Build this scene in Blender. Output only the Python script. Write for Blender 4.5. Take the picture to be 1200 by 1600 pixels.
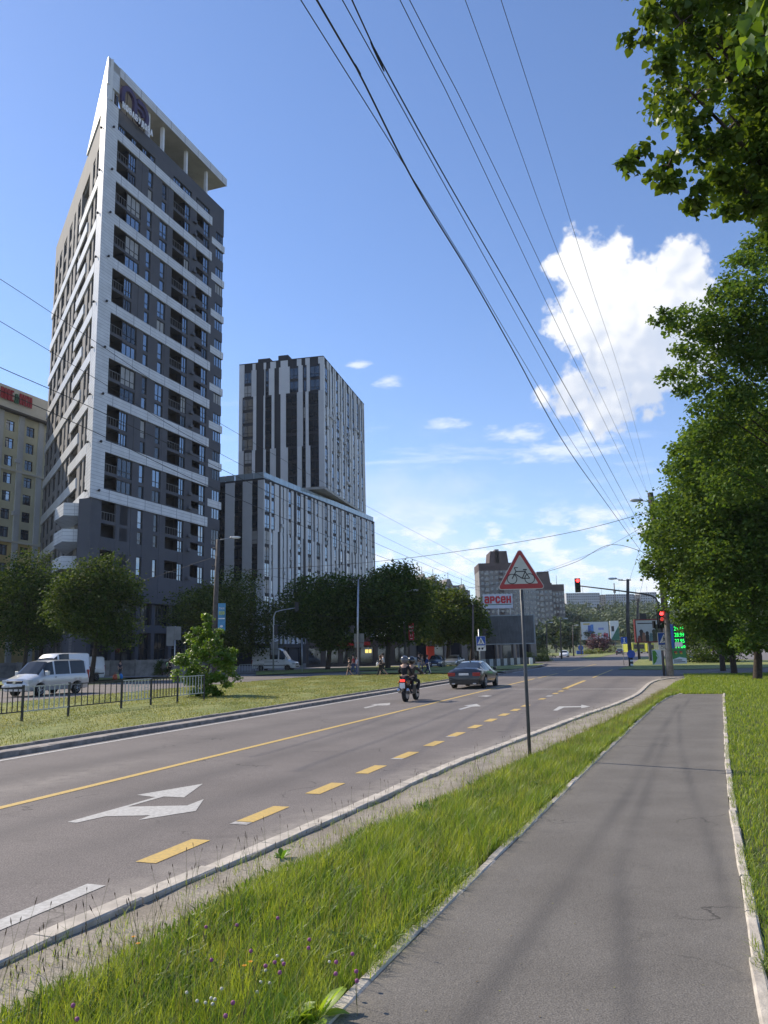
import bpy, bmesh, math, random
import numpy as np
from math import sin, cos, tan, radians as R_, pi, hypot, atan2, sqrt
from mathutils import Vector, Matrix, Quaternion

for o in list(bpy.data.objects): bpy.data.objects.remove(o)
S = bpy.context.scene
COL = S.collection
# ------------------------------------------------------------------ camera
FPX = 1244.0; PITCH = math.atan(218.5 / 1244); ROLL = R_(1.28); CAMH = 2.0
cF = np.array([0, cos(PITCH), sin(PITCH)]); _u = np.array([0, -sin(PITCH), cos(PITCH)]); _r = np.array([1., 0, 0])
cR = cos(ROLL) * _r - sin(ROLL) * _u; cU = cos(ROLL) * _u + sin(ROLL) * _r
cam = bpy.data.cameras.new('camera'); camo = bpy.data.objects.new('camera', cam); COL.objects.link(camo)
mw = Matrix(((cR[0], cU[0], -cF[0], 0), (cR[1], cU[1], -cF[1], 0), (cR[2], cU[2], -cF[2], CAMH), (0, 0, 0, 1)))
camo.matrix_world = mw
cam.sensor_fit = 'VERTICAL'; cam.sensor_height = 36; cam.sensor_width = 27; cam.lens = FPX / 1600 * 36
cam.clip_start = .05; cam.clip_end = 6000
S.camera = camo
S.render.resolution_x = 768; S.render.resolution_y = 1024
# ------------------------------------------------------------------ light
SUN_AZ = R_(-54); SUN_EL = R_(40)
S.view_settings.view_transform = 'Standard'; S.view_settings.look = 'None'; S.view_settings.gamma = 1
S.view_settings.use_curve_mapping = False; S.view_settings.exposure = 0.18
sl = bpy.data.lights.new('sun', 'SUN'); sl.energy = 5.0; sl.angle = R_(.53); sl.color = (1, .89, .72)
so = bpy.data.objects.new('sun', sl); COL.objects.link(so)
sdir = Vector((sin(SUN_AZ) * cos(SUN_EL), cos(SUN_AZ) * cos(SUN_EL), sin(SUN_EL)))
so.rotation_euler = sdir.to_track_quat('Z', 'Y').to_euler(); so.location = (-30, 20, 60)

def ray(x, y): return cF * FPX + cR * (x - 600) - cU * (y - 800)
def G(x, y, z=0.):
    d = ray(x, y); t = (z - CAMH) / d[2]; return Vector((d[0] * t, d[1] * t, z))
def at(x, y, Y):
    d = ray(x, y); t = Y / d[1]; return Vector((d[0] * t, Y, CAMH + d[2] * t))
RA = R_(19.4); re_ = Vector((sin(RA), cos(RA), 0)); rn_ = Vector((cos(RA), -sin(RA), 0))
def ab(a, b, z=0.): return re_ * a + rn_ * b + Vector((0, 0, z))

# ------------------------------------------------------------------ world: sky + clouds
W = bpy.data.worlds.new('World'); S.world = W; W.use_nodes = True
nt = W.node_tree; nt.nodes.clear()
class NB:
    def __init__(s, nt): s.nt = nt
    def n(s, t, **k):
        x = s.nt.nodes.new(t)
        for a, b in k.items(): setattr(x, a, b)
        return x
    def put(s, v, sock):
        if hasattr(v, 'is_output') or isinstance(v, bpy.types.NodeSocket): s.nt.links.new(v, sock)
        elif v is not None: sock.default_value = v
    def m(s, op, a, b=None, c=None, clamp=False):
        x = s.n('ShaderNodeMath', operation=op, use_clamp=clamp)
        for i, v in enumerate((a, b, c)):
            if v is not None: s.put(v, x.inputs[i])
        return x.outputs[0]
    def v(s, op, a, b=None):
        x = s.n('ShaderNodeVectorMath', operation=op); s.put(a, x.inputs[0])
        if b is not None: s.put(b, x.inputs[1])
        return x.outputs['Value'] if op in ('DOT_PRODUCT', 'LENGTH', 'DISTANCE') else x.outputs[0]
    def noise(s, vec, scale, detail=4, rough=.55, dist=0):
        x = s.n('ShaderNodeTexNoise'); s.put(vec, x.inputs['Vector']); x.inputs['Scale'].default_value = scale
        x.inputs['Detail'].default_value = detail; x.inputs['Roughness'].default_value = rough; x.inputs['Distortion'].default_value = dist
        return x.outputs['Fac']
    def smooth(s, v, lo, hi):
        x = s.n('ShaderNodeMapRange', interpolation_type='SMOOTHSTEP'); s.put(v, x.inputs[0])
        x.inputs[1].default_value = lo; x.inputs[2].default_value = hi; return x.outputs[0]
    def mix(s, f, a, b):
        x = s.n('ShaderNodeMix', data_type='RGBA'); s.put(f, x.inputs[0]); s.put(a, x.inputs[6]); s.put(b, x.inputs[7]); return x.outputs[2]
    def scale(s, v, vec):
        x = s.n('ShaderNodeMapping'); s.put(v, x.inputs[0]); x.inputs['Scale'].default_value = vec; return x.outputs[0]
B = NB(nt)
tc = B.n('ShaderNodeTexCoord').outputs['Generated']
D = B.v('NORMALIZE', tc)
sky = B.n('ShaderNodeTexSky', sky_type='NISHITA', sun_disc=False)
sky.sun_elevation = SUN_EL; sky.sun_rotation = SUN_AZ; sky.air_density = 1.0; sky.dust_density = 0.15; sky.ozone_density = 2.5; sky.altitude = 300
SKYS = 0.12
_sm = B.n('ShaderNodeMix', data_type='RGBA', blend_type='MULTIPLY'); _sm.inputs[0].default_value = 1; B.put(sky.outputs[0], _sm.inputs[6]); _sm.inputs[7].default_value = (1.12, 1.19, 1.38, 1); skyc = _sm.outputs[2]
sx = B.n('ShaderNodeSeparateXYZ'); B.put(D, sx.inputs[0]); dz = sx.outputs[2]
# cumulus: union of soft balls in direction space, edge broken by noise
def dirv(x, y):
    d = ray(x, y); return d / np.linalg.norm(d)
balls = [(905, 405, 46), (955, 400, 38), (870, 415, 26), (935, 450, 62), (925, 510, 55), (985, 470, 70), (1050, 415, 42), (1078, 410, 34), (1010, 440, 30), (1050, 480, 70),
         (960, 560, 62), (1030, 555, 68), (1080, 545, 58), (900, 615, 44), (850, 622, 26), (945, 640, 50), (1010, 600, 40), (858, 512, 14), (1019, 645, 12), (880, 480, 24)]
nz = B.noise(D, 13, 4, .5); nz2 = B.noise(D, 34, 3, .5); nz3 = B.noise(D, 85, 4, .6)
bil = lambda n_, a_: B.m('MULTIPLY', B.m('SUBTRACT', B.m('ABSOLUTE', B.m('SUBTRACT', n_, .5)), .07), a_)
nn = B.m('ADD', B.m('ADD', bil(nz, .062), bil(nz2, .045)), B.m('MULTIPLY', B.m('SUBTRACT', nz3, .5), .022))
f = None; light = None
for bx, by, br in balls:
    c = dirv(bx, by); rr = br / 1290.
    dd = B.v('DISTANCE', D, tuple(c))
    q = B.m('SUBTRACT', rr, dd)
    f = q if f is None else B.m('SMOOTH_MAX', f, q, .012)
cum = B.smooth(B.m('ADD', f, nn), -.001, .013)
# light and dark inside the cloud: sun comes from the upper left of it
c0 = dirv(985, 500)
tg = dirv(905, 430) - dirv(1060, 590); tg = tg / np.linalg.norm(tg)
lit = B.v('DOT_PRODUCT', B.v('SUBTRACT', D, tuple(c0)), tuple(tg))
offv = B.v('ADD', D, tuple(tg * .012))
dens = lambda v_: B.m('ADD', B.noise(v_, 11, 3, .45), B.m('MULTIPLY', B.m('ABSOLUTE', B.m('SUBTRACT', B.noise(v_, 26, 2, .4), .5)), .5))
nA = dens(D); nB = dens(offv)
lit2 = B.m('ADD', B.m('MULTIPLY', lit, 6.2), B.m('MULTIPLY', B.m('SUBTRACT', nA, nB), 3.4))
lit3 = B.m('ADD', B.m('ADD', lit2, .60), B.m('MULTIPLY', B.m('SUBTRACT', B.noise(D, 9, 3, .5), .5), .7))
ccol = B.mix(B.smooth(lit3, 0, 1), (4.9, 5.5, 6.7, 1), (7.9, 8.0, 8.2, 1))
# thin streaks lower down and pale patches to the horizon
Ds = B.scale(D, (1.0, 1.0, 5.5))
st = B.noise(Ds, 5.2, 7, .62, .4)
band = B.m('MULTIPLY', B.smooth(dz, .0, .08), B.m('SUBTRACT', 1, B.smooth(dz, .24, .36)))
streak = B.m('MULTIPLY', B.smooth(st, .53, .72), band)
# the two longer streaks beside the cumulus
def streakball(x, y, w, h):
    c = dirv(x, y); dv = B.v('SUBTRACT', D, tuple(c)); dv = B.scale(dv, (1290. / w, 1290. / w, 1290. / h))
    l = B.v('LENGTH', dv); return B.m('SUBTRACT', 1, l)
sb = None
for a in [(688, 663, 52, 13), (805, 678, 70, 17), (880, 705, 125, 20), (915, 690, 60, 26), (610, 595, 34, 14), (560, 570, 26, 9), (940, 803, 66, 14)]:
    q = streakball(*a); sb = q if sb is None else B.m('MAXIMUM', sb, q)
sn = B.noise(B.scale(D, (1, 1, 3)), 26, 6, .65)
sbf = B.m('MULTIPLY', B.smooth(B.m('ADD', sb, B.m('MULTIPLY', B.m('SUBTRACT', sn, .5), 2.4)), .1, 1.1), .62)
# veil low left and small low cumulus
vl = streakball(640, 800, 190, 130)
veil = B.m('MULTIPLY', B.smooth(B.m('ADD', vl, B.m('MULTIPLY', B.m('SUBTRACT', B.noise(B.scale(D, (1, 1, 1.6)), 9, 6, .6), .5), 2.2)), .0, 1.3), .45)
low = B.noise(B.scale(D, (1, 1, 2.2)), 21, 6, .58)
lowb = B.m('MULTIPLY', B.smooth(dz, .02, .05), B.m('SUBTRACT', 1, B.smooth(dz, .12, .2)))
lowc = B.m('MULTIPLY', B.m('MULTIPLY', B.smooth(low, .46, .62), lowb), .8)
hz = B.m('POWER', B.m('SUBTRACT', 1, B.m('ABSOLUTE', dz), clamp=True), 9)
base = B.mix(B.m('MULTIPLY', hz, .62), skyc, (6.0, 6.7, 7.9, 1))
c1 = B.mix(veil, base, (6.8, 7.2, 8.0, 1))
c2 = B.mix(B.m('MULTIPLY', streak, .35), c1, (7.8, 8.2, 8.9, 1))
c3 = B.mix(lowc, c2, (8.0, 8.2, 8.7, 1))
c4 = B.mix(sbf, c3, (8.3, 8.5, 8.9, 1))
c5 = B.mix(cum, c4, ccol)
bg = B.n('ShaderNodeBackground'); B.put(c5, bg.inputs[0]); bg.inputs[1].default_value = SKYS
wo = B.n('ShaderNodeOutputWorld'); nt.links.new(bg.outputs[0], wo.inputs[0])

# ------------------------------------------------------------------ materials
MATS = {}
def M(name, col, rough=.75, var=.12, sc=6., bump=0., bsc=60., metal=0., emit=0., spec=.5, attr=None, transl=0., col2=None, coord='Object', coat=0., brick=None, stretch=None):
    if name in MATS: return MATS[name]
    m = bpy.data.materials.new(name); m.use_nodes = True; n = NB(m.node_tree); n.nt.nodes.clear()
    out = n.n('ShaderNodeOutputMaterial'); p = n.n('ShaderNodeBsdfPrincipled')
    if coord == 'World': vec = n.n('ShaderNodeNewGeometry').outputs['Position']
    else: vec = n.n('ShaderNodeTexCoord').outputs['Object']
    if stretch: vec = n.scale(vec, stretch)
    c = tuple(col) + (1,)
    cc = tuple(col2) + (1,) if col2 else tuple(x * (1 - var) for x in col) + (1,)
    hi = c if col2 else tuple(min(1, x * (1 + var)) for x in col) + (1,)
    fac = n.smooth(n.noise(vec, sc, 5, .6), .3, .7)
    o = n.mix(fac, cc, hi)
    if attr:
        at_ = n.n('ShaderNodeAttribute', attribute_name='r'); o = n.mix(n.m('MULTIPLY', at_.outputs['Fac'], 1.0), o, tuple(attr) + (1,))
    if brick:
        br = n.n('ShaderNodeTexBrick'); n.put(vec, br.inputs['Vector'])
        br.inputs['Color1'].default_value = (1, 1, 1, 1); br.inputs['Color2'].default_value = (.93, .93, .93, 1); br.inputs['Mortar'].default_value = (.45, .45, .48, 1)
        br.inputs['Scale'].default_value = 1; br.inputs['Brick Width'].default_value = brick[0]; br.inputs['Row Height'].default_value = brick[1]; br.inputs['Mortar Size'].default_value = .022; br.inputs['Mortar Smooth'].default_value = .2; br.offset = 0.0 if len(brick) < 3 else brick[2]
        mp = n.n('ShaderNodeMapping'); n.put(vec, mp.inputs[0]); mp.inputs['Rotation'].default_value = (pi / 2, 0, 0); n.put(mp.outputs[0], br.inputs['Vector'])
        mx = n.n('ShaderNodeMix', data_type='RGBA', blend_type='MULTIPLY'); mx.inputs[0].default_value = 1; n.put(o, mx.inputs[6]); n.put(br.outputs[0], mx.inputs[7]); o = mx.outputs[2]
    n.put(o, p.inputs['Base Color']); p.inputs['Roughness'].default_value = rough; p.inputs['Metallic'].default_value = metal
    p.inputs['Specular IOR Level'].default_value = spec
    if coat: p.inputs['Coat Weight'].default_value = coat; p.inputs['Coat Roughness'].default_value = .04
    if emit:
        n.put(o, p.inputs['Emission Color']); p.inputs['Emission Strength'].default_value = emit
    if bump:
        b = n.n('ShaderNodeBump'); b.inputs['Strength'].default_value = bump; b.inputs['Distance'].default_value = .02
        n.put(n.noise(vec, bsc, 4, .7), b.inputs['Height']); n.put(b.outputs[0], p.inputs['Normal'])
    sh = p.outputs[0]
    if transl:
        t = n.n('ShaderNodeBsdfTranslucent'); tcx = n.n('ShaderNodeMix', data_type='RGBA', blend_type='MULTIPLY'); tcx.inputs[0].default_value = 1
        n.put(o, tcx.inputs[6]); tcx.inputs[7].default_value = (1.5, 1.35, .5, 1); n.put(tcx.outputs[2], t.inputs[0])
        ms = n.n('ShaderNodeMixShader'); ms.inputs[0].default_value = transl; n.nt.links.new(sh, ms.inputs[1]); n.nt.links.new(t.outputs[0], ms.inputs[2]); sh = ms.outputs[0]
    n.nt.links.new(sh, out.inputs[0]); MATS[name] = m; return m

def ground_mat(name, c_lo, c_hi, agg=(.6, 1.35), aggsc=95, stain_shade=(.04, .04, .045), dust=(.42, .38, .33), rough=.85, bump=.5, patch=.35, crack=0):
    """asphalt or earth: fine aggregate, patchy tone, cracks; attributes stain and dust mark worn tracks, painted kerb shade and dusty edges"""
    m = bpy.data.materials.new(name); m.use_nodes = True; n = NB(m.node_tree); n.nt.nodes.clear()
    out = n.n('ShaderNodeOutputMaterial'); p = n.n('ShaderNodeBsdfPrincipled')
    vec = n.n('ShaderNodeNewGeometry').outputs['Position']
    o = n.mix(n.smooth(n.noise(vec, patch, 6, .62), .35, .65), tuple(c_lo) + (1,), tuple(c_hi) + (1,))
    g = n.noise(vec, aggsc, 2, .8); g2 = n.noise(vec, aggsc * .22, 3, .7)
    gg = n.m('ADD', n.m('MULTIPLY', n.smooth(g, .32, .68), agg[1] - agg[0]), agg[0])
    gg = n.m('MULTIPLY', gg, n.m('ADD', n.m('MULTIPLY', g2, .5), .75))
    mx = n.n('ShaderNodeMix', data_type='RGBA', blend_type='MULTIPLY'); mx.inputs[0].default_value = 1
    cmb = n.n('ShaderNodeCombineXYZ'); [n.put(gg, cmb.inputs[i]) for i in range(3)]
    n.put(o, mx.inputs[6]); n.put(cmb.outputs[0], mx.inputs[7]); o = mx.outputs[2]
    sp = n.smooth(n.noise(vec, aggsc * .7, 1, .5), .70, .76)
    o = n.mix(n.m('MULTIPLY', sp, .5), o, (.02, .02, .02, 1))
    if crack:
        vo = n.n('ShaderNodeTexVoronoi', feature='DISTANCE_TO_EDGE'); wv = n.n('ShaderNodeTexNoise'); n.put(vec, wv.inputs['Vector']); wv.inputs['Scale'].default_value = 1.6; wv.inputs['Detail'].default_value = 6
        vv = n.v('ADD', vec, n.v('MULTIPLY', wv.outputs['Color'], (1.3, 1.3, 0))); n.put(vv, vo.inputs['Vector']); vo.inputs['Scale'].default_value = crack
        cr = n.m('MULTIPLY', n.m('SUBTRACT', 1, n.smooth(vo.outputs['Distance'], .0015, .007)), n.smooth(n.noise(vec, .55, 3, .6), .5, .62)); o = n.mix(n.m('MULTIPLY', cr, .7), o, (.03, .028, .026, 1))
        wt = n.noise(n.scale(n.v('ADD', vec, (0, 0, 0)), (1, 1, 1)), 2.4, 5, .7); o = n.mix(n.m('MULTIPLY', n.smooth(wt, .52, .78), .35), o, (.09, .083, .08, 1))
    a1 = n.n('ShaderNodeAttribute', attribute_name='stain_shade').outputs['Fac']; a2 = n.n('ShaderNodeAttribute', attribute_name='dust').outputs['Fac']
    o = n.mix(n.m('MULTIPLY', a1, n.m('ADD', .55, n.m('MULTIPLY', g2, .9)), clamp=True), o, tuple(stain_shade) + (1,))
    o = n.mix(n.m('MULTIPLY', a2, n.smooth(n.noise(vec, 3.1, 6, .7), .25, .7)), o, tuple(dust) + (1,))
    n.put(o, p.inputs['Base Color']); p.inputs['Roughness'].default_value = rough; p.inputs['Specular IOR Level'].default_value = .3
    b = n.n('ShaderNodeBump'); b.inputs['Strength'].default_value = bump; b.inputs['Distance'].default_value = .012
    n.put(n.m('ADD', g, n.m('MULTIPLY', g2, 1.2)), b.inputs['Height']); n.put(b.outputs[0], p.inputs['Normal'])
    n.nt.links.new(p.outputs[0], out.inputs[0]); return m

# ------------------------------------------------------------------ mesh helpers
def setp(o, label=None, cat=None, group=None, kind=None):
    if label: o['label'] = label
    if cat: o['category'] = cat
    if group: o['group'] = group
    if kind: o['kind'] = kind
    return o
def link(o, parent=None, loc=None, rot=None, scale=None):
    COL.objects.link(o)
    if parent is not None: o.parent = parent
    if loc is not None: o.location = loc
    if rot is not None: o.rotation_euler = rot
    if scale is not None: o.scale = scale
    return o
def thing(name, label, cat, loc=(0, 0, 0), rz=0, group=None):
    o = bpy.data.objects.new(name, None); o.empty_display_size = .3
    link(o, None, loc, (0, 0, rz)); return setp(o, label, cat, group)
def inst(name, mesh, parent=None, loc=(0, 0, 0), rot=(0, 0, 0), scale=None):
    return link(bpy.data.objects.new(name, mesh), parent, loc, rot, scale)
def copy_tree(o, parent=None):
    c = o.copy(); COL.objects.link(c); c.parent = parent
    for ch in o.children: copy_tree(ch, c)
    return c
class MB:
    def __init__(s): s.v = []; s.f = []; s.mi = []; s.mats = []; s.cur = 0; s.sm = []; s.smooth = False
    def mat(s, m):
        if m not in s.mats: s.mats.append(m)
        s.cur = s.mats.index(m); return s
    def add(s, vs, fs):
        b = len(s.v); s.v += [tuple(v) for v in vs]
        for f_ in fs: s.f.append(tuple(b + i for i in f_)); s.mi.append(s.cur); s.sm.append(s.smooth)
        return s
    def box(s, x0, x1, y0, y1, z0, z1):
        return s.add([(x0, y0, z0), (x1, y0, z0), (x1, y1, z0), (x0, y1, z0), (x0, y0, z1), (x1, y0, z1), (x1, y1, z1), (x0, y1, z1)],
                     [(3, 2, 1, 0), (4, 5, 6, 7), (0, 1, 5, 4), (1, 2, 6, 5), (2, 3, 7, 6), (3, 0, 4, 7)])
    def prism(s, pts, z0, z1, f=None):
        """pts 2D polygon; f maps (x,y,z)->3D"""
        f = f or (lambda x, y, z: (x, y, z)); n = len(pts)
        vs = [f(x, y, z0) for x, y in pts] + [f(x, y, z1) for x, y in pts]
        return s.add(vs, [tuple(range(n - 1, -1, -1)), tuple(range(n, 2 * n))] + [(i, (i + 1) % n, n + (i + 1) % n, n + i) for i in range(n)])
    def tube(s, pts, r, seg=8, cap=True, smooth=True):
        pts = [Vector(p) for p in pts]; rs = r if isinstance(r, (list, tuple)) else [r] * len(pts)
        old = s.smooth; s.smooth = smooth; vs = []; up = None
        for i, p in enumerate(pts):
            t = (pts[min(i + 1, len(pts) - 1)] - pts[max(i - 1, 0)]).normalized()
            if up is None: up = t.orthogonal().normalized()
            up = (up - t * up.dot(t)); up = up.normalized() if up.length > 1e-6 else t.orthogonal().normalized()
            w = t.cross(up)
            for k in range(seg): a = 2 * pi * k / seg; vs.append(p + (up * cos(a) + w * sin(a)) * rs[i])
        fs = [(i * seg + k, i * seg + (k + 1) % seg, (i + 1) * seg + (k + 1) % seg, (i + 1) * seg + k) for i in range(len(pts) - 1) for k in range(seg)]
        s.add(vs, fs)
        s.smooth = False
        if cap:
            b = len(s.v) - len(vs); s.f.append(tuple(b + k for k in range(seg - 1, -1, -1))); s.f.append(tuple(b + len(vs) - seg + k for k in range(seg))); s.mi += [s.cur] * 2; s.sm += [False] * 2
        s.smooth = old; return s
    def ball(s, c, r, seg=10, rings=6, sc=(1, 1, 1)):
        old = s.smooth; s.smooth = True; vs = []; fs = []
        for i in range(rings + 1):
            th = pi * i / rings
            for k in range(seg):
                a = 2 * pi * k / seg; vs.append((c[0] + r * sc[0] * sin(th) * cos(a), c[1] + r * sc[1] * sin(th) * sin(a), c[2] + r * sc[2] * cos(th)))
        for i in range(rings):
            for k in range(seg): fs.append((i * seg + k, (i + 1) * seg + k, (i + 1) * seg + (k + 1) % seg, i * seg + (k + 1) % seg))
        s.add(vs, fs); s.smooth = old; return s
    def mesh(s, name):
        me = bpy.data.meshes.new(name); me.from_pydata(s.v, [], s.f)
        for m in s.mats: me.materials.append(m)
        if s.mats: me.polygons.foreach_set('material_index', s.mi)
        me.polygons.foreach_set('use_smooth', s.sm); me.update(); return me
    def build(s, name, mat=None, parent=None, loc=(0, 0, 0), rot=(0, 0, 0), label=None):
        if mat is not None and not s.mats: s.mats = [mat]
        o = inst(name, s.mesh(name), parent, loc, rot)
        if label: o['label'] = label
        return o
def bevel(o, w=.01, seg=1):
    m = o.modifiers.new('bevel', 'BEVEL'); m.width = w; m.segments = seg; m.limit_method = 'ANGLE'; return o
def poly_sheet(name, pts, z, mat, kind='structure'):
    mb = MB(); n = len(pts); mb.add([(p[0], p[1], z) for p in pts], [tuple(range(n))])
    o = mb.build(name, mat); bm = bmesh.new(); bm.from_mesh(o.data); bmesh.ops.triangulate(bm, faces=bm.faces); bmesh.ops.recalc_face_normals(bm, faces=bm.faces)
    if bm.faces and sum(f_.normal.z for f_ in bm.faces) < 0: bmesh.ops.reverse_faces(bm, faces=bm.faces)
    bm.to_mesh(o.data); bm.free()
    if kind: o['kind'] = kind
    return o
def text(body, size, mat, name='lettering', parent=None, loc=(0, 0, 0), rot=(pi / 2, 0, 0), ext=.005, align='CENTER', bold=0., sx=1., shear=0, width=None):
    cu = bpy.data.curves.new(name, 'FONT'); cu.body = body; cu.size = size; cu.extrude = ext; cu.align_x = align; cu.align_y = 'CENTER'; cu.offset = bold; cu.shear = shear; cu.resolution_u = 3
    t = bpy.data.objects.new(name + '_src', cu); COL.objects.link(t); dg = bpy.context.evaluated_depsgraph_get()
    me = bpy.data.meshes.new_from_object(t.evaluated_get(dg)); bpy.data.objects.remove(t); bpy.data.curves.remove(cu)
    me.materials.clear(); me.materials.append(mat)
    if width:
        xs = [v.co.x for v in me.vertices]; w = max(xs) - min(xs); sx = width / w if w else 1
    return inst(name, me, parent, loc, rot, (sx, 1, 1))
def rs_line(pts, step, arc0=0.):
    """resample polyline -> list of (point, dir, s)"""
    P = [Vector(p) for p in pts]; out = []; L = [0]
    for i in range(len(P) - 1): L.append(L[-1] + (P[i + 1] - P[i]).length)
    s_ = arc0; i = 0
    while s_ < L[-1]:
        while L[i + 1] < s_: i += 1
        t = (s_ - L[i]) / (L[i + 1] - L[i]); out.append((P[i].lerp(P[i + 1], t), (P[i + 1] - P[i]).normalized(), s_)); s_ += step
    return out
def smooth_poly(P, n=6):
    P = [Vector(p) for p in P]; out = []
    for i in range(len(P) - 1):
        p0 = P[max(i - 1, 0)]; p1 = P[i]; p2 = P[i + 1]; p3 = P[min(i + 2, len(P) - 1)]
        for k in range(n):
            t = k / n; out.append(.5 * ((2 * p1) + (p2 - p0) * t + (2 * p0 - 5 * p1 + 4 * p2 - p3) * t * t + (3 * p1 - p0 - 3 * p2 + p3) * t ** 3))
    out.append(P[-1]); return out

GL = dict(Н=[[(0,0),(0,1)],[(1,0),(1,1)],[(0,.5),(1,.5)]], О=[[(0,.25),(0,.75),(.25,1),(.75,1),(1,.75),(1,.25),(.75,0),(.25,0),(0,.25)]], В=[[(0,0),(0,1),(.75,1),(.95,.85),(.95,.62),(.72,.52),(0,.52)],[(.72,.52),(1,.4),(1,.14),(.8,0),(0,0)]],
 А=[[(0,0),(.5,1),(1,0)],[(.2,.34),(.8,.34)]], Б=[[(.95,1),(0,1),(0,0),(.8,0),(1,.15),(1,.42),(.8,.56),(0,.56)]], У=[[(0,1),(.52,.42)],[(1,1),(.45,0),(.15,0)]], Д=[[(-.05,-.18),(-.05,0),(1.05,0),(1.05,-.18)],[(.15,0),(.3,1),(.88,1),(.88,0)]],
 Е=[[(1,1),(0,1),(0,0),(1,0)],[(0,.52),(.85,.52)]], М=[[(0,0),(0,1),(.5,.4),(1,1),(1,0)]], І=[[(.5,0),(.5,1)]], С=[[(1,.8),(.75,1),(.25,1),(0,.75),(0,.25),(.25,0),(.75,0),(1,.2)]], Т=[[(0,1),(1,1)],[(.5,0),(.5,1)]],
 Р=[[(0,0),(0,1),(.8,1),(1,.85),(1,.6),(.8,.45),(0,.45)]], а=[[(.05,.95),(.2,1),(.8,1),(1,.85),(1,0),(.2,0),(0,.12),(0,.42),(.2,.55),(1,.55)]], е=[[(1,.1),(.8,0),(.2,0),(0,.2),(0,.8),(.2,1),(.8,1),(1,.8),(1,.5),(0,.5)]])
def letters(body, w, h, th, mat, parent, loc, rot, gap=.28, dep=.1, names='letter'):
    """each letter of a sign as its own part, drawn with square strokes; loc is the centre"""
    n = len(body); lw = w / (n + gap * (n - 1)); x = -w / 2; Rm = Matrix.Rotation(rot[2], 4, 'Z') @ Matrix.Rotation(pi / 2, 4, 'X')
    for ch in body:
        q = MB(); q.mats = [mat]; k = 0
        for st in GL[ch]:
            for (a, b), (c, d) in zip(st[:-1], st[1:]):
                x0, z0, x1, z1 = a * (lw - th) + th / 2, b * (h - th) + th / 2, c * (lw - th) + th / 2, d * (h - th) + th / 2; l = hypot(x1 - x0, z1 - z0)
                if l < 1e-4: continue
                ux, uz = (x1 - x0) / l * th / 2, (z1 - z0) / l * th / 2; k += 1
                q.prism([(x0 - ux + uz, z0 - uz - ux), (x1 + ux + uz, z1 + uz - ux), (x1 + ux - uz, z1 + uz + ux), (x0 - ux - uz, z0 - uz + ux)], 0, dep + k * .002)
        o = inst(names, q.mesh(names), parent, Vector(loc) + Rm @ Vector((x, -h / 2, 0)), rot); x += lw * (1 + gap)
mWhite = M('white_paint', (.78, .78, .76), .45, .06, 3)
mDark = M('black_metal', (.02, .02, .022), .45)
mGalv = M('galvanised_steel', (.42, .43, .44), .4, .15, 8, metal=.7)
mRubber = M('tyre_rubber', (.012, .012, .012), .85)
mGlass = M('reflective_window_glass', (.30, .36, .42), .04, .12, .5, metal=.85)
mCurt = M('curtained_window', (.34, .33, .31), .35, .15, .8)
mGlassD = M('dark_window_glass', (.10, .115, .13), .06, .2, .5, metal=.75)
mCarGlass = M('car_glass', (.03, .035, .04), .04, .1, metal=.25)
mConc = M('weathered_concrete', (.32, .30, .27), .9, .25, 2.5, bump=.3, bsc=30)
mPole = M('dark_pole_concrete', (.10, .085, .075), .85, .3, 3, bump=.3, bsc=25)
mBark = M('bark', (.055, .042, .032), .95, .35, 9, bump=.8, bsc=22)
mSkin = M('skin', (.52, .32, .23), .6, .05)
mRed = M('red_paint', (.48, .03, .03), .45, .06, 4)
mBlue = M('blue_sign_paint', (.02, .09, .42), .4, .06)
mBlack = M('black_paint', (.012, .012, .014), .5)
# ================================================================== GROUND
def GP(l, z=0.): return [G(x, y, z) for x, y in l]
earth = M('bare_earth', (.16, .145, .10), .95, .3, .5, coord='World', col2=(.09, .11, .05))
# gently rising far country
def terrain():
    xs = np.concatenate([np.linspace(-900, 1500, 61)]); ys = np.array([-60, -20, 0, 20, 60, 120, 200, 260, 300, 340, 400, 460, 520, 600, 700, 800, 900, 1000, 1200, 1500, 2200, 3500])
    v = []
    for y in ys:
        for x in xs:
            z = -.15; kx = min(1, max(.12, (x / max(1, y) + .05) / .2))
            if y > 300: t = min(1, (y - 300) / 650); z += kx * 44 * t * t * (3 - 2 * t) + (3 * sin(x * .013) + 2 * sin(x * .031 + y * .01)) * t * kx
            v.append((x * max(1, y / 900), y, z))
    nx = len(xs); fs = [(j * nx + i, j * nx + i + 1, (j + 1) * nx + i + 1, (j + 1) * nx + i) for j in range(len(ys) - 1) for i in range(nx - 1)]
    mb = MB(); mb.smooth = True; mb.add(v, fs); setp(mb.build('ground', M('far_ground', (.07, .10, .035), .95, .3, .05, coord='World', col2=(.11, .11, .05))), kind='structure')
terrain()
mAsph = ground_mat('worn_asphalt', (.160, .142, .134), (.192, .171, .161), agg=(.62, 1.38), aggsc=60, crack=.33)
mPath = ground_mat('path_asphalt', (.148, .136, .122), (.176, .163, .147), agg=(.62, 1.36), aggsc=85, stain_shade=(.058, .056, .058), dust=(.3, .27, .22), patch=.9, crack=.5)
mDirt = ground_mat('dusty_verge', (.27, .235, .19), (.36, .32, .265), agg=(.75, 1.2), aggsc=50, stain_shade=(.10, .09, .08), dust=(.12, .14, .06), patch=1.2)
mSoil = ground_mat('turf_soil', (.05, .06, .02), (.085, .095, .035), aggsc=40, patch=.6)
mMown = ground_mat('mown_turf', (.15, .185, .045), (.26, .265, .085), agg=(.5, 1.5), aggsc=18, stain_shade=(.09, .07, .045), patch=.45)
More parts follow.
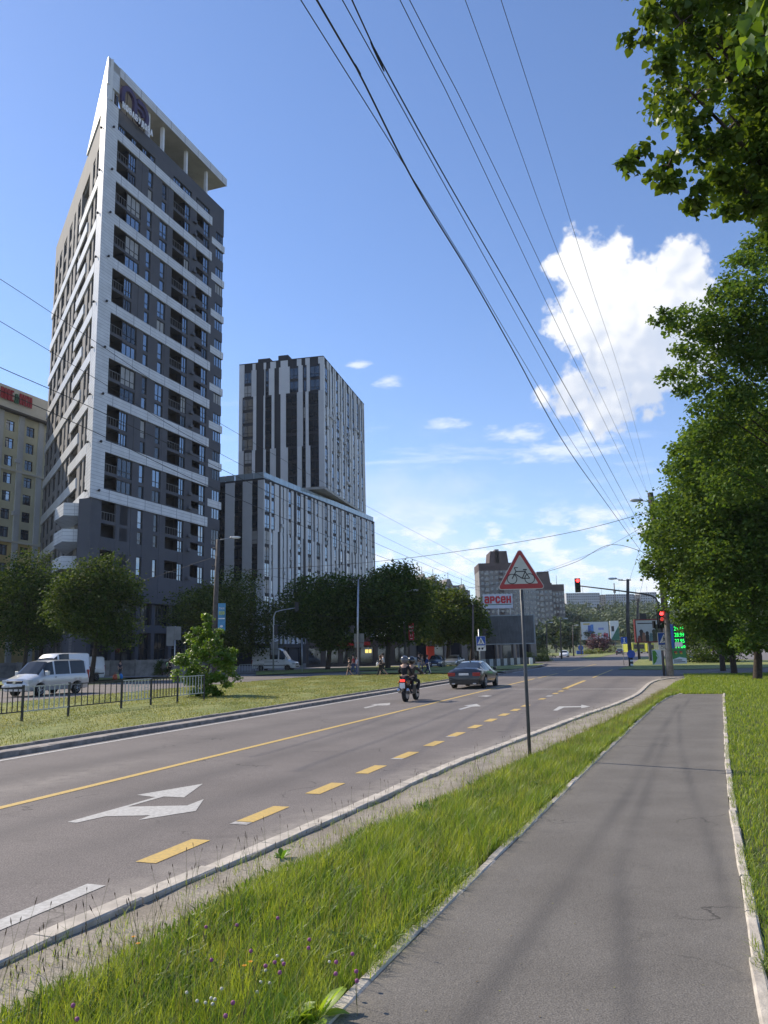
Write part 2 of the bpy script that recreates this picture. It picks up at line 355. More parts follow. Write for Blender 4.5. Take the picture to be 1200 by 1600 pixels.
def set_attr(me, name, vals):
    a = me.attributes.new(name, 'FLOAT', 'POINT'); a.data.foreach_set('value', np.asarray(vals, dtype=np.float32))

kR = [(4.6, -4.46), (6.7, -4.3), (8.3, -4.18), (10.2, -4.04), (13.2, -3.9), (17.5, -3.5), (20.5, -3.15), (24.8, -2.69), (30.4, -1.98), (36.0, -1.55), (42, -1.4), (47, -1.25), (51, -.8), (54, 0.3), (55.6, 2.2)]
kR = [(-14, -4.7), (-4, -4.6)] + kR
kerbR = smooth_poly([ab(a, b) for a, b in kR], 4)
def bR(a):
    ks = [(p.dot(re_), p.dot(rn_)) for p in kerbR]
    return float(np.interp(a, [k[0] for k in ks], [k[1] for k in ks]))
medB0 = -13.32
# road surface
def road():
    As = np.concatenate([np.arange(-14, 20, .5), np.arange(20, 56, 1.), [56]]); nb = 44; v = []; st = []; du = []
    for a in As:
        br = bR(a) if a < 51 else bR(51)
        for k in range(nb):
            t = k / (nb - 1); b = medB0 + (br - medB0) * t; p = ab(a, b); v.append((p.x, p.y, 0.))
            e = br - b; st.append(.30 * math.exp(-((b + 6.0) / .3) ** 2) * (.7 + .3 * sin(a * .7)) + .28 * math.exp(-((b + 7.6) / .3) ** 2) + .25 * math.exp(-((b + 3.2) / .3) ** 2) + .22 * math.exp(-((b + 10.8) / .5) ** 2))
            du.append(max(0, 1 - e / .75) * .75 + .3 * max(0, 1 - (b - medB0) / .35) + .33 * math.exp(-((b + 10.0) / .5) ** 2 - ((a - 11) / 3.2) ** 2) + .5 * math.exp(-((b + 9.3) / .9) ** 2 - ((a - 43) / 3.5) ** 2))
    n = len(As); fs = [(i * nb + k, i * nb + k + 1, (i + 1) * nb + k + 1, (i + 1) * nb + k) for i in range(n - 1) for k in range(nb - 1)]
    mb = MB(); mb.add(v, [f_[::-1] for f_ in fs]); o = mb.build('road', mAsph); set_attr(o.data, 'stain_shade', st); set_attr(o.data, 'dust', du)
    if o.data.polygons[0].normal.z < 0: o.data.flip_normals()
    o['kind'] = 'structure'
road()
def plate(name, abp, z, mat): return poly_sheet(name, [ab(a, b) for a, b in abp], z, mat)
plate('carriageway', [(-30, -27.5), (62, -27.5), (62, -13), (51, -12.9), (51, -.3), (56, 2.2), (60, 40), (74, 40), (82, -2), (330, 2), (600, 6), (600, -30), (110, -45), (62, -43), (-30, -41)], -.012, mAsph)
# median: kerb line
medK = [ab(a, medB0 - .0) for a in (-30, 0, 20, 40, 62, 78)] + [ab(92, -13.6), ab(100, -14.1), ab(104, -15)]
# crossing gap in the median between a=63.5 and 67
def median(a0, a1, name='median_turf'):
    As = np.arange(a0, a1 + .01, 1.2 if a1 - a0 > 6 else .6); Bs = np.linspace(medB0 - .62, -28.2, 22); v = []; st = []
    rng = random.Random(5)
    for a in As:
        for b in Bs:
            p = ab(a, b); z = .155 + .05 * sin(a * .8 + b) * sin(b * .9) - .02; v.append((p.x, p.y, z)); st.append(0)
    nb = len(Bs); fs = [(i * nb + k, (i + 1) * nb + k, (i + 1) * nb + k + 1, i * nb + k + 1) for i in range(len(As) - 1) for k in range(nb - 1)]
    mb = MB(); mb.smooth = True; mb.add(v, fs); o = mb.build(name, mMown); o['kind'] = 'structure'
    if o.data.polygons[0].normal.z < 0: o.data.flip_normals()
median(-30, 63.2); median(67.8, 76)
plate('crossing_paving', [(63.2, medB0), (67.8, medB0), (67.8, -28.2), (63.2, -28.2)], .02, M('crossing_paving', (.25, .23, .215), .9, .15, 2, coord='World'))
plate('median_turf', [(76, -13.9), (92, -14.2), (100, -14.8), (103, -16), (101, -20), (95, -26), (76, -27)], .16, mMown)
# strip of gutter stones: thin concrete strip between the two median kerbs
plate('gutter_strip', [(-30, medB0 - .12), (63.2, medB0 - .12), (63.2, medB0 - .52), (-30, medB0 - .52)], .10, M('strip_concrete', (.30, .27, .245), .9, .25, 3, coord='World'))
plate('gutter_strip', [(67.8, medB0 - .12), (92, medB0 - .2), (92, medB0 - .7), (67.8, medB0 - .52)], .128, MATS['strip_concrete'])
# verge on the right
def strip(name, left, right, z, mat, a0, a1, da, nb, zf=None, stf=None, duf=None):
    As = np.arange(a0, a1 + 1e-6, da); v = []; st = []; du = []
    for a in As:
        l = left(a); r = right(a)
        for k in range(nb):
            b = l + (r - l) * k / (nb - 1); p = ab(a, b); v.append((p.x, p.y, z + (zf(a, b) if zf else 0))); st.append(stf(a, b) if stf else 0); du.append(duf(a, b) if duf else 0)
    fs = [(i * nb + k, i * nb + k + 1, (i + 1) * nb + k + 1, (i + 1) * nb + k) for i in range(len(As) - 1) for k in range(nb - 1)]
    mb = MB(); mb.smooth = True; mb.add(v, fs); o = mb.build(name, mat); set_attr(o.data, 'stain_shade', st); set_attr(o.data, 'dust', du)
    if o.data.polygons[0].normal.z < 0: o.data.flip_normals()
    o['kind'] = 'structure'; return o
gL = [(-14, -3.75), (3.9, -3.88), (6.5, -3.82), (9.2, -3.56), (11.2, -3.25), (14.8, -2.86), (19.3, -2.28), (25, -1.65), (30, -1.2), (41.3, -.5), (46, -.25), (52, .4)]
pL = [(-14, -2.2), (4.4, -1.92), (5.5, -1.88), (7.2, -1.8), (9.4, -1.68), (13.8, -1.48), (18.7, -1.22), (26.1, -.83), (30, -.6), (33.7, -.28), (36.5, .25)]
pR = [(-14, -.2), (5.5, .3), (6.9, .36), (9.4, .45), (10.4, .48), (15, .68), (24.8, 1.2), (35.8, 1.79), (36.5, 1.85)]
ip = lambda L: (lambda a: float(np.interp(a, [q[0] for q in L], [q[1] for q in L])))
fgL, fpL, fpR = ip(gL), ip(pL), ip(pR)
wob = lambda a: .10 * sin(a * 1.7) + .07 * sin(a * 4.1 + 1)
strip('dirt_strip', lambda a: bR(a) + .05, lambda a: fgL(a) + .5, -.012, mDirt, -14, 54, .5, 8, lambda a, b: .012 * sin(a * 3) * sin(b * 7), lambda a, b: .5 * max(0, 1 - (b - bR(a)) / .3), lambda a, b: .0)  # kerb's shadow painted into the dirt colour, fading away from the kerb
strip('verge_turf', lambda a: fgL(a) + wob(a) + .25, lambda a: fpL(a) - .09, -.02, mSoil, -14, 36.2, .4, 6)
strip('verge_turf', lambda a: max(fgL(a), -9) + .25, lambda a: 16 + 0 * a, -.02, mSoil, 36.2, 60, .7, 26)
strip('lawn', lambda a: fpR(a) + .09, lambda a: 30, -.02, mSoil, -14, 36.2, .8, 30)
tracks = [[(4, -1.25), (7, -1.05), (12, -.72), (20, -.42), (30, .1)], [(4, -.3), (8, -.62), (12, -.5), (20, -.25)], [(8, .25), (12, .12), (18, .0), (26, .05), (34, .55)]]
def trk(a, b):
    s_ = 0
    for t, w in zip(tracks, (.09, .08, .06)):
        if t[0][0] - 1 <= a <= t[-1][0]: s_ = max(s_, (.36 + .12 * sin(a * 1.1 + w * 90)) * math.exp(-((b - float(np.interp(a, [q[0] for q in t], [q[1] for q in t]))) / w) ** 2))
    s_ = max(s_, .9 * math.exp(-((a - 15.95) / .05) ** 2) * 0)
    return s_
strip('footpath', fpL, fpR, .0, mPath, -14, 36.2, .3, 40, None, lambda a, b: trk(a, b), lambda a, b: .35 * max(0, 1 - (b - fpL(a)) / .2) + .35 * max(0, 1 - (fpR(a) - b) / .2))
poly_sheet('footpath', GP([(1066, 1057), (1100, 1056), (1190, 1054), (1260, 1053), (1260, 1050), (1190, 1051), (1100, 1052.5), (1063, 1054)], .0), .012, mPath)
# ---- kerb stones
def stone_mesh(name, L, w, h, ch, mat, seed=0):
    rng = random.Random(seed); mb = MB()
    pr = [(-w / 2, -h), (-w / 2, -ch), (-w / 2 + ch, 0), (w / 2 - ch, 0), (w / 2, -ch), (w / 2, -h)]
    vs = []
    for x in (0, L * .33, L * .66, L):
        for (y, z) in pr: vs.append((x, y + rng.uniform(-.004, .004), z + (rng.uniform(-.005, .003) if z > -h else 0)))
    fs = [(i * 6 + k, i * 6 + k + 1, (i + 1) * 6 + k + 1, (i + 1) * 6 + k) for i in range(3) for k in range(5)]
    fs += [(5, 4, 3, 2, 1, 0), (18, 19, 20, 21, 22, 23)]
    mb.add(vs, fs); mb.mats = [mat]; return mb.mesh(name)
def kerb(name, pts, L, w, h, z, mat, gap=.012, zj=.006, ch=.012):
    root = thing(name, None, None); root['kind'] = 'structure'; rng = random.Random(len(pts)); ms = [stone_mesh('kerb_stone', L - gap, w, h, ch, mat, i) for i in range(5)]
    for p, d, s_ in rs_line(pts, L):
        inst('kerb_stone', rng.choice(ms), root, (p.x + rng.uniform(-.006, .006), p.y + rng.uniform(-.006, .006), z + rng.uniform(-zj, zj)), (0, rng.uniform(-.004, .004), atan2(d.y, d.x) + rng.uniform(-.008, .008)))
mKerb = M('pale_kerb_concrete', (.50, .45, .385), .9, .22, 4, bump=.5, bsc=40, coord='World')
mKerbD = M('old_kerb_concrete', (.25, .225, .205), .9, .3, 4, bump=.5, bsc=40, coord='World')
kerb('kerb', kerbR, 1.0, .19, .2, .035, mKerb)
kerb('kerb', [ab(a, fpL(a) - .045) for a in np.arange(-14, 36.6, .8)], 1.0, .085, .15, .012, mKerb, zj=.004)
kerb('kerb', [ab(a, fpR(a) + .045) for a in np.arange(-14, 36.6, .8)], 1.0, .085, .15, .014, mKerb, zj=.006)
kerb('kerb', [ab(a, medB0 - .07) for a in np.arange(4, 63.1, 3)], 1.0, .15, .3, .105, mKerbD)
kerb('kerb', [ab(a, medB0 - .57) for a in np.arange(4, 63.1, 3)], 1.0, .12, .3, .165, mKerbD)
kerb('kerb', [ab(a, b) for a, b in [(67.8, -13.4), (78, -13.45), (90, -13.9), (98, -14.4), (102, -15.4), (102.5, -17)]], 1.0, .15, .3, .19, mKerbD)
# ---- painted markings
mYel = M('yellow_road_paint', (.64, .43, .11), .7, .22, 22, coord='World', bump=.3, col2=(.46, .33, .12))
mWl = M('white_road_paint', (.54, .53, .51), .7, .2, 18, coord='World', bump=.3, col2=(.38, .37, .35))
mWl2 = M('worn_white_road_paint', (.40, .385, .37), .8, .28, 8, coord='World', bump=.3)
mPink = M('faded_red_road_paint', (.34, .21, .20), .85, .25, 3, coord='World')
def mark(name, pts, mat, label=None, z=.005):
    o = poly_sheet(name, pts, z, mat); return o
def rect(a0, a1, b, w, mat, name='road_marking', z=.005): return mark(name, [ab(a0, b - w / 2), ab(a1, b - w / 2), ab(a1, b + w / 2), ab(a0, b + w / 2)], mat, z=z)
rect(-14, 55, -8.88, .16, mYel, 'yellow_line'); rect(72, 100, -8.7, .15, mYel, 'yellow_line', -.004); rect(55.5, 66, -8.8, .15, mYel, 'yellow_line', -.004)
rect(-14, 50.9, -12.98, .14, mWl, 'white_edge_line'); rect(69, 92, -13.0, .14, mWl, 'white_edge_line', -.004)
for i in range(18):
    a = 7.05 + 1.962 * i
    if i in (12,): continue
    rect(a, a + 1.0 - .012 * i, -5.06, .235, mYel if i not in (14,) else mWl2, 'yellow_dash')
for i in (1, 4, 6): a = 7.05 + 1.962 * i - .16; rect(a, a + .14, -5.06, .235, mWl2, 'worn_paint_patch')
rect(40.5, 51, -5.18, .22, mYel, 'yellow_line'); rect(54, 75, -5.15, .16, mYel, 'yellow_line', -.004)
for a0 in (3.2,): rect(3.0, 6.28, -5.02, .2, mWl, 'white_dash')
for i in range(12): rect(76 + i * 2.2, 77 + i * 2.2, -10.8, .12, mWl2, 'white_dash', -.004)
mark('stop_line', [ab(40.9, -8.6), ab(41.2, -8.6), ab(40.6, -1.75), ab(40.3, -1.75)], mWl2)
for k, (aa, w) in enumerate(((52.6, .5), (54.6, .5))):
    for j in range(9):
        b = -12.6 + j * 1.3; mark('crossing_stripe', [ab(aa, b), ab(aa + w, b), ab(aa + w - .1, b + 1.0), ab(aa - .1, b + 1.0)], mPink if j % 3 else mWl2, z=-.004 + .009 * (aa < 50))
Z2 = lambda l: [(x / 2, 1100 + y / 2) for x, y in l]
mark('turn_arrow', GP(Z2([(210, 370), (400, 317), (485, 292), (428, 285), (634, 250), (575, 293), (512, 290), (400, 322), (585, 318), (637, 298), (612, 335), (432, 364), (470, 349), (330, 352), (240, 372)])), mWl)
Z3 = lambda l: [(520 + x / 4, 960 + y / 4) for x, y in l]
mark('lane_arrow', GP(Z3([(192, 583), (262, 566), (235, 563), (360, 553), (355, 568), (318, 570), (280, 570), (205, 588)])), mWl2)
mark('lane_arrow', GP(Z3([(783, 593), (850, 574), (820, 570), (900, 560), (926, 575), (870, 577), (800, 597)])), mWl)
mark('lane_arrow', GP(Z3([(905, 512), (960, 506), (1000, 510), (960, 515)])), mWl2)
Z7 = lambda l: [(740 + x / 3.75, 1000 + y / 3.75) for x, y in l]
mark('lane_arrow', GP(Z7([(465, 414), (500, 390), (630, 388), (632, 380), (684, 390), (632, 400), (630, 394), (530, 396), (490, 414)])), mWl)
# ---- far surfaces on the right and beyond the junction
def gpoly(name, pix, z, mat): return poly_sheet(name, GP(pix, 0), z, mat)
gpoly('island_turf', [(965, 1046), (985, 1040), (1003, 1027), (1040, 1026), (1120, 1030), (1300, 1034), (1300, 1041), (1045, 1047)], .03, mMown)
gpoly('far_turf', [(700, 1023), (760, 1021), (835, 1019.5), (900, 1021), (935, 1021), (905, 1024), (700, 1029)], .03, mMown)
gpoly('far_turf', [(905, 1028), (925, 1022), (950, 1018.5), (965, 1018), (960, 1022), (925, 1029.3)], .03, mMown)
gpoly('far_turf', [(840, 1016.3), (930, 1014), (945, 1014.5), (905, 1017.5), (850, 1018.3)], .03, mMown)
gpoly('forecourt', [(990, 1020), (1010, 1013), (1300, 1010), (1500, 1034), (1300, 1034), (1040, 1027), (1000, 1026)], .0, M('forecourt_paving', (.17, .155, .15), .9, .15, .5, coord='World'))
gpoly('pavement', [(-400, 1075), (0, 1066), (150, 1060.5), (290, 1057), (400, 1052), (520, 1050), (560, 1046), (700, 1037), (700, 1030), (-400, 1053)], .05, M('pavement', (.24, .22, .205), .9, .2, .6, coord='World'))
gpoly('pavement_turf', [(-400, 1085), (0, 1072), (150, 1064), (200, 1062), (180, 1060), (0, 1066), (-400, 1076)], .09, mMown)
gpoly('pavement_turf', [(400, 1056), (470, 1052.8), (560, 1049), (640, 1046), (735, 1043), (735, 1040), (560, 1043), (400, 1050)], .09, mMown)

# ================================================================== GRASS
def blade_field(name, pos, h, w, lean, mat, zbase=0., seed=1, r=None, parent=None, kind='stuff', nseg=2):
    rng = np.random.default_rng(seed); n = len(pos); h = np.broadcast_to(h, n); w = np.broadcast_to(w, n)
    th = rng.uniform(0, 2 * pi, n); dirx = np.cos(th); diry = np.sin(th); ln = h * rng.uniform(.1, 1, n) * lean
    px = -np.sin(th + rng.normal(0, .5, n)); py = np.cos(th)
    L = []
    for t, wt in ((0, 1.), (.5, .85), (1., 0.)):
        cx = pos[:, 0] + dirx * ln * t ** 2; cy = pos[:, 1] + diry * ln * t ** 2; cz = pos[:, 2] + h * (t - .22 * lean * t * t)
        if wt > 0:
            L.append(np.stack([cx - px * w * wt / 2, cy - py * w * wt / 2, cz], 1)); L.append(np.stack([cx + px * w * wt / 2, cy + py * w * wt / 2, cz], 1))
        else: L.append(np.stack([cx, cy, cz], 1))
    V = np.stack(L, 1).reshape(-1, 3); idx = np.arange(n) * 5
    T = np.concatenate([np.stack([idx, idx + 1, idx + 3], 1), np.stack([idx, idx + 3, idx + 2], 1), np.stack([idx + 2, idx + 3, idx + 4], 1)])
    return tri_mesh(name, V, T, mat, np.repeat(rng.uniform(0, 1, n) if r is None else r, 5), parent, kind)
def tri_mesh(name, V, T, mat, r=None, parent=None, kind=None, loc=None):
    me = bpy.data.meshes.new(name); me.vertices.add(len(V)); me.vertices.foreach_set('co', V.astype(np.float32).ravel())
    me.loops.add(len(T) * 3); me.loops.foreach_set('vertex_index', T.astype(np.int32).ravel())
    me.polygons.add(len(T)); me.polygons.foreach_set('loop_start', np.arange(0, len(T) * 3, 3, dtype=np.int32))
    me.update(calc_edges=True); me.materials.append(mat)
    if r is not None: set_attr(me, 'r', r)
    o = inst(name, me, parent, loc or (0, 0, 0))
    if kind: o['kind'] = kind
    return o
mGrass = M('grass_blade', (.10, .195, .02), .45, .3, 1.2, attr=(.34, .41, .08), transl=.52, coord='World', col2=(.125, .235, .03))
mGrassY = M('dry_grass_blade', (.20, .215, .06), .7, .3, .5, attr=(.36, .33, .15), transl=.35, coord='World', col2=(.13, .17, .035))
rngG = np.random.default_rng(11)
def scatter(fl, fr, a0, a1, n, power=1.6, z=-.02):
    # denser near the camera
    u = rngG.random(n); a = a0 + (a1 - a0) * u ** power; l = np.array([fl(x) for x in a]); rr = np.array([fr(x) for x in a]); b = l + (rr - l) * rngG.random(n)
    x = a * sin(RA) + b * cos(RA); y = a * cos(RA) - b * sin(RA); return np.stack([x, y, np.full(n, z)], 1), a, b
def clumpf(a, b, s=1.): return .5 + .5 * np.sin(a * 2.3 * s + 1.3 * np.sin(b * 3.1 * s)) * np.sin(b * 4.7 * s + a * .9 * s)
P_, A_, B_ = scatter(lambda a: fgL(a) + wob(a), lambda a: fpL(a) - .1, 1.5, 38, 150000, 1.9)
dl = np.clip((B_ - np.array([fgL(a) for a in A_])) / .45, 0.12, 1)
H_ = (.07 + .15 * rngG.random(len(A_)) ** 1.2) * (.7 + .6 * clumpf(A_, B_, .8)) * dl ** .6 * np.clip(1.15 - A_ * .004, .8, 1.15)
W_ = (.0035 + .004 * rngG.random(len(A_))) * (1 + np.clip(A_ - 8, 0, 30) * .05)
keep = rngG.random(len(A_)) < np.clip(dl * 1.3, .15, 1)
blade_field('verge_grass', P_[keep], H_[keep], W_[keep], .75, mGrass, seed=2, r=np.clip(clumpf(A_, B_, 1.7)[keep] * .6 + rngG.random(keep.sum()) * .6 - .15, 0, 1))
P_, A_, B_ = scatter(lambda a: fgL(a) + .1, lambda a: fpL(a) - .12, 1.5, 30, 26000, 1.7)
cm = (np.sin(A_ * 3.1 + B_ * 2) * np.sin(B_ * 6 - A_) > -.1); n_ = cm.sum()
blade_field('verge_clover', P_[cm] + np.array([0, 0, .02]), .04 + .09 * rngG.random(n_), .014 + .012 * rngG.random(n_), 1.5, M('clover_leaf', (.07, .16, .02), .5, .3, 2, attr=(.16, .27, .05), transl=.45, coord='World', col2=(.05, .12, .02)), seed=12)
P_, A_, B_ = scatter(lambda a: fgL(a) + .1, lambda a: fpL(a) - .1, 1.5, 38, 9000, 1.7)
blade_field('verge_straw', P_, .16 + .16 * rngG.random(len(A_)), .0028 + .0002 * A_, .6, mGrassY, seed=13)
P_, A_, B_ = scatter(lambda a: fpR(a) + .1, lambda a: fpR(a) + .1 + 1.0 + a * .17, 2, 38, 90000, 1.5)
blade_field('lawn_grass', P_, (.04 + .09 * rngG.random(len(A_))) * (.7 + .6 * clumpf(A_, B_)), .005 + .0003 * A_, .8, mGrass, seed=3)
P_, A_, B_ = scatter(lambda a: fgL(a) + .2, lambda a: 3 + (a - 30) * .33, 36.4, 60, 60000, 1.0)
blade_field('lawn_grass', P_, (.06 + .16 * rngG.random(len(A_))), .016, .8, mGrass, seed=4)
P_, A_, B_ = scatter(lambda a: -28., lambda a: medB0 - .68, 6, 63, 110000, 1.2, .155)
blade_field('median_grass', P_, .025 + .06 * rngG.random(len(A_)) ** 2, .012 + .0003 * A_, 1.3, mGrassY, seed=5, r=(clumpf(A_, B_, .35) * rngG.random(len(A_))))
P_, A_, B_ = scatter(lambda a: fpL(a) - .13, lambda a: fpL(a) - .02, 2, 34, 9000, 1.6, -.01)
k_ = clumpf(A_, B_, 1.1) > .35; blade_field('edge_grass', P_[k_], .05 + .11 * rngG.random(k_.sum()), .005, 1.4, mGrass, seed=17)
P_, A_, B_ = scatter(lambda a: fpR(a) + .02, lambda a: fpR(a) + .13, 2, 34, 7000, 1.6, -.01)
k_ = clumpf(A_, B_, 1.3) > .4; blade_field('edge_grass', P_[k_], .04 + .08 * rngG.random(k_.sum()), .005, 1.4, mGrass, seed=18)
P_, A_, B_ = scatter(lambda a: fpL(a) + .0, lambda a: fpR(a), 2, 30, 260, 1.3, .004)
blade_field('path_litter', P_, .006, .012, 3.5, M('litter_brown', (.16, .11, .05), .9, .4, 3, attr=(.22, .22, .08), coord='World'), seed=19)
P_, A_, B_ = scatter(lambda a: bR(a) + .1, lambda a: fgL(a) + .15, 3.5, 30, 5200, 1.5, -.01)
k_ = clumpf(A_, B_, 1.9) > .45; blade_field('dirt_edge_grass', P_[k_], .03 + .12 * rngG.random(k_.sum()) ** 2, .005, 1.2, mGrass, seed=20)
# islands beyond the junction, seed stalks, weeds along the kerb
P_, A_, B_ = scatter(lambda a: bR(a) + .08, lambda a: bR(a) + .22, 4, 50, 900, 1.4, -.04)
k_ = (clumpf(A_, B_, .6) > .55); blade_field('kerb_weeds', P_[k_], .03 + .09 * rngG.random(k_.sum()), .006, 1., mGrass, seed=7)
mStalk = M('grass_stalk', (.16, .17, .07), .7, .2, 3, transl=.2)
mSeed = M('seed_head', (.13, .085, .05), .8, .3, 3)
mb = MB(); rs_ = random.Random(4)
for i in range(420):
    a = 3.8 + 24 * rs_.random() ** 1.7; b = fgL(a) + rs_.uniform(-.38, .5) if rs_.random() < .7 else rs_.uniform(fgL(a), fpL(a) - .15)
    p = ab(a, b, -.03); h = rs_.uniform(.2, .42); l = Vector((rs_.uniform(-.1, .1), rs_.uniform(-.1, .1), h)); q = p + l
    mb.mat(mStalk).tube([p, p + l * .5 + Vector((0, 0, .02)), q], [.0016, .0013, .001], 3, False); mb.mat(mSeed).tube([q, q + l.normalized() * .02, q + l.normalized() * rs_.uniform(.03, .06)], [.001, .0045, .001], 4, False)
setp(mb.build('seed_stalks'), kind='stuff')
# flowers one can count
def flower_kind(name, head_mat, r, h, kind):
    m1 = MB(); m1.mat(mStalk).tube([(0, 0, 0), (.01, 0, h * .6), (0, 0, h)], [.002, .0018, .0015], 4, False)
    m2 = MB(); m2.mat(head_mat)
    if kind == 'ball':
        m2.ball((0, 0, h + r * .6), r, 7, 5, (1, 1, .95))
        for k in range(10): a = k * 2.4; m2.tube([(0, 0, h + r * .6), (r * 1.15 * cos(a) * .8, r * 1.15 * sin(a) * .8, h + r * (.6 + .5 * sin(k)))], [r * .3, r * .1], 4, False)
    else:
        for k in range(9):
            a = k * 2 * pi / 9; m2.add([(0, 0, h), (r * cos(a - .25), r * sin(a - .25), h + .003), (r * 1.1 * cos(a), r * 1.1 * sin(a), h + .004), (r * cos(a + .25), r * sin(a + .25), h + .003)], [(0, 1, 2, 3)])
        m2.ball((0, 0, h + .002), r * .3, 6, 4)
    return m1.mesh('stem'), m2.mesh('flower_head')
fl_pink = flower_kind('p', M('clover_pink', (.42, .13, .30), .7, .2, 30, transl=.2), .013, .2, 'ball')
fl_white = flower_kind('w', M('clover_white', (.75, .74, .66), .7, .1, 30, transl=.2), .010, .16, 'ball')
fl_or = flower_kind('o', M('hawkweed_orange', (.85, .38, .02), .7, .1, 30, transl=.2), .014, .22, 'disc')
fz = lambda l: [(x / 2.143, 1420 + y / 2.143) for x, y in l]
def flowers(pix, ms, name, labs, group):
    for i, (x, y) in enumerate(pix):
        h = ms[2]; p = G(x, y, h)
        t = thing(name, labs, 'flower', (p.x, p.y, -.03), i * 1.3, group)
        inst('stem', ms[0], t); inst('flower_head', ms[1], t, (0, 0, 0), (0, 0, 0), (1, 1, 1))
flowers(fz([(245, 322), (258, 368), (755, 357), (780, 313), (793, 53), (889, 190), (920, 178), (950, 183), (1036, 102), (1033, 130), (1126, 177), (1124, 216), (1180, 150), (1193, 208), (708, 170), (840, 140), (930, 30), (937, 212), (1195, 240), (690, 60)]), (*fl_pink, .18), 'clover_flower', 'pink clover head on a thin stem in the unmown grass verge', 'pink clover heads in the verge')
flowers(fz([(625, 278), (688, 312), (707, 297), (712, 316), (903, 246), (873, 243), (945, 170), (928, 155), (890, 204), (1103, 175), (742, 265), (861, 276), (660, 306), (720, 300)]), (*fl_white, .14), 'clover_flower', 'small white clover head low in the unmown grass verge', 'white clover heads in the verge')
flowers(fz([(447, 89), (462, 111), (818, 185), (838, 172)]), (*fl_or, .2), 'hawkweed_flower', 'small orange hawkweed flower on a stem in the grass verge', 'orange flowers in the verge')
# broad leaved weeds
def weed(px, py, sc, label, n=9, seed=0, light=True):
    r_ = random.Random(seed); p = G(px, py, 0); t = thing('broadleaf_weed', label, 'weed', (p.x, p.y, -.02), 0)
    m = M('weed_leaf_pale' if light else 'weed_leaf', (.26, .40, .05) if light else (.10, .22, .03), .45, .2, 6, transl=.5)
    for k in range(n):
        a = k * 2.4 + r_.uniform(-.3, .3); L = sc * r_.uniform(.5, 1.); up = r_.uniform(.35, 1.1); mb = MB(); mb.smooth = True; vs = []
        for j in range(6):
            t_ = j / 5; w = L * .2 * sin(pi * min(1, t_ * .93 + .06)) ** .8; rad = L * (.15 + .85 * t_) * cos(up) ; z = L * (t_ * sin(up) * 1.1 - .35 * t_ * t_ * cos(up)) + .01
            c = Vector((cos(a) * rad, sin(a) * rad, z)); s_ = Vector((-sin(a), cos(a), 0)) * w; vs += [c - s_ + Vector((0, 0, w * .35)), c, c + s_ + Vector((0, 0, w * .35))]
        fs = [(j * 3 + i, j * 3 + i + 1, j * 3 + i + 4, j * 3 + i + 3) for j in range(5) for i in range(2)]
        mb.add(vs, fs); mb.build('leaf', m, t)
weed(492, 1592, .30, 'pale green broad leaved weed beside the near left corner of the footpath', 11, 1)
weed(450, 1600, .22, 'low broad leaved weed left of the pale green one', 9, 2)
weed(440, 1340, .16, 'small leafy weed rooted at the edge of the dirt strip near the kerb', 8, 3, False)
weed(660, 1345, .2, 'leafy dark green weed clump halfway along the grass verge', 10, 5, False)
weed(120, 1580, .14, 'leafy weed at the bottom left end of the grass verge', 9, 6, False)
# ================================================================== BUILDINGS
class Face:
    """vertical wall plane: u along the wall, v inwards, z up, in the frame of its building's Empty (placed at world origin o)"""
    def __init__(s, org, az_deg, inward_left, base):
        a = R_(az_deg); s.o = Vector(org) - Vector(base); s.d = Vector((sin(a), cos(a), 0)); l = Vector((-cos(a), sin(a), 0)); s.n = l if inward_left else -l
        s.left = inward_left
    def p(s, u, v, z): return s.o + s.d * u + s.n * v + Vector((0, 0, z))
    def box(s, mb, u0, u1, v0, v1, z0, z1):
        P = [s.p(u, v, z) for z in (z0, z1) for (u, v) in ((u0, v0), (u1, v0), (u1, v1), (u0, v1))]
        fs = [(3, 2, 1, 0), (4, 5, 6, 7), (0, 1, 5, 4), (1, 2, 6, 5), (2, 3, 7, 6), (3, 0, 4, 7)]
        if not s.left: fs = [f_[::-1] for f_ in fs]
        mb.add(P, fs)
    def hit(s, px, py, base, v=0):
        d = Vector(ray(px, py)); q = s.o + Vector(base) + s.n * v; C0 = Vector((0, 0, CAMH)); t = (q - C0).dot(s.n) / d.dot(s.n); h = C0 + d * t; return (h - q).dot(s.d), h.z
    def rot(s):  # rotation so that local +Y points inward
        return (0, 0, atan2(s.n.y, s.n.x) - pi / 2)
WIN = {}
def window_mesh(w, h, n, transom, glass, fmat, rec=.10):
    k = (round(w, 2), round(h, 2), n, transom, glass.name, fmat.name)
    if k in WIN: return WIN[k]
    f = MB(); f.mats = [fmat]; t = .07; 
    f.box(-w / 2, w / 2, 0, .1, 0, t); f.box(-w / 2, w / 2, 0, .1, h - t, h); f.box(-w / 2, -w / 2 + t, .002, .1, t, h - t); f.box(w / 2 - t, w / 2, .002, .1, t, h - t)
    for i in range(1, n): x = -w / 2 + w * i / n; f.box(x - .035, x + .035, .004, .1, t, h - t)
    if transom: f.box(-w / 2 + t, w / 2 - t, .006, .1, h * transom - .035, h * transom + .035)
    g = MB(); g.mats = [glass]; g.box(-w / 2 + t * .5, w / 2 - t * .5, .06, .085, t * .5, h - t * .5)
    WIN[k] = (f.mesh('window'), g.mesh('pane')); return WIN[k]
def put_window(face, parent, u0, u1, v, z0, z1, n=2, transom=0, glass=None, fmat=None):
    fm, gm = window_mesh(u1 - u0, z1 - z0, n, transom, glass or mGlass, fmat or mDark)
    w = inst('window', fm, parent, face.p((u0 + u1) / 2, v, z0), face.rot()); inst('pane', gm, w); return w

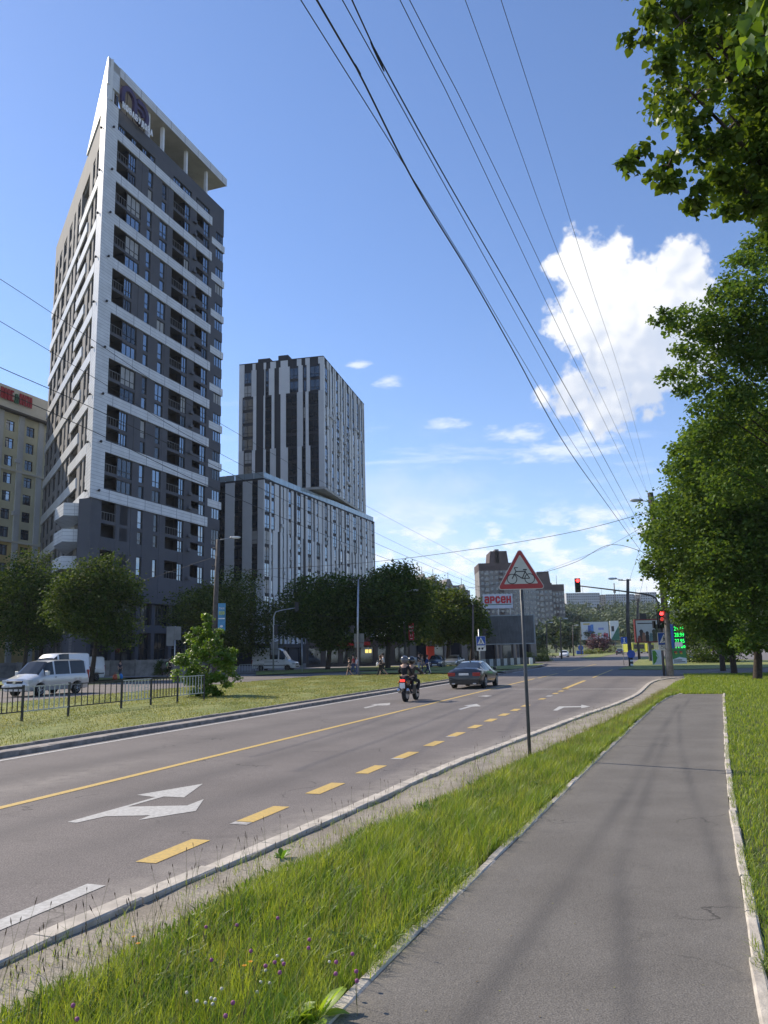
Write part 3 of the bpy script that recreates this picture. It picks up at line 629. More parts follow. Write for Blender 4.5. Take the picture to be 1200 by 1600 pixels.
# ---------------------------------------------------- flatiron tower
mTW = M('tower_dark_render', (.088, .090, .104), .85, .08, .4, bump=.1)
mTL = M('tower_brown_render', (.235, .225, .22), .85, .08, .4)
mPanel = M('white_cladding', (.66, .665, .67), .5, .07, .6, brick=(1.2, .45))
mPanelN = M('white_cladding_plain', (.68, .685, .69), .5, .07, .6)
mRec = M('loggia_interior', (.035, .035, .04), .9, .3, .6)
def tower():
    A0 = R_(-20.58); N = Vector((sin(A0), cos(A0), 0)) * 100
    T = thing('flatiron_tower', 'tall dark grey apartment tower with white bands and an acute white corner', 'tower', N)
    FR = Face(N, 19.4, True, N); FL = Face(N, -30.4, False, N)
    P6 = 6.11; Z0 = 21.05; BH = 1.4
    rr = random.Random(3)
    # inner core
    def core_pt(face, u, v): return face.p(u, v, 0)
    # intersection of both inset lines
    v = 1.7; d1 = FR.d; d2 = FL.d; o1 = FR.p(0, v, 0); o2 = FL.p(0, v, 0)
    den = d1.x * d2.y - d1.y * d2.x; t = ((o2.x - o1.x) * d2.y - (o2.y - o1.y) * d2.x) / den; c0 = o1 + d1 * t
    RB = FR.p(29.0, v, 0); RB2 = FR.p(29.0, 16, 0); LB = FL.p(43.2, v, 0); LB2 = FL.p(43.2, 10, 0)
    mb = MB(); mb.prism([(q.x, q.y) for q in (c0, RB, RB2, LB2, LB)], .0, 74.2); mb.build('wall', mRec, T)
    w = MB(); tr = w
    # ---- right face: piers
    piers = [(.0, 2.1), (7.72, 9.1), (10.2, 12.0), (13.9, 15.2), (19.6, 21.4), (25.05, 27.0)]
    rows = []
    for k in range(-3, 8):
        zb = Z0 + k * P6 + BH; rows += [(zb + .12, zb + 1.75), (zb + 2.2, zb + P6 - BH - .1)]
    # first pier (corner) above z=Z0 is white, elsewhere dark
    for i, (u0, u1) in enumerate(piers):
        FR.box(w, u0 if i else .25, u1, .0 if i else .06, 1.9, 9.6 if i else 9.6, 71.4 if i else Z0)
    FR.box(w, 29.35, 29.6, .5, 14, 2, 70.2)
    for (u0, u1) in ((4.8, 7.7), (9.1, 10.2), (12.0, 13.9), (18.3, 19.6), (23.5, 25.05), (27, 29.35)):
        zs = [9.6] + [q for r in rows for q in r if q > 10] + [71.4]
        # spandrels between window rows
        zz = [(-1, 9.6)] + [r for r in rows if r[0] > 11] + [(71.4, 99)]
        for (a_, b_), (c_, d_) in zip(zz[:-1], zz[1:]): FR.box(w, u0, u1, .03, .3, b_, c_)
    # loggia slabs
    for (u0, u1) in ((2.1, 4.8), (15.2, 18.3), (21.4, 23.5)):
        zz = [(-1, 9.6)] + [r for r in rows if r[0] > 11] + [(71.4, 99)]
        for (a_, b_), (c_, d_) in zip(zz[:-1], zz[1:]): lg = MB(); FR.box(lg, u0, u1, .05, 1.9, b_ + .15, c_ + (.75 if (u0 > 20) else .12)); lg.build('loggia_slab', mTW, T)
    # windows right face
    for ri, (za, zb) in enumerate(rows):
        if za < 11: continue
        if za > 71: continue
        upper = ri % 2; tall = za < Z0
        cols = [(4.82, 7.68 if (ri // 2) % 3 != 1 else 6.4, 3), (9.12, 10.18, 1), (12.02, 13.88, 2) if (ri // 2) % 2 else (12.4, 13.5, 1), (18.32, 19.58, 2), (23.52, 25.03, 2), (27.02, 29.33, 3)]
        if tall: cols = [(4.82, 5.6, 1), (7.1, 7.68, 1), (9.12, 10.18, 1), (12.6, 13.5, 1), (18.32, 19.58, 2), (23.52, 25.03, 2), (27.02, 29.33, 3)]
        if za > 68: cols = [(4.82, 6.4, 2), (9.12, 10.18, 1), (12.02, 13.88, 2), (15.4, 16.3, 1), (18.6, 19.5, 1), (21.6, 22.6, 1), (24, 24.9, 1)]
        for (u0, u1, n) in cols:
            g = mGlass if rr.random() < .7 else (mCurt if rr.random() < .35 else mGlassD)
            put_window(FR, T, u0, u1, .12, za, zb, n, .32 if upper or tall else 0, g)
            full = [c for c in ((4.8, 7.7), (12.0, 13.9)) if c[0] - .1 <= u0 and u1 <= c[1] + .1]
            if full and (u1 - u0) < (full[0][1] - full[0][0]) - .3:
                if u0 > full[0][0] + .1: FR.box(tr, full[0][0], u0, .04, .31, za, zb)
                if u1 < full[0][1] - .1: FR.box(tr, u1, full[0][1], .04, .31, za, zb)
        if tall: FR.box(tr, 5.6, 7.1, .04, .31, za, zb)
        # railings in the tall loggias, window at the back of them
        for (u0, u1) in ((2.1, 4.8), (15.2, 18.3)):
            if upper and za < 68:
                rl = MB()
                FR.box(rl, u0 + .05, u1 - .05, .08, .12, za + 1.1, za + 1.15); FR.box(rl, u0 + .05, u1 - .05, .08, .12, za + .1, za + .14)
                n = 5
                for k in range(n + 1): x = u0 + .08 + (u1 - u0 - .16) * k / n; FR.box(rl, x - .013, x + .013, .08, .12, za + .14, za + 1.1)
                rl.build('railing', M('railing_grey', (.20, .20, .21), .5), T)
        if za < 68 and za > Z0 - 1:
            bk = MB(); FR.box(bk, 2.6, 3.6, 1.5, 1.6, za + .05, zb - .2); bk.build('balcony_door', mGlassD, T); bk = MB(); FR.box(bk, 16, 17.2, 1.5, 1.6, za + .05, zb - .2); bk.build('balcony_door', mGlassD, T)
        # air-conditioner brackets
        if rr.random() < .9:
            ac = MB(); u = 20.2; FR.box(ac, u, u + .8, -.42, -.02, za + .3, za + .34); FR.box(ac, u, u + .8, -.42, -.39, za + .34, za + .75)
            for q in (0, .25, .5, .77): FR.box(ac, u + q, u + q + .03, -.42, -.38, za + .34, za + .75)
            ac.build('air_conditioner_basket', M('basket_dark', (.07, .07, .08), .5), T)
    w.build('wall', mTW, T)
    # white bands right face
    bandm = {}
    for k in range(0, 9):
        z = Z0 + k * P6; q = MB(); FR.box(q, 2.1, 25.6, -.16, .0, z, z + BH); q.build('cladding_band', mPanel, T)
        if k: q = MB(); FR.box(q, 25.75, 29.61, -.06, .02, z - P6 + 3.2, z - P6 + 4.35); FR.box(q, 29.6, 29.61, .02, 9, z - P6 + 3.2, z - P6 + 4.35); q.build('cladding_band', mPanel, T)
        l = MB(); l.mat(mDark).ball(FR.p(1.0, -.4, z + 1.0), .18, 6, 4); l.tube([FR.p(1, -.16, z + 1), FR.p(1, -.42, z + 1.0)], .05, 5); l.build('spot_lamp', None, T)
        l = MB(); l.mat(mDark).ball(FL.p(1.3, -.4, z + 1.0), .18, 6, 4); l.tube([FL.p(1.3, -.16, z + 1), FL.p(1.3, -.42, z + 1.0)], .05, 5); l.build('spot_lamp', None, T)
    # corner pier, white, both faces: acute prism, notch near the top
    def wedge(z0, z1, ur=2.1, ul=3.4, ul_top=None):
        pts = [FR.p(0, -.16, 0), FR.p(ur, -.16, 0), FR.p(ur, .0, 0) + FR.n * .9, FL.p(ul, .6, 0), FL.p(ul, -.16, 0)]
        o1 = FR.p(0, -.16, 0); o2 = FL.p(0, -.16, 0); t = ((o2.x - o1.x) * d2.y - (o2.y - o1.y) * d2.x) / den; pts[0] = o1 + d1 * t
        q = MB(); q.prism([(p.x, p.y) for p in pts], z0, z1); q.build('corner_pier', mPanel, T)
    wedge(Z0, 74.5); wedge(76.6, 80.5, 2.1, .5)
    q = MB(); q.mats = [mGlassD]; FR.box(q, .7, 2.6, .35, .55, 74.5, 76.6); q.build('pane', None, T)
    q = MB(); q.mats = [mPanelN]; FR.box(q, 1.1, 1.3, .0, .2, 74.5, 76.6); q.build('post', None, T)
    # parapet wall right face
    q = MB(); FR.box(q, 2.1, 29.4, .02, 1.9, 72.5, 74.75); FR.box(q, 25.05, 29.4, .025, 1.8, 69.9, 72.5)
    for (u0, u1) in ((10.6, 15.1), (20.0, 21.2)): FR.box(q, u0, u1, .026, .4, 71.45, 72.5)
    q.build('parapet', mTW, T)
    for (u0, u1) in ((2.6, 4.0), (5.4, 6.4), (7.8, 8.8), (9.6, 10.6), (15.2, 17.2), (17.8, 20), (21.3, 23.2), (23.4, 25)): put_window(FR, T, u0, u1, .15, 71.5, 72.45, 3 if u1 - u0 > 1.2 else 2)
    # roof canopy with soffit and columns
    q = MB(); pts = [FR.p(.0, -.16, 0), FR.p(29.75, -.16, 0), FR.p(29.75, 9.5, 0), FR.p(16, 10.5, 0), FL.p(12, 4.8, 0), FL.p(.6, .3, 0)]
    q.prism([(p.x, p.y) for p in pts], 79.25, 80.5); q.build('roof_canopy', M('canopy_panels', (.52, .50, .46), .6, .1, .5), T)
    q = MB(); FR.box(q, 2.1, 29.8, -.2, -.165, 79.2, 80.55); q.build('cladding_band', mPanel, T)
    for u in (9.7, 13.2, 19.3, 25): q = MB(); FR.box(q, u - .22, u + .22, .6, 1.05, 74.75, 79.25); q.build('column', mPanelN, T)
    q = MB(); FR.box(q, 13, 28, 6, 6.3, 74, 79.2); q.build('wall', M('penthouse_concrete', (.34, .32, .28), .9, .2, .6), T)
    # sail-like white wall on the left face rising to the corner
    q = MB(); a_ = [(0, 74.5), (14, 74.5), (14, 74.7), (0, 80.5)]
    vs = [FL.p(u, v_, z) for v_ in (-.17, .6) for u, z in a_]; q.add(vs, [(0, 1, 2, 3), (7, 6, 5, 4), (0, 4, 5, 1), (1, 5, 6, 2), (2, 6, 7, 3), (3, 7, 4, 0)]); q.build('sail_wall', mPanelN, T)
    # ---- left face
    w = MB()
    pierL = [(3.4, 4.4), (5.9, 7.0), (8.7, 11.0), (17.3, 18.1), (20.6, 22.5), (24.0, 25.7), (28.5, 30.7), (34, 35.8), (38.5, 40), (42.8, 44.2)]
    winL = [(4.4, 5.9), (7.0, 8.7), (18.1, 20.6), (22.5, 24.0), (25.7, 28.5), (30.7, 34), (35.8, 38.5), (40, 42.8)]
    for (u0, u1) in pierL: FL.box(w, u0, u1, 0, 1.8, 1, 70.2)
    FL.box(w, 1.9, 3.4, 0.0, 1.2, 1, Z0); FL.box(w, 3.4, 44.2, 0.01, 1.8, 70.2, 74.45)
    FL.box(w, 43.9, 44.2, 1.8, 10, 1, 74.45)
    rowsL = [(Z0 + .2 + k * 3.055 + .5, Z0 + k * 3.055 + 2.95) for k in range(-6, 16)]
    for (u0, u1) in winL + [(11, 17.3)]:
        zz = [(-1, 1)] + rowsL + [(70.2, 99)]
        for (a_, b_), (c_, d_) in zip(zz[:-1], zz[1:]):
            if c_ > b_: FL.box(w, u0, u1, .12 if u1 - u0 < 5 else .3, .3 if u1 - u0 < 5 else 1.8, b_, c_)
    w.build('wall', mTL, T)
    for i, (za, zb) in enumerate(rowsL):
        if za < 9: continue
        for (u0, u1) in winL: put_window(FL, T, u0 + .01, u1 - .01, .15, za, zb, 1 if u1 - u0 < 2 else 2, 0, mGlassD)
    for k in range(-2, 8):
        z = Z0 + k * P6
        if 0 <= k: q = MB(); FL.box(q, 3.4, 17.6, -.18, .0, z, z + BH); q.build('cladding_band', mPanelN, T)
        if k < 7: q = MB(); FL.box(q, 10.6, 44.4, -.17, .0, z + 3.1, z + 3.1 + BH); q.build('cladding_band', mPanelN, T)
    # two projecting angular balconies under the lowest band
    for z in (19.1, 15.9, 12.6):
        q = MB(); pts = [FL.p(2.2, 0, 0), FL.p(2.6, -2.6, 0), FL.p(7.5, -2.9, 0), FL.p(16.5, -.1, 0)]
        q.prism([(p.x, p.y) for p in pts], z, z + 1.55); q.build('balcony', mPanel, T)
    # podium: ledge, big openings, glazed front
    q = MB(); FR.box(q, .3, 29.8, -.5, 1.8, 8.9, 9.6); FL.box(q, 2, 44, -.4, 1.8, 8.9, 9.6); FR.box(q, .3, 29.6, .05, 1.8, 5.1, 6.1)
    for u in (.3, 4.8, 9.4, 12.7, 16.6, 20.5, 25): FR.box(q, u, u + .75, .0, 1.8, 0, 5.1); FR.box(q, u, u + .75, .0, 1.8, 6.1, 8.9)
    FL.box(q, 2, 44, .0, 1.8, 0, 8.9); q.build('wall', mTW, T)
    for u0, u1 in ((1.05, 4.8), (5.55, 9.4), (10.15, 12.7), (13.45, 16.6), (17.35, 20.5), (21.25, 25)):
        put_window(FR, T, u0, u1, .4, 6.1, 8.9, 3, .35, mGlassD); put_window(FR, T, u0, u1, .5, .1, 5.1, 2, .6, mGlassD)
    # rooftop sign
    mPur = M('purple_sign', (.05, .028, .085), .5, .15, .5); sg = thing('rooftop_sign', 'purple looped emblem over white Cyrillic letters under the tower canopy', 'sign', N); 
    def ringpts(pts, r=.42):
        q = MB(); 
        for i in range(len(pts) - 1):
            (u0, z0), (u1, z1) = pts[i], pts[i + 1]; du, dz = u1 - u0, z1 - z0; l = hypot(du, dz)
            if l < .02: continue
            nu, nz_ = -dz / l * r, du / l * r; e = .12
            c = [(u0 - du / l * e - nu, z0 - dz / l * e - nz_), (u1 + du / l * e - nu, z1 + dz / l * e - nz_), (u1 + du / l * e + nu, z1 + dz / l * e + nz_), (u0 - du / l * e + nu, z0 - dz / l * e + nz_)]
            q.add([FR.p(u, v_, z) for v_ in (-.55 - i * .003, -.15) for u, z in c], [(0, 1, 2, 3), (7, 6, 5, 4), (0, 4, 5, 1), (1, 5, 6, 2), (2, 6, 7, 3), (3, 7, 4, 0)])
        q.mats = [mPur]; return q
    arc = lambda cu, cz, r, a0, a1, n=9, sq=1.: [(cu + r * cos(R_(a0 + (a1 - a0) * i / n)), cz + sq * r * sin(R_(a0 + (a1 - a0) * i / n))) for i in range(n + 1)]
    ringpts([(2.5, 75.7), (2.5, 77.0)] + arc(3.8, 77.0, 1.3, 180, 0) + [(5.1, 76.0)] + arc(6.4, 76.3, 1.3, 200, 360) + arc(6.4, 76.6, 1.35, 0, 100) + [(5.6, 77.9)], .33).build('emblem', None, sg)
    q = ringpts([(5.5, 77.0), (6.6, 76.9), (6.9, 76.4)], .22); q.build('emblem', None, sg)
    letters('НОВАБУДОВА', 6.6, .95, .15, M('sign_letter_white', (.82, .82, .84), .5), sg, FR.p(5.35, -.75, 74.85), (pi / 2, 0, pi / 2 - RA), .35)
    q = MB(); [q.tube([FR.p(u, -.1, 74.6), FR.p(u, -.1, 78.4)], .05, 4) for u in (2.6, 3.8, 5.1, 6.4, 7.6)]; q.build('support_frame', mDark, sg)
    # red beacons
    for (u, z) in ((1.6, 80.5), (28.4, 80.5)): q = MB(); q.mat(M('beacon_red', (.6, .1, .08), .4)).ball(FR.p(u, .4, z + .35), .16, 6, 4); q.mat(mWhite).tube([FR.p(u, .4, z), FR.p(u, .4, z + .3)], .05, 4); q.build('beacon', None, T)
tower()

# ---------------------------------------------------- striped apartment building
mStripe = M('pale_facade_panel', (.64, .64, .63), .7, .04, .5)
mStripe2 = M('pale_facade_panel_grey', (.55, .55, .545), .7, .04, .5)
mDk2 = M('charcoal_facade', (.035, .036, .042), .8, .1, .5)
def striped():
    az0 = R_(-8.72); N = Vector((sin(az0), cos(az0), 0)) * 148
    T = thing('apartment_building', 'pale and charcoal striped apartment building with an overhanging rotated tower', 'building', N)
    F1 = Face(N, 20.1, True, N); F1l = Face(N, 20.1 - 90, False, N)
    az1 = R_(-4.33); N2 = Vector((sin(az1), cos(az1), 0)) * 166; F2 = Face(N2, 12.7, True, N); F2l = Face(N2, 12.7 - 90, False, N)
    HT = 34.4; wins = []
    def block(fr, fl, LR, LL, z0, z1, fh, seed, inset=.35):
        q = MB(); pts = [fr.p(.12, .12, 0), fr.p(LR - .12, .12, 0), fr.p(LR - .12, LL - .12, 0), fr.p(.12, LL - .12, 0)]
        q.prism([(p.x, p.y) for p in pts], z0, z1); q.build('wall', mDk2, T)
    def facade(face, L, z0, z1, fh, pat, seed, segf=4, wsc=1., topdark=1.2):
        """pat: list of (kind, width); kinds: w pale strip, g glazed bay, d dark strip. strips shift sideways every few floors"""
        r_ = random.Random(seed); nf = int(round((z1 - z0) / fh)); 
        zs = [z0]; f = 0
        while f < nf:
            s_ = r_.choice((3, 4, 5)); f = min(nf, f + s_)
            if nf - f < 2: f = nf
            zs.append(z0 + f * (z1 - z0) / nf)
        fh2 = (z1 - z0) / nf
        for si in range(len(zs) - 1):
            u = 0; edges = [0]
            for k, wd in pat: u += wd; edges.append(u)
            sc = L / u; edges = [e * sc for e in edges]
            e2 = list(edges)
            for i in range(1, len(edges) - 1):
                m_ = min(edges[i] - edges[i - 1], edges[i + 1] - edges[i]); e2[i] += r_.choice((-.32, 0, .32)) * min(m_, 1.4) * (1 if si else 0)
            za, zb = zs[si], zs[si + 1]
            for i, (k, wd) in enumerate(pat):
                u0, u1 = e2[i], e2[i + 1]
                if k == 'w':
                    q = MB(); face.box(q, u0, u1, -.02, .14, za, zb - (.0)); q.build('cladding_panel', mStripe if r_.random() < .8 else mStripe2, T)
                elif k == 'g':
                    nfl = int(round((zb - za) / fh2))
                    for f_ in range(nfl):
                        zz = za + f_ * fh2; top = (zb >= z1 - .1 and f_ == nfl - 1)
                        if top and topdark > 2: continue
                        wins.append((face, u0 + .04, u1 - .04, .03, zz + .1, zz + fh2 - .42, max(1, int(round((u1 - u0) / 1.1)))))
    # lower block
    LR = 58.; LL = 24.
    block(F1, F1l, LR, LL, 0, HT, 3.05, 1)
    r_ = random.Random(8); pat = [('w', .5), ('g', 1.9), ('w', .7)]
    while sum(p[1] for p in pat) < 56:
        pat += [('g', r_.choice((1.1, 1.6, 1.7))), ('w', r_.choice((.9, 1.3, 1.9, 1.2))), ('d', r_.choice((.5, .9))), ('w', r_.choice((.7, 1.2)))]
    pat += [('g', 1.5), ('w', .4)]
    facade(F1, LR, 3.9, HT, 3.05, pat, 4)
    facade(F1l, LL, 3.9, HT, 3.05, [('w', 1.3), ('g', .95), ('w', 1.6), ('g', 1.35), ('w', 1.6), ('g', 1.5), ('w', 1.5), ('g', 1.3), ('w', 2), ('g', 1.3), ('w', 1.6), ('d', 1), ('w', 1.6)], 9)
    q = MB(); F1.box(q, 0, LR, -.3, .4, 3.2, 3.9); F1l.box(q, -.3, LL, -.3, .4, 3.2, 3.9)
    for u in np.arange(1, LR, 4.5): F1.box(q, u, u + .6, -.05, .4, 0, 3.2)
    q.build('ledge', mDk2, T)
    q = MB(); F1.box(q, 0, LR, -.04, .5, HT, HT + .35); F1l.box(q, 0, LL, -.04, .5, HT, HT + .35); q.build('parapet', mDk2, T)
    q = MB(); 
    for u in np.arange(.2, LR - 1, 2.05): F1.box(q, u, u + 1.95, .1, .14, HT + .35, HT + 1.5)
    for u in np.arange(0.2, LL - 1, 2.05): F1l.box(q, u, u + 1.95, .1, .14, HT + .35, HT + 1.5)
    q.build('glass_balustrade', M('balustrade_glass', (.40, .48, .52), .08, .1, .5, metal=.3), T)
    # greenery and dark red furniture on the terrace
    q = MB(); rr = random.Random(2)
    for i in range(16): q.mat(M('terrace_red', (.20, .03, .03), .8, .3, 1) if i % 3 else M('terrace_planter', (.10, .10, .09), .8)).ball(F1l.p(9 + rr.uniform(0, 11), 3 + rr.uniform(0, 2), HT + 1.3 + rr.uniform(0, .8)), rr.uniform(.7, 1.3), 6, 4, (1.3, 1, .7))
    q.build('terrace_furniture', None, T)
    # upper tower, overhangs the lower block's street face at its corner
    zb = 36.9; zt = 65.9; LR2 = 36.; LL2 = 19.6
    q = MB(); pts = [F2.p(0, 0, 0), F2.p(LR2, 0, 0), F2.p(LR2, LL2, 0), F2.p(0, LL2, 0)]; q.prism([(p.x, p.y) for p in pts], zb - .5, zb); q.build('overhang_soffit', M('soffit_pale', (.40, .39, .36), .8, .1, .5), T)
    block(F2, F2l, LR2, LL2, zb, zt, 3, 3)
    q = MB(); pts = [F2.p(3, 3.5, 0), F2.p(LR2 - 1, 3.5, 0), F2.p(LR2 - 1, LL2 - 1, 0), F2.p(3, LL2 - 1, 0)]; q.prism([(p.x, p.y) for p in pts], HT, zb - .5); q.build('wall', mDk2, T)
    patl = [('w', 1.25), ('g', 2.1), ('w', 1.1), ('g', 1.), ('w', 1.1), ('g', 2.3), ('w', 1.8), ('d', 1.2), ('w', 1.4), ('g', 1.1), ('w', .6), ('d', 2.1), ('w', .75), ('g', 2.1), ('w', 1.3)]
    facade(F2l, LL2, zb, zt - 1.5, 3, patl, 21)
    r_ = random.Random(5); patr = [('w', .9)]
    while sum(p[1] for p in patr) < 34: patr += [('g', r_.choice((1.7, 2.1))), ('w', r_.choice((.9, 1.4))), ('d', r_.choice((.7, 1.1))), ('w', r_.choice((.8, 1.2)))]
    facade(F2, LR2, zb, zt - 1.5, 3, patr, 22)
    for face, L, pt in ((F2l, LL2, patl), (F2, LR2, patr)):
        u = 0; sc = L / sum(p[1] for p in pt)
        for k, wd in pt:
            if k == 'w': q = MB(); face.box(q, u * sc, (u + wd) * sc, -.02, .14, zt - 1.5, zt); q.build('cladding_panel', mStripe, T)
            u += wd
    q = MB(); F2l.box(q, 8.3, 10.6, .6, 3, zt, zt + 1.5); F2l.box(q, 12.6, 15.4, .6, 3, zt, zt + 1.2); F2.box(q, 0, LR2, -.03, .5, zt, zt + .2); F2l.box(q, 0.5, LL2, -.03, .5, zt, zt + .2); q.build('roof_shaft', mDk2, T)
    # windows: nearest 290 as single windows, remaining rows joined
    wins_s = sorted(wins, key=lambda w: (w[0].p(w[1], 0, w[4]) + N).length)
    r_ = random.Random(1); sg = MB()
    for i, (fc, u0, u1, v, za, zb_, n) in enumerate(wins_s):
        u1 = u0 + round((u1 - u0) / .25) * .25; g = mGlass if (fc in (F1, F2) and r_.random() < .7) else mGlassD
        if r_.random() < .1: g = mCurt
        if i < 290: put_window(fc, T, u0, u1, v, za, zb_, n, .3, g)
        else:
            sg.mat(g); fc.box(sg, u0, u1, v + .06, v + .09, za, zb_); sg.mat(mDark)
            for k in range(n + 1): x = u0 + (u1 - u0) * k / n; fc.box(sg, x - .035, x + .035, v, v + .1, za, zb_)
            fc.box(sg, u0, u1, v + .003, v + .1, za + .8, za + .87)
    if sg.v: setp(sg.build('window_rows', None, T), kind='stuff')
    # air conditioners
    ac = MB(); ac.box(-.42, .42, -.35, 0, 0, .6); ac.mats = [M('ac_white', (.5, .5, .5), .6)]; acm = ac.mesh('air_conditioner')
    for i in range(46):
        fc, L, z0, z1 = r_.choice(((F1, LR, 8, 33), (F2, LR2, 38, 62))); u = r_.uniform(2, L - 3); z = z0 + 3.05 * r_.randrange(int((z1 - z0) / 3.05))
        inst('air_conditioner', acm, T, fc.p(u, -.04, z), fc.rot())
striped()

# ---------------------------------------------------- yellow block at the left edge
def yellow():
    a0 = R_(-25.2); Q = Vector((sin(a0), cos(a0), 0)) * 146; base = Q - Vector((sin(RA), cos(RA), 0)) * 30
    T = thing('yellow_apartment_building', 'cream and ochre apartment block with pilasters and red rooftop letters', 'building', base); Fc = Face(base, 19.4, True, base)
    mC = M('cream_render', (.62, .58, .47), .9, .08, .3); mO = M('ochre_render', (.60, .46, .20), .9, .1, .3); mP = M('pilaster_grey', (.52, .52, .49), .9, .08, .3)
    L = 60; q = MB(); Fc.box(q, 0, L, .5, 15, 0, 47.5); q.build('wall', mC, T)
    pil = [u for u in np.arange(2.2, L, 4.55)]
    q1 = MB(); q2 = MB()
    zs = [4 + 3.02 * i for i in range(13)]
    q = MB()
    for u in pil: Fc.box(q, u, u + 1.15, -.25, .55, 0, 43.6)
    q.build('pilaster', mP, T)
    for i, u in enumerate(pil[:-1]):
        u0, u1 = u + 1.15, u + 4.55; wu0, wu1 = u0 + .75, u1 - .75
        for k, mm in ((q1, 1), (q2, 0)):
            lo, hi = (0, 21.5) if mm else (21.5, 43.6)
            Fc.box(k, u0, wu0, 0, .5, lo, hi); Fc.box(k, wu1, u1, 0, .5, lo, hi)
            e = [lo] + [z_ for z in zs for z_ in (z, z + 1.75) if lo < z_ < hi] + [hi]
            for j in range(0, len(e) - 1, 2): Fc.box(k, wu0, wu1, .004, .5, e[j], e[j + 1])
        for z in zs: put_window(Fc, T, wu0, wu1, .16, z, z + 1.75, 2, .72, mGlassD if (i + int(z)) % 3 else mGlass, M('brown_frame', (.06, .035, .03), .6))
    q1.build('wall', mO, T); q2.build('wall', M('pale_yellow_render', (.60, .56, .38), .9, .08, .3), T)
    q = MB()
    for z in (12.25, 21.3, 33.35): Fc.box(q, 0, L, -.32, .5, z, z + .35)
    Fc.box(q, -.3, L + .3, -1.1, 1, 43.6, 44.1); Fc.box(q, -.2, L + .2, -.5, 1, 44.1, 47.6); q.build('cornice', mC, T)
    q = MB(); Fc.box(q, -.3, L + .3, -1.15, 1, 43.3, 43.6); q.build('cornice', M('cornice_shadow_line', (.10, .09, .08), .9), T)  # dark strip painted in as the shade under the cornice
    for i, (u, z) in enumerate(((14, 20), (18.5, 29), (23, 29), (27.6, 26), (27.6, 35))):
        q = MB(); Fc.box(q, u + 1.5, u + 2.4, -.4, 0, z, z + .6); q.build('air_conditioner', M('ac_white', (.5, .5, .5), .6), T)
    sg = thing('red_letter_sign', 'red Cyrillic letters with a small house emblem along the cream parapet', 'sign', base)
    mr = M('letter_red', (.36, .02, .025), .5)
    rot = (pi / 2, 0, pi / 2 - RA)
    for wd, xa, xb, yy in (('НОВЕ', 2, 22.5, 609), ('МІСТО', 31.5, 51, 621)):
        ua, _z = Fc.hit(xa, yy, base, -.9); ub, _z2 = Fc.hit(xb, yy, base, -.9); letters(wd, ub - ua, 1.9, .3, mr, sg, Fc.p((ua + ub) / 2, -.75, 46.0), rot, .22, .15)
    ue = (Fc.hit(24, 614, base, -.9)[0], Fc.hit(30, 616, base, -.9)[0])
    q = MB(); q.mats = [M('emblem_green', (.03, .12, .05), .5)]; 
    for u0, u1, z0, z1 in ((ue[0], ue[1], 45, 45.4), (ue[0] + .2, ue[0] + .8, 45.4, 46.2), (ue[1] - .7, ue[1] - .2, 45.4, 46.6)): Fc.box(q, u0, u1, -.95, -.7, z0, z1)
    q.build('emblem', None, sg)
yellow()

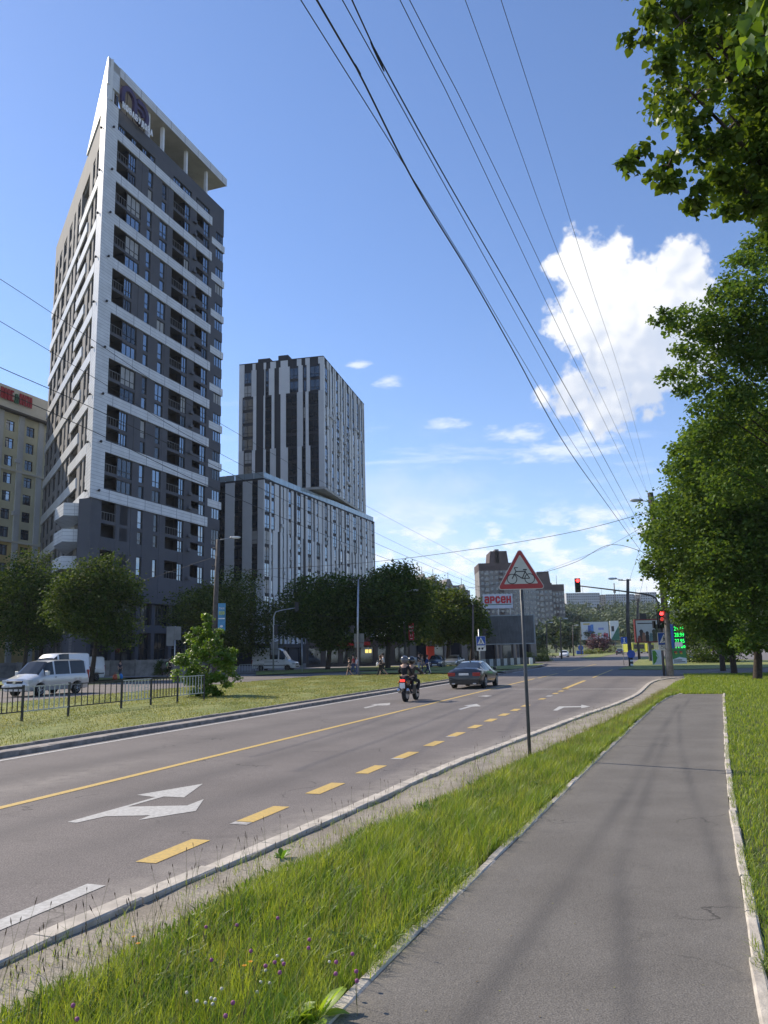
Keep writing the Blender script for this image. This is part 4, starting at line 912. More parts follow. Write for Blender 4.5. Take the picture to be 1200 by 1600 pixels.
# ---------------------------------------------------- distant panel blocks
mGreyC = M('aged_panel_concrete', (.235, .22, .215), .9, .22, .15); mRustC = M('brown_red_cladding', (.085, .058, .056), .9, .2, .3); mPaleC = M('pale_panel_concrete', (.40, .39, .375), .9, .12, .2)
def far_block(name, label, px0, px1, ptop, Y, az, depth, floors, cols, wall, balc=None, crown=None, zb=-1, every=1, topband=None, stuff=False, glass=None):
    A = at(px0, 1000, Y); Bp = at(px1, 1000, Y); ztop = at((px0 + px1) / 2, ptop, Y).z
    a = R_(az); L = (Bp.x - A.x) / max(.3, sin(a)) if az else Bp.x - A.x; base = Vector((A.x, A.y, 0))
    T = thing(name, label, 'building', base); Fc = Face(base, az, True, base); H_ = ztop - zb; fh = H_ / floors
    q = MB(); Fc.box(q, 0, L, .4, depth, zb, ztop); q.build('wall', wall, T)
    if topband: q = MB(); Fc.box(q, -.1, L + .1, .0, depth, ztop - topband, ztop + .5); q.build('parapet', mRustC, T)
    cw = L / cols; rr = random.Random(px0); wm = {}; rows = MB(); q = MB(); cnt = 0
    for i in range(cols): Fc.box(q, i * cw, i * cw + cw * .28, .1, .4, zb, ztop - (topband or 0))
    Fc.box(q, L - .01, L + .02, .1, .4, zb, ztop - (topband or 0)); q.build('facade_rib', wall, T)
    bm_ = MB(); 
    for k in range(floors - (1 if topband else 0)):
        for i in range(cols):
            u0 = i * cw + cw * .34; u1 = (i + 1) * cw - cw * (.22 if stuff or zb > 10 else .08); z0 = zb + k * fh + fh * .3; z1 = z0 + fh * .5
            if balc and i % balc[0] == balc[1]:
                bm_.mat(balc[2] if rr.random() < .6 else mPaleC); Fc.box(bm_, i * cw + .2, (i + 1) * cw - .2, -1.0, .4, z0 - fh * .28, z0 + fh * .12)
            z0 = max(z0, zb)
            if cnt < 280 and not stuff:
                key = (round(u1 - u0, 1), round(z1 - z0, 1))
                if key not in wm: m_ = MB(); m_.mats = [glass or mGlassD]; m_.box(-(u1 - u0) / 2, (u1 - u0) / 2, 0, .12, 0, z1 - z0); wm[key] = m_.mesh('window')
                inst('window', wm[key], T, Fc.p((u0 + u1) / 2, .25, z0), Fc.rot())
            else: rows.mat(glass or mGlassD); Fc.box(rows, u0, u1, .25, .37, z0, z1)
            cnt += 1
    if rows.v: setp(rows.build('window_rows', None, T), kind='stuff')
    if bm_.v: setp(bm_.build('balcony_rows', None, T), kind='stuff')
    if crown:
        for (f0, f1, h, m_, tap) in crown:
            q = MB(); a_ = [(L * f0, ztop), (L * f1, ztop), (L * f1 - tap, ztop + h), (L * f0 + tap, ztop + h)]
            vs = [Fc.p(u, v_, z) for v_ in (.2, depth * .8) for u, z in a_]; q.add(vs, [(0, 1, 2, 3), (7, 6, 5, 4), (0, 4, 5, 1), (1, 5, 6, 2), (2, 6, 7, 3), (3, 7, 4, 0)]); q.build('roof_block', m_, T)
    q = MB(); q.tube([Fc.p(L * .55, 5, ztop), Fc.p(L * .55, 5, ztop + 7)], .15, 4); q.build('antenna', mDark, T)
    return T
far_block('panel_tower', 'tall grey panel tower with brown roof block behind the bicycle sign, left of it', 753, 806, 881, 430, 90, 22, 16, 7, mGreyC, (3, 1, mRustC), [(.32, .90, 7.0, mRustC, .8), (.5, .62, 8, mGreyC, 0)], topband=3.5)
far_block('panel_tower', 'grey panel block with pale windows just right of the bicycle sign', 806, 842, 905, 455, 90, 20, 14, 6, mPaleC, None, [(.2, .95, 4, mRustC, 1.)], topband=None)
far_block('panel_tower', 'grey panel tower with dark brown stepped roof right of the bicycle sign', 840, 867, 912, 520, 90, 18, 12, 4, mGreyC, (4, 1, mPaleC), [(.1, .95, 8, mRustC, 1.0)], topband=4)
far_block('panel_tower', 'grey panel tower with red brown balconies, rightmost of the dark high-rises', 867, 886, 914, 540, 90, 18, 11, 4, mGreyC, (4, 1, mRustC), None, topband=4)
for i, (x0, x1, pt) in enumerate(((660, 676, 906), (677, 694, 909), (696, 722, 914), (723, 738, 922))):
    far_block('brown_apartment_block', 'brown stepped apartment block above the tree tops, ' + ('leftmost of the four', 'second from the left', 'the widest of the four', 'rightmost and lowest of the four')[i], x0, x1, pt, 380 + i * 12, 70, 18, 10, 3, M('brown_panel_concrete', (.15, .125, .115), .9, .2, .2), (3, 1, mRustC), [(.1, .6, 3.2, mGreyC, 1.5)])
mWC = M('white_panel_concrete', (.52, .53, .55), .9, .08, .1)
for i, (x0, x1, pt, m_) in enumerate(((889, 944, 926, mWC), (944, 951, 929, M('beige_panel_concrete', (.45, .36, .29), .9)), (951, 998, 928, mWC), (998, 1006, 929, M('beige_panel_concrete', (.45, .36, .29), .9)), (1006, 1033, 925, mWC))):
    far_block('white_panel_block', ('long white nine storey block on the hill, left end of the row', 'narrow beige joint block between the first two white blocks', 'white nine storey block in the middle of the hill row', 'narrow beige joint block between the last two white blocks', 'white nine storey block at the right end of the hill row')[i], x0, x1, pt, 900 + i * 3, 82, 14, 9, max(2, int((x1 - x0) / 3.4)), m_, None, None, zb=36, glass=M('far_window', (.04, .05, .065), .3, .2, .3))
q = MB(); c = at(961, 935, 905); zt_ = at(961, 911, 905).z; q.tube([(c.x, c.y, zt_ - 26), (c.x, c.y, zt_)], .6, 5); q.tube([(c.x, c.y, zt_ - 11), (c.x, c.y, zt_ - 8)], 1.5, 6); setp(q.build('lattice_mast', mGreyC), 'slim radio mast above the white block on the hill', 'mast')
# ================================================================== TREES
mLeafNear = M('linden_leaf', (.065, .13, .02), .42, .3, 1.5, attr=(.17, .24, .04), transl=.42, coord='World', col2=(.035, .075, .014), spec=.3)
mLeafMid = M('linden_leaf_mid', (.068, .145, .028), .6, .3, .6, attr=(.18, .265, .06), transl=.45, coord='World', col2=(.040, .092, .018), spec=.2)
mLeafDark = M('dark_leaf', (.044, .084, .018), .7, .3, .5, attr=(.12, .175, .035), transl=.3, coord='World', col2=(.020, .042, .011), spec=.15)
mLeafBright = M('young_leaf', (.10, .20, .025), .45, .3, 1.5, attr=(.20, .30, .05), transl=.45, coord='World', col2=(.055, .12, .018))
mLeafPale = M('pale_leaf', (.15, .19, .05), .6, .3, 1., attr=(.24, .27, .09), transl=.35, coord='World', col2=(.09, .13, .03))
mLeafFar = M('far_leaf', (.052, .088, .032), .7, .3, .08, attr=(.095, .13, .05), transl=.2, coord='World', col2=(.032, .058, .026))
mSpruce = M('spruce_needle', (.018, .034, .022), .8, .3, .2, coord='World')
mPurp = M('purple_leaf', (.09, .02, .03), .6, .3, 1., coord='World')
def leaves(name, pos, size, mat, rng, shape=4, droop=.5, parent=None, flat=.6, near=None):
    n = len(pos); th = rng.uniform(0, 2 * pi, n)
    t = np.stack([np.cos(th), np.sin(th), -droop * rng.uniform(.2, 2.2, n)], 1); t /= np.linalg.norm(t, axis=1)[:, None]
    up = np.stack([rng.normal(0, flat, n), rng.normal(0, flat, n), np.ones(n)], 1); nn_ = up - t * (up * t).sum(1)[:, None]; nn_ /= np.linalg.norm(nn_, axis=1)[:, None] + 1e-9
    s_ = np.cross(t, nn_); sz = size * rng.uniform(.6, 1.25, n)
    if shape == 4: tv = [(0, 0, 0), (-.42, .42, .1), (0, 1, -.02), (.42, .42, .1)]; tf = [(0, 2, 1), (0, 3, 2)]
    elif shape == 3: tv = [(-.5, 0, 0), (.5, .2, 0), (0, 1, 0)]; tf = [(0, 1, 2)]
    else: tv = [(0, .05, 0), (-.42, .0, .05), (-.55, .38, .12), (-.3, .78, .08), (0, 1.08, -.1), (.3, .78, .08), (.55, .38, .12), (.42, .0, .05), (0, .45, -.02)]; tf = [(8, i, i + 1) for i in range(7)] + [(8, 7, 0)]
    V = np.stack([pos + (s_ * a + t * b + nn_ * c) * sz[:, None] for a, b, c in tv], 1).reshape(-1, 3)
    idx = np.arange(n) * len(tv); T = np.concatenate([np.stack([idx + a, idx + b, idx + c], 1) for a, b, c in tf])
    return tri_mesh(name, V, T, mat, np.repeat(np.clip(rng.beta(1.2, 2.2, n), 0, 1), len(tv)), parent)
def crown_points(clumps, n, rng, sub=26, spread=.2, shell=.55, flatten=1.):
    """leaf positions: each clump carries sub-sprays placed towards its skin, leaves gather round each spray; gaps stay between sprays"""
    vol = np.array([c[3] * c[4] * c[5] for c in clumps]) ** .58; vol /= vol.sum(); out = []; sp = []
    for c, w in zip(clumps, vol):
        m_ = max(20, int(n * w)); k = max(5, int(sub * (c[3] * c[4] * c[5]) ** .33 ** .8))
        d = rng.normal(size=(k, 3)); d /= np.linalg.norm(d, axis=1)[:, None]; r_ = shell + (1 - shell) * rng.random(k) ** .7
        cen = d * r_[:, None] * np.array(c[3:6]) + np.array(c[:3]); sp.append(cen)
        i = rng.integers(0, k, m_); g = np.clip(rng.normal(size=(m_, 3)), -1.7, 1.7) * spread * np.array([1, 1, .62 * flatten]) * (np.array(c[3:6]).mean() ** .6)
        g[:, 2] -= np.abs(rng.normal(size=m_)) * spread * .25
        out.append(cen[i] + g)
    return np.concatenate(out), np.concatenate(sp)
def auto_clumps(c, R, n, rng, rs=.42):
    out = []
    for i in range(n):
        z = 1 - 2 * (i + .5) / n; th = i * 2.39996 + rng.uniform(-.4, .4); r_ = sqrt(max(0, 1 - z * z)); q = rng.uniform(.5, .86)
        k = rs * rng.uniform(.75, 1.25)
        out.append((c[0] + R[0] * r_ * cos(th) * q, c[1] + R[1] * r_ * sin(th) * q, c[2] + R[2] * z * q, R[0] * k, R[1] * k, R[2] * k * .8))
    out.append((c[0], c[1], c[2], R[0] * .5, R[1] * .5, R[2] * .5)); return out
def tree(name, label, cat, base, trunk_r, fork_z, clumps, nleaf, lsize, mat, seed, shape=4, sub=26, spread=.2, group=None, lean=(0, 0), nbr=14, brr=.3, droop=.5, inner=None, flat=.6, twigs=0):
    rng = np.random.default_rng(seed); base = Vector(base); T = thing(name, label, cat, base, 0, group)
    cl = [(c[0] - base.x, c[1] - base.y, c[2] - base.z, c[3], c[4], c[5]) for c in clumps]
    top = Vector((lean[0], lean[1], fork_z)); mb = MB()
    mid = top * .5 + Vector((rng.normal() * .06, rng.normal() * .06, 0)) * fork_z * .3
    mb.tube([Vector((0, 0, -.3)), Vector((0, 0, .12)), mid, top], [trunk_r * 1.5, trunk_r * 1.08, trunk_r * .9, trunk_r * .75], 9)
    mb.build('trunk', mBark, T)
    P, sp = crown_points(cl, nleaf, rng, sub, spread)
    hi = max(c[2] for c in cl); lead = Vector((np.mean([c[0] for c in cl]), np.mean([c[1] for c in cl]), hi * .8)); br = MB()
    br.tube([top - Vector((0, 0, .1)), top.lerp(lead, .5) + Vector((.2, .1, 0)), lead], [trunk_r * .72, trunk_r * .42, trunk_r * .1], 7)
    order = sorted(range(len(cl)), key=lambda i: -cl[i][3])[:nbr]
    for i in order:
        c = Vector(cl[i][:3]); t0 = min(.85, max(0, (c.z - fork_z) / max(1, (lead.z - fork_z)) * .6)); s0 = top.lerp(lead, t0); L = (c - s0).length
        m_ = s0.lerp(c, .5) + Vector((0, 0, -.06 * L)) ; r0 = trunk_r * brr * (1 - t0 * .5)
        br.tube([s0, m_, c, c + (c - m_).normalized() * cl[i][3] * .5], [r0, r0 * .6, r0 * .3, r0 * .08], 5)
    br.build('branches', mBark, T)
    if twigs:
        tw = MB()
        for i in rng.choice(len(sp), min(twigs, len(sp)), replace=False):
            q = Vector(sp[i]); c = min((Vector(c[:3]) for c in cl), key=lambda v: (v - q).length); tw.tube([c, c.lerp(q, .55) + Vector((0, 0, .04)), q], [trunk_r * .07, trunk_r * .045, trunk_r * .02], 3, False)
        setp(tw.build('twigs', mBark, T), kind='stuff')
    o = leaves('crown', P, lsize, mat, rng, shape, droop, T, flat)
    o['kind'] = 'stuff' if False else ''
    del o['kind']; return T
def pc(px, py, Y, rpx, sy=1., dep=1.1):
    p = at(px, py, Y); r_ = rpx * Y / 1263.; return (p.x, p.y, p.z, r_, r_ * dep, r_ * sy)
rngT = np.random.default_rng(77)
# --- row of lindens along the path (right)
clA = [pc(*q) for q in [(1000, 45, 9.5, 34, .7), (1030, 95, 9.6, 34, .8), (1065, 35, 10, 50, .9), (1130, 80, 10, 60), (1085, 150, 9.8, 46, .9), (1095, 205, 9.8, 30, .8), (1150, 190, 10.3, 50), (1190, 60, 9.5, 60), (1200, 150, 10, 50),
      (1000, 248, 9.6, 30, .7), (1045, 258, 9.8, 40, .8), (1080, 300, 9.9, 30, .9), (1120, 265, 10.2, 34, .8), (1165, 300, 10.2, 42, .8), (1205, 270, 10.5, 50), (1195, 330, 10.2, 26, .8), (1150, 328, 10.2, 22, .7), (1215, 350, 10.4, 30, .8), (1180, 250, 10.2, 40), (1120, 230, 10, 34), (1225, 200, 10, 60), (1060, -30, 10, 70), (1140, -60, 10, 80), (1220, -20, 10, 80), (985, -40, 10, 24), (1260, 300, 11, 60), (1300, 100, 11, 90)]]
clA += auto_clumps((8.6, 11.5, 10.8), (3.6, 3.4, 3.6), 14, rngT)
tree('linden_tree', 'nearest linden, large heart shaped leaves on boughs reaching in from the top right corner', 'tree', (8.8, 11.5, 0), .26, 4.6, clA, 62000, .092, mLeafNear, 1, 9, 34, .17, 'lindens along the footpath', nbr=30, brr=.34, twigs=400, flat=.7)
clE = [pc(*q) for q in [(1175, 30, 5.2, 40, 1), (1205, 60, 5.2, 45, 1), (1165, 5, 5.4, 40, 1), (1240, 20, 5.2, 60, 1)]]
tree('linden_tree', 'pale yellow green leaves of the overhanging linden at the very top right edge', 'tree', (6.6, 4.2, 0), .2, 3.4, clE + auto_clumps((6.3, 4.4, 7.6), (1.9, 1.9, 1.6), 8, rngT), 4200, .10, mLeafBright, 31, 9, 14, .13, 'lindens along the footpath', nbr=8, droop=1.4)
clB = [pc(*q) for q in [(1030, 494, 29, 18, .6), (1052, 500, 29, 24, .6), (1080, 500, 29.5, 38, .7), (1128, 452, 30, 24, .7), (1075, 545, 29, 26, .6), (1048, 586, 29, 20, .6), (1068, 610, 29, 16, .6), (1100, 580, 30, 45, .8), (1160, 425, 30, 36), (1190, 392, 30, 32), (1225, 380, 30, 45), (1185, 520, 30, 60), (1125, 530, 30, 34), (1150, 500, 30, 60), (1190, 470, 29, 60), (1160, 580, 30, 50), (1120, 640, 29.5, 42), (1180, 660, 30, 70), (1100, 690, 30, 30), (1150, 740, 30, 50)]]
clB += auto_clumps((20, 30, 11.8), (4.8, 5, 5.0), 18, rngT)
tree('linden_tree', 'second linden along the path, drooping leafy boughs against the big cloud', 'tree', (18.6, 30, 0), .3, 3.6, clB, 110000, .155, mLeafMid, 2, 4, 44, .22, 'lindens along the footpath', nbr=28, twigs=200)
clC = [pc(*q) for q in [(1070, 735, 43, 30, .8), (1062, 700, 43, 18, .7), (1100, 690, 44, 38), (1150, 640, 44, 48), (1110, 780, 43, 45), (1170, 760, 43, 60), (1210, 700, 44, 70), (1140, 850, 43, 48), (1190, 850, 43, 60), (1180, 930, 43, 45), (1130, 920, 44, 38), (1200, 990, 44, 42, .7), (1170, 1000, 44, 24, .6)]]
clC += auto_clumps((21.5, 46, 9.8), (5, 4.6, 5.6), 16, rngT)
tree('linden_tree', 'third linden with the thick dark trunk, rightmost of the three trunks in view', 'tree', (20.8, 45.8, 0), .24, 2.6, clC, 80000, .22, mLeafMid, 3, 4, 40, .27, 'lindens along the footpath', nbr=22)
clD = [pc(*q) for q in [(1020, 835, 51, 14, .8), (1045, 805, 52, 28), (1060, 850, 52, 38), (1030, 880, 51, 24), (1090, 800, 53, 45), (1062, 925, 52, 30), (1085, 900, 52, 45), (1092, 965, 52, 30, .8), (1128, 990, 52, 28, .7), (1130, 930, 53, 46), (1110, 750, 53, 34), (1150, 860, 53, 50), (1145, 1008, 53, 22, .6)]]
clD += auto_clumps((25.6, 55.0, 9.0), (4.4, 4.2, 4.6), 14, rngT)
tree('linden_tree', 'fourth linden, middle trunk of the three, crown bulging left over the concrete lamp post', 'tree', (23.1, 54.2, 0), .2, 2.5, clD, 75000, .23, mLeafMid, 4, 4, 40, .27, 'lindens along the footpath', nbr=20)
tree('linden_tree', 'farthest linden of the path row, slim leftmost trunk of the three', 'tree', (25.8, 62.5, 0), .2, 2.6, auto_clumps((28.6, 63.2, 8.2), (4.0, 4.0, 4.2), 18, rngT), 20000, .22, mLeafMid, 5, 4, 30, .3, 'lindens along the footpath', nbr=14)
def hedge(name, label, cat, pts, n, size, mat, seed, shape=4, spread=.3):
    rng = np.random.default_rng(seed); b0 = Vector((pts[0][0], pts[0][1], 0)); T = thing(name, label, cat, b0)
    P, sp = crown_points([(p[0] - b0.x, p[1] - b0.y, p[2], p[3], p[4], p[5]) for p in pts], n, rng, 18, spread, .35); P[:, 2] = np.abs(P[:, 2])
    leaves('foliage', P, size, mat, rng, shape, .4, T); mb = MB()
    for p in pts: 
        for k in range(3): mb.tube([(p[0] - b0.x + .1 * k, p[1] - b0.y, -.1), (p[0] - b0.x + rng.normal() * .3 * p[3], p[1] - b0.y, p[2])], [.05, .02], 4)
    mb.build('stems', mBark, T); return T
hedge('hedge', 'dark tall hedge behind the linden trunks on the right', 'hedge', [(*G(1096, 1034.5)[:2], 1.8, 3.2, 1.6, 2.6), (*G(1128, 1035)[:2], 1.6, 3, 1.6, 2.4), (*G(1088, 1033.5)[:2], 4.2, 1.6, 1.6, 2.0), (*G(1112, 1034)[:2], 4.6, 3.2, 1.6, 2.0)], 9000, .28, mLeafDark, 9)
# --- left side
def simple_tree(label, px, pbase, pxl, pxr, ptop, n, size, mat, seed, pbot=None, name='street_tree', group='trees beyond the left carriageway', tr=.22, ncl=20, shape=4, spread=.38, k=1., Y=None):
    g = G(px, pbase) if Y is None else Vector((at(px, 1000, Y).x, Y, 0)); Y = g.y
    l = at(pxl, 950, Y).x; r_ = at(pxr, 950, Y).x; top = at(px, ptop, Y).z; bot = at(px, pbot or pbase - 40, Y).z; rng = np.random.default_rng(seed)
    c = ((l + r_) / 2, Y, (top + bot) / 2); Rr = ((r_ - l) / 2 * k * 1.1, (r_ - l) / 2 * k, (top - bot) / 2 * 1.12)
    return tree(name, label, 'tree', g, tr, max(1.4, bot + .6), auto_clumps(c, Rr, ncl, rng, .40), n, size, mat, seed, shape, 30, spread, group, nbr=14, lean=(0.3, 0))
mLD = mLeafDark
simple_tree('dark street tree with the thin bent trunk just right of the silver minivan', 142, 1065, 84, 214, 872, 26000, .24, mLD, 11, 1012)
simple_tree('broad dark street tree above the silver minivan at the left edge', 35, 1063, -50, 105, 870, 26000, .24, mLD, 12, 1008)
simple_tree('street tree behind the left lamp post with sunlit olive top', 350, 1051, 268, 424, 905, 26000, .28, M('olive_leaf', (.042, .072, .016), .55, .3, .5, attr=(.17, .20, .05), transl=.35, coord='World', col2=(.04, .07, .016), spec=.15), 13, 1022)
simple_tree('dark round street tree right of the white cargo van', 512, 1047, 445, 575, 900, 22000, .32, mLD, 14, 1006, tr=.3)
simple_tree('tallest dark street tree, behind the red banner post', 606, 1045, 545, 674, 884, 26000, .34, mLD, 15, 1000, tr=.32)
simple_tree('street tree with a paler green crown left of the blank billboard', 700, 1040, 655, 748, 918, 16000, .36, M('mid_leaf', (.045, .085, .016), .55, .3, .5, attr=(.15, .20, .04), transl=.35, coord='World', col2=(.035, .065, .014), spec=.15), 16, 1006, tr=.3)
simple_tree('small dark tree between the paler tree and the blank billboard', 736, 1038, 712, 762, 948, 7000, .38, mLD, 17, 1004, tr=.25)
simple_tree('dark tree in the gap between the two tall street trees, set back', 655, 1036, 610, 715, 905, 12000, .42, mLD, 18, 1000, tr=.3)
simple_tree('dark tree filling in behind the white cargo van', 470, 1040, 430, 520, 925, 9000, .4, mLD, 19, 1004, tr=.3)
simple_tree('dark tree behind the fence at the base of the tower', 60, 1054, 10, 120, 905, 9000, .36, mLD, 20, 1010, tr=.3)
# young bright tree on the median
g = G(320, 1093); clY = [(g.x + a, g.y + b, z, r_, r_, rz) for a, b, z, r_, rz in [(0, 0, .75, .9, .5), (-.9, .2, 1.1, .6, .5), (.9, -.1, 1.1, .65, .5), (-.4, 0, 1.7, .85, .6), (.6, .2, 1.8, .8, .6), (-1.1, 0, 1.9, .45, .4), (1.15, 0, 2.1, .4, .35), (0, 0, 2.5, .75, .6), (-.5, 0, 2.9, .5, .45), (.4, 0, 3.1, .4, .4), (-.05, 0, 3.6, .32, .5), (.1, .1, .35, .6, .3)]]
tree('young_tree', 'bushy bright green young tree on the mown median in front of the railing', 'tree', (g.x, g.y, .2), .07, .5, clY, 10500, .125, mLeafBright, 21, 4, 26, .17, None, nbr=12, brr=.4)
hedge('bush', 'pale green round bush right of the blank billboard at the junction', 'bush', [(*G(842, 1033)[:2], 1.0, 1.7, 1.5, 1.3), (*G(832, 1034)[:2], .8, 1.3, 1.2, 1.1), (*G(852, 1033.5)[:2], .8, 1.2, 1.2, 1.0)], 5000, .17, mLeafPale, 22, spread=.25)
hedge('bush', 'dark weedy bush growing against the concrete wall near the backpacker', 'bush', [(*G(252, 1056.5)[:2], .9, 1.0, .5, .9)], 1200, .15, mLeafDark, 23, spread=.2)
def far_tree(label, px, ptop, pbot, w, Y, n, mat, seed, size=.9, name='far_tree', group='trees in the far middle distance', cat='tree'):
    x0 = at(px - w / 2, 1000, Y).x; x1 = at(px + w / 2, 1000, Y).x; zt = at(px, ptop, Y).z; zb = at(px, pbot, Y).z; rng = np.random.default_rng(seed)
    c = ((x0 + x1) / 2, Y, (zt + max(zb, 0) + 1) / 2); Rr = ((x1 - x0) / 2, (x1 - x0) / 2, (zt - zb) / 2)
    tree(name, label, cat, (c[0], Y, max(0, zb) - 1), .3, 2.5, auto_clumps(c, Rr, 9, rng, .5), n, size, mat, seed, 3, 12, .8, group, nbr=4)
FT = [(818, 978, 1012, 26, 230, 'dark tree behind the right end of the blank billboard'), (840, 985, 1014, 20, 260, 'small tree right of the bicycle sign post, below the high-rises'), (868, 968, 1014, 30, 300, 'tall tree left of the first far lamp pole'), (890, 972, 1014, 26, 290, 'round tree behind the maroon car'), (905, 958, 1012, 34, 420, 'tree under the left end of the white blocks'),
      (930, 966, 1004, 40, 450, 'broad tree above the far advertising billboard'), (918, 975, 1010, 26, 380, 'lower tree left of the advertising billboard'), (960, 962, 1000, 36, 480, 'tree between the spruces and the lamp pole'), (985, 958, 1000, 34, 500, 'tree behind the tall dark lamp pole'), (1005, 962, 1004, 30, 470, 'tree above the red framed billboard'), (1022, 955, 1004, 26, 430, 'tree beside the traffic signal arm pole'), (946, 970, 1000, 30, 430, 'low tree under the dark spruces'),
      (1060, 955, 1010, 50, 300, 'tree hidden behind the fuel price board'), (1110, 960, 1015, 60, 260, 'dense tree behind the fourth linden'), (1170, 965, 1020, 60, 240, 'dense tree far behind the linden trunks'), (780, 985, 1014, 30, 250, 'tree behind the middle of the blank billboard'), (745, 975, 1014, 34, 240, 'tree behind the left end of the blank billboard'), (882, 950, 970, 22, 620, 'tree at the foot of the rightmost dark high-rise')]
for i, (px, pt, pb, w, Y, lab) in enumerate(FT): far_tree(lab, px, pt, pb, w, Y, 1500, mLeafFar, 100 + i, size=.6 + Y * .0022)
for i, (px, pt, pb, w) in enumerate(((936, 944, 968, 12), (943, 949, 968, 9), (950, 950, 969, 9), (957, 945, 969, 12))):
    Y = 700; b = at(px, pb, Y); zt = at(px, pt, Y).z; hw = w * Y / 1263 / 2; T = thing('spruce_tree', 'dark pointed spruce on the hill, ' + ('leftmost and tallest of four', 'second of four from the left', 'third of four from the left', 'rightmost of four')[i], 'tree', (b.x, Y, b.z - 2), 0, 'spruces on the hill')
    rng = np.random.default_rng(i); n = 1400; t = rng.random(n) ** .7; H_ = zt - b.z + 2; a = rng.uniform(0, 2 * pi, n); r_ = hw * (1 - t + .04) * (.6 + .5 * np.abs(np.sin(t * 26))) * rng.uniform(.6, 1, n)
    P = np.stack([r_ * np.cos(a), r_ * np.sin(a), 1 + t * (H_ - 1)], 1); leaves('crown', P, 1.3, mSpruce, rng, 3, 1.2, T); MB().tube([(0, 0, -1), (0, 0, H_ * .9)], [.3, .08], 5).build('trunk', mBark, T)
hedge('shrub', 'dark purple leaved shrub on the far traffic island', 'shrub', [(*G(938, 1021)[:2], 3.2, 3.4, 3, 2.6)], 1500, .6, mPurp, 24, 3, .5)
hedge('shrub', 'low pale green shrubs right of the purple shrub on the far island', 'shrub', [(*G(950, 1020)[:2], 1, 4, 3, 1.1), (*G(925, 1022)[:2], .8, 3, 2, .8)], 1200, .5, mLeafPale, 25, 3, .4)
# far wooded hillside below the white blocks: one mass
rng = np.random.default_rng(5); cl = []
for i in range(190):
    px = rng.uniform(800, 1260); Y = rng.uniform(400, 760); t = min(1, (Y - 300) / 650); zg = 44 * t * t * (3 - 2 * t); x = at(px, 1000, Y).x
    cl.append((x, Y, zg + 4, 8, 8, 6))
P, _ = crown_points(cl, 26000, rng, 8, 1.0, .4); setp(leaves('hillside_woods', P, 2.3, mLeafFar, rng, 3), kind='stuff')
# ================================================================== STREET FURNITURE
mLamp = M('lamp_glass', (.62, .63, .62), .3, .05)
def label_sheet(mb, w, h, y, z, x=0): mb.box(x - w / 2, x + w / 2, y - .003, y + .003, z, z + h)
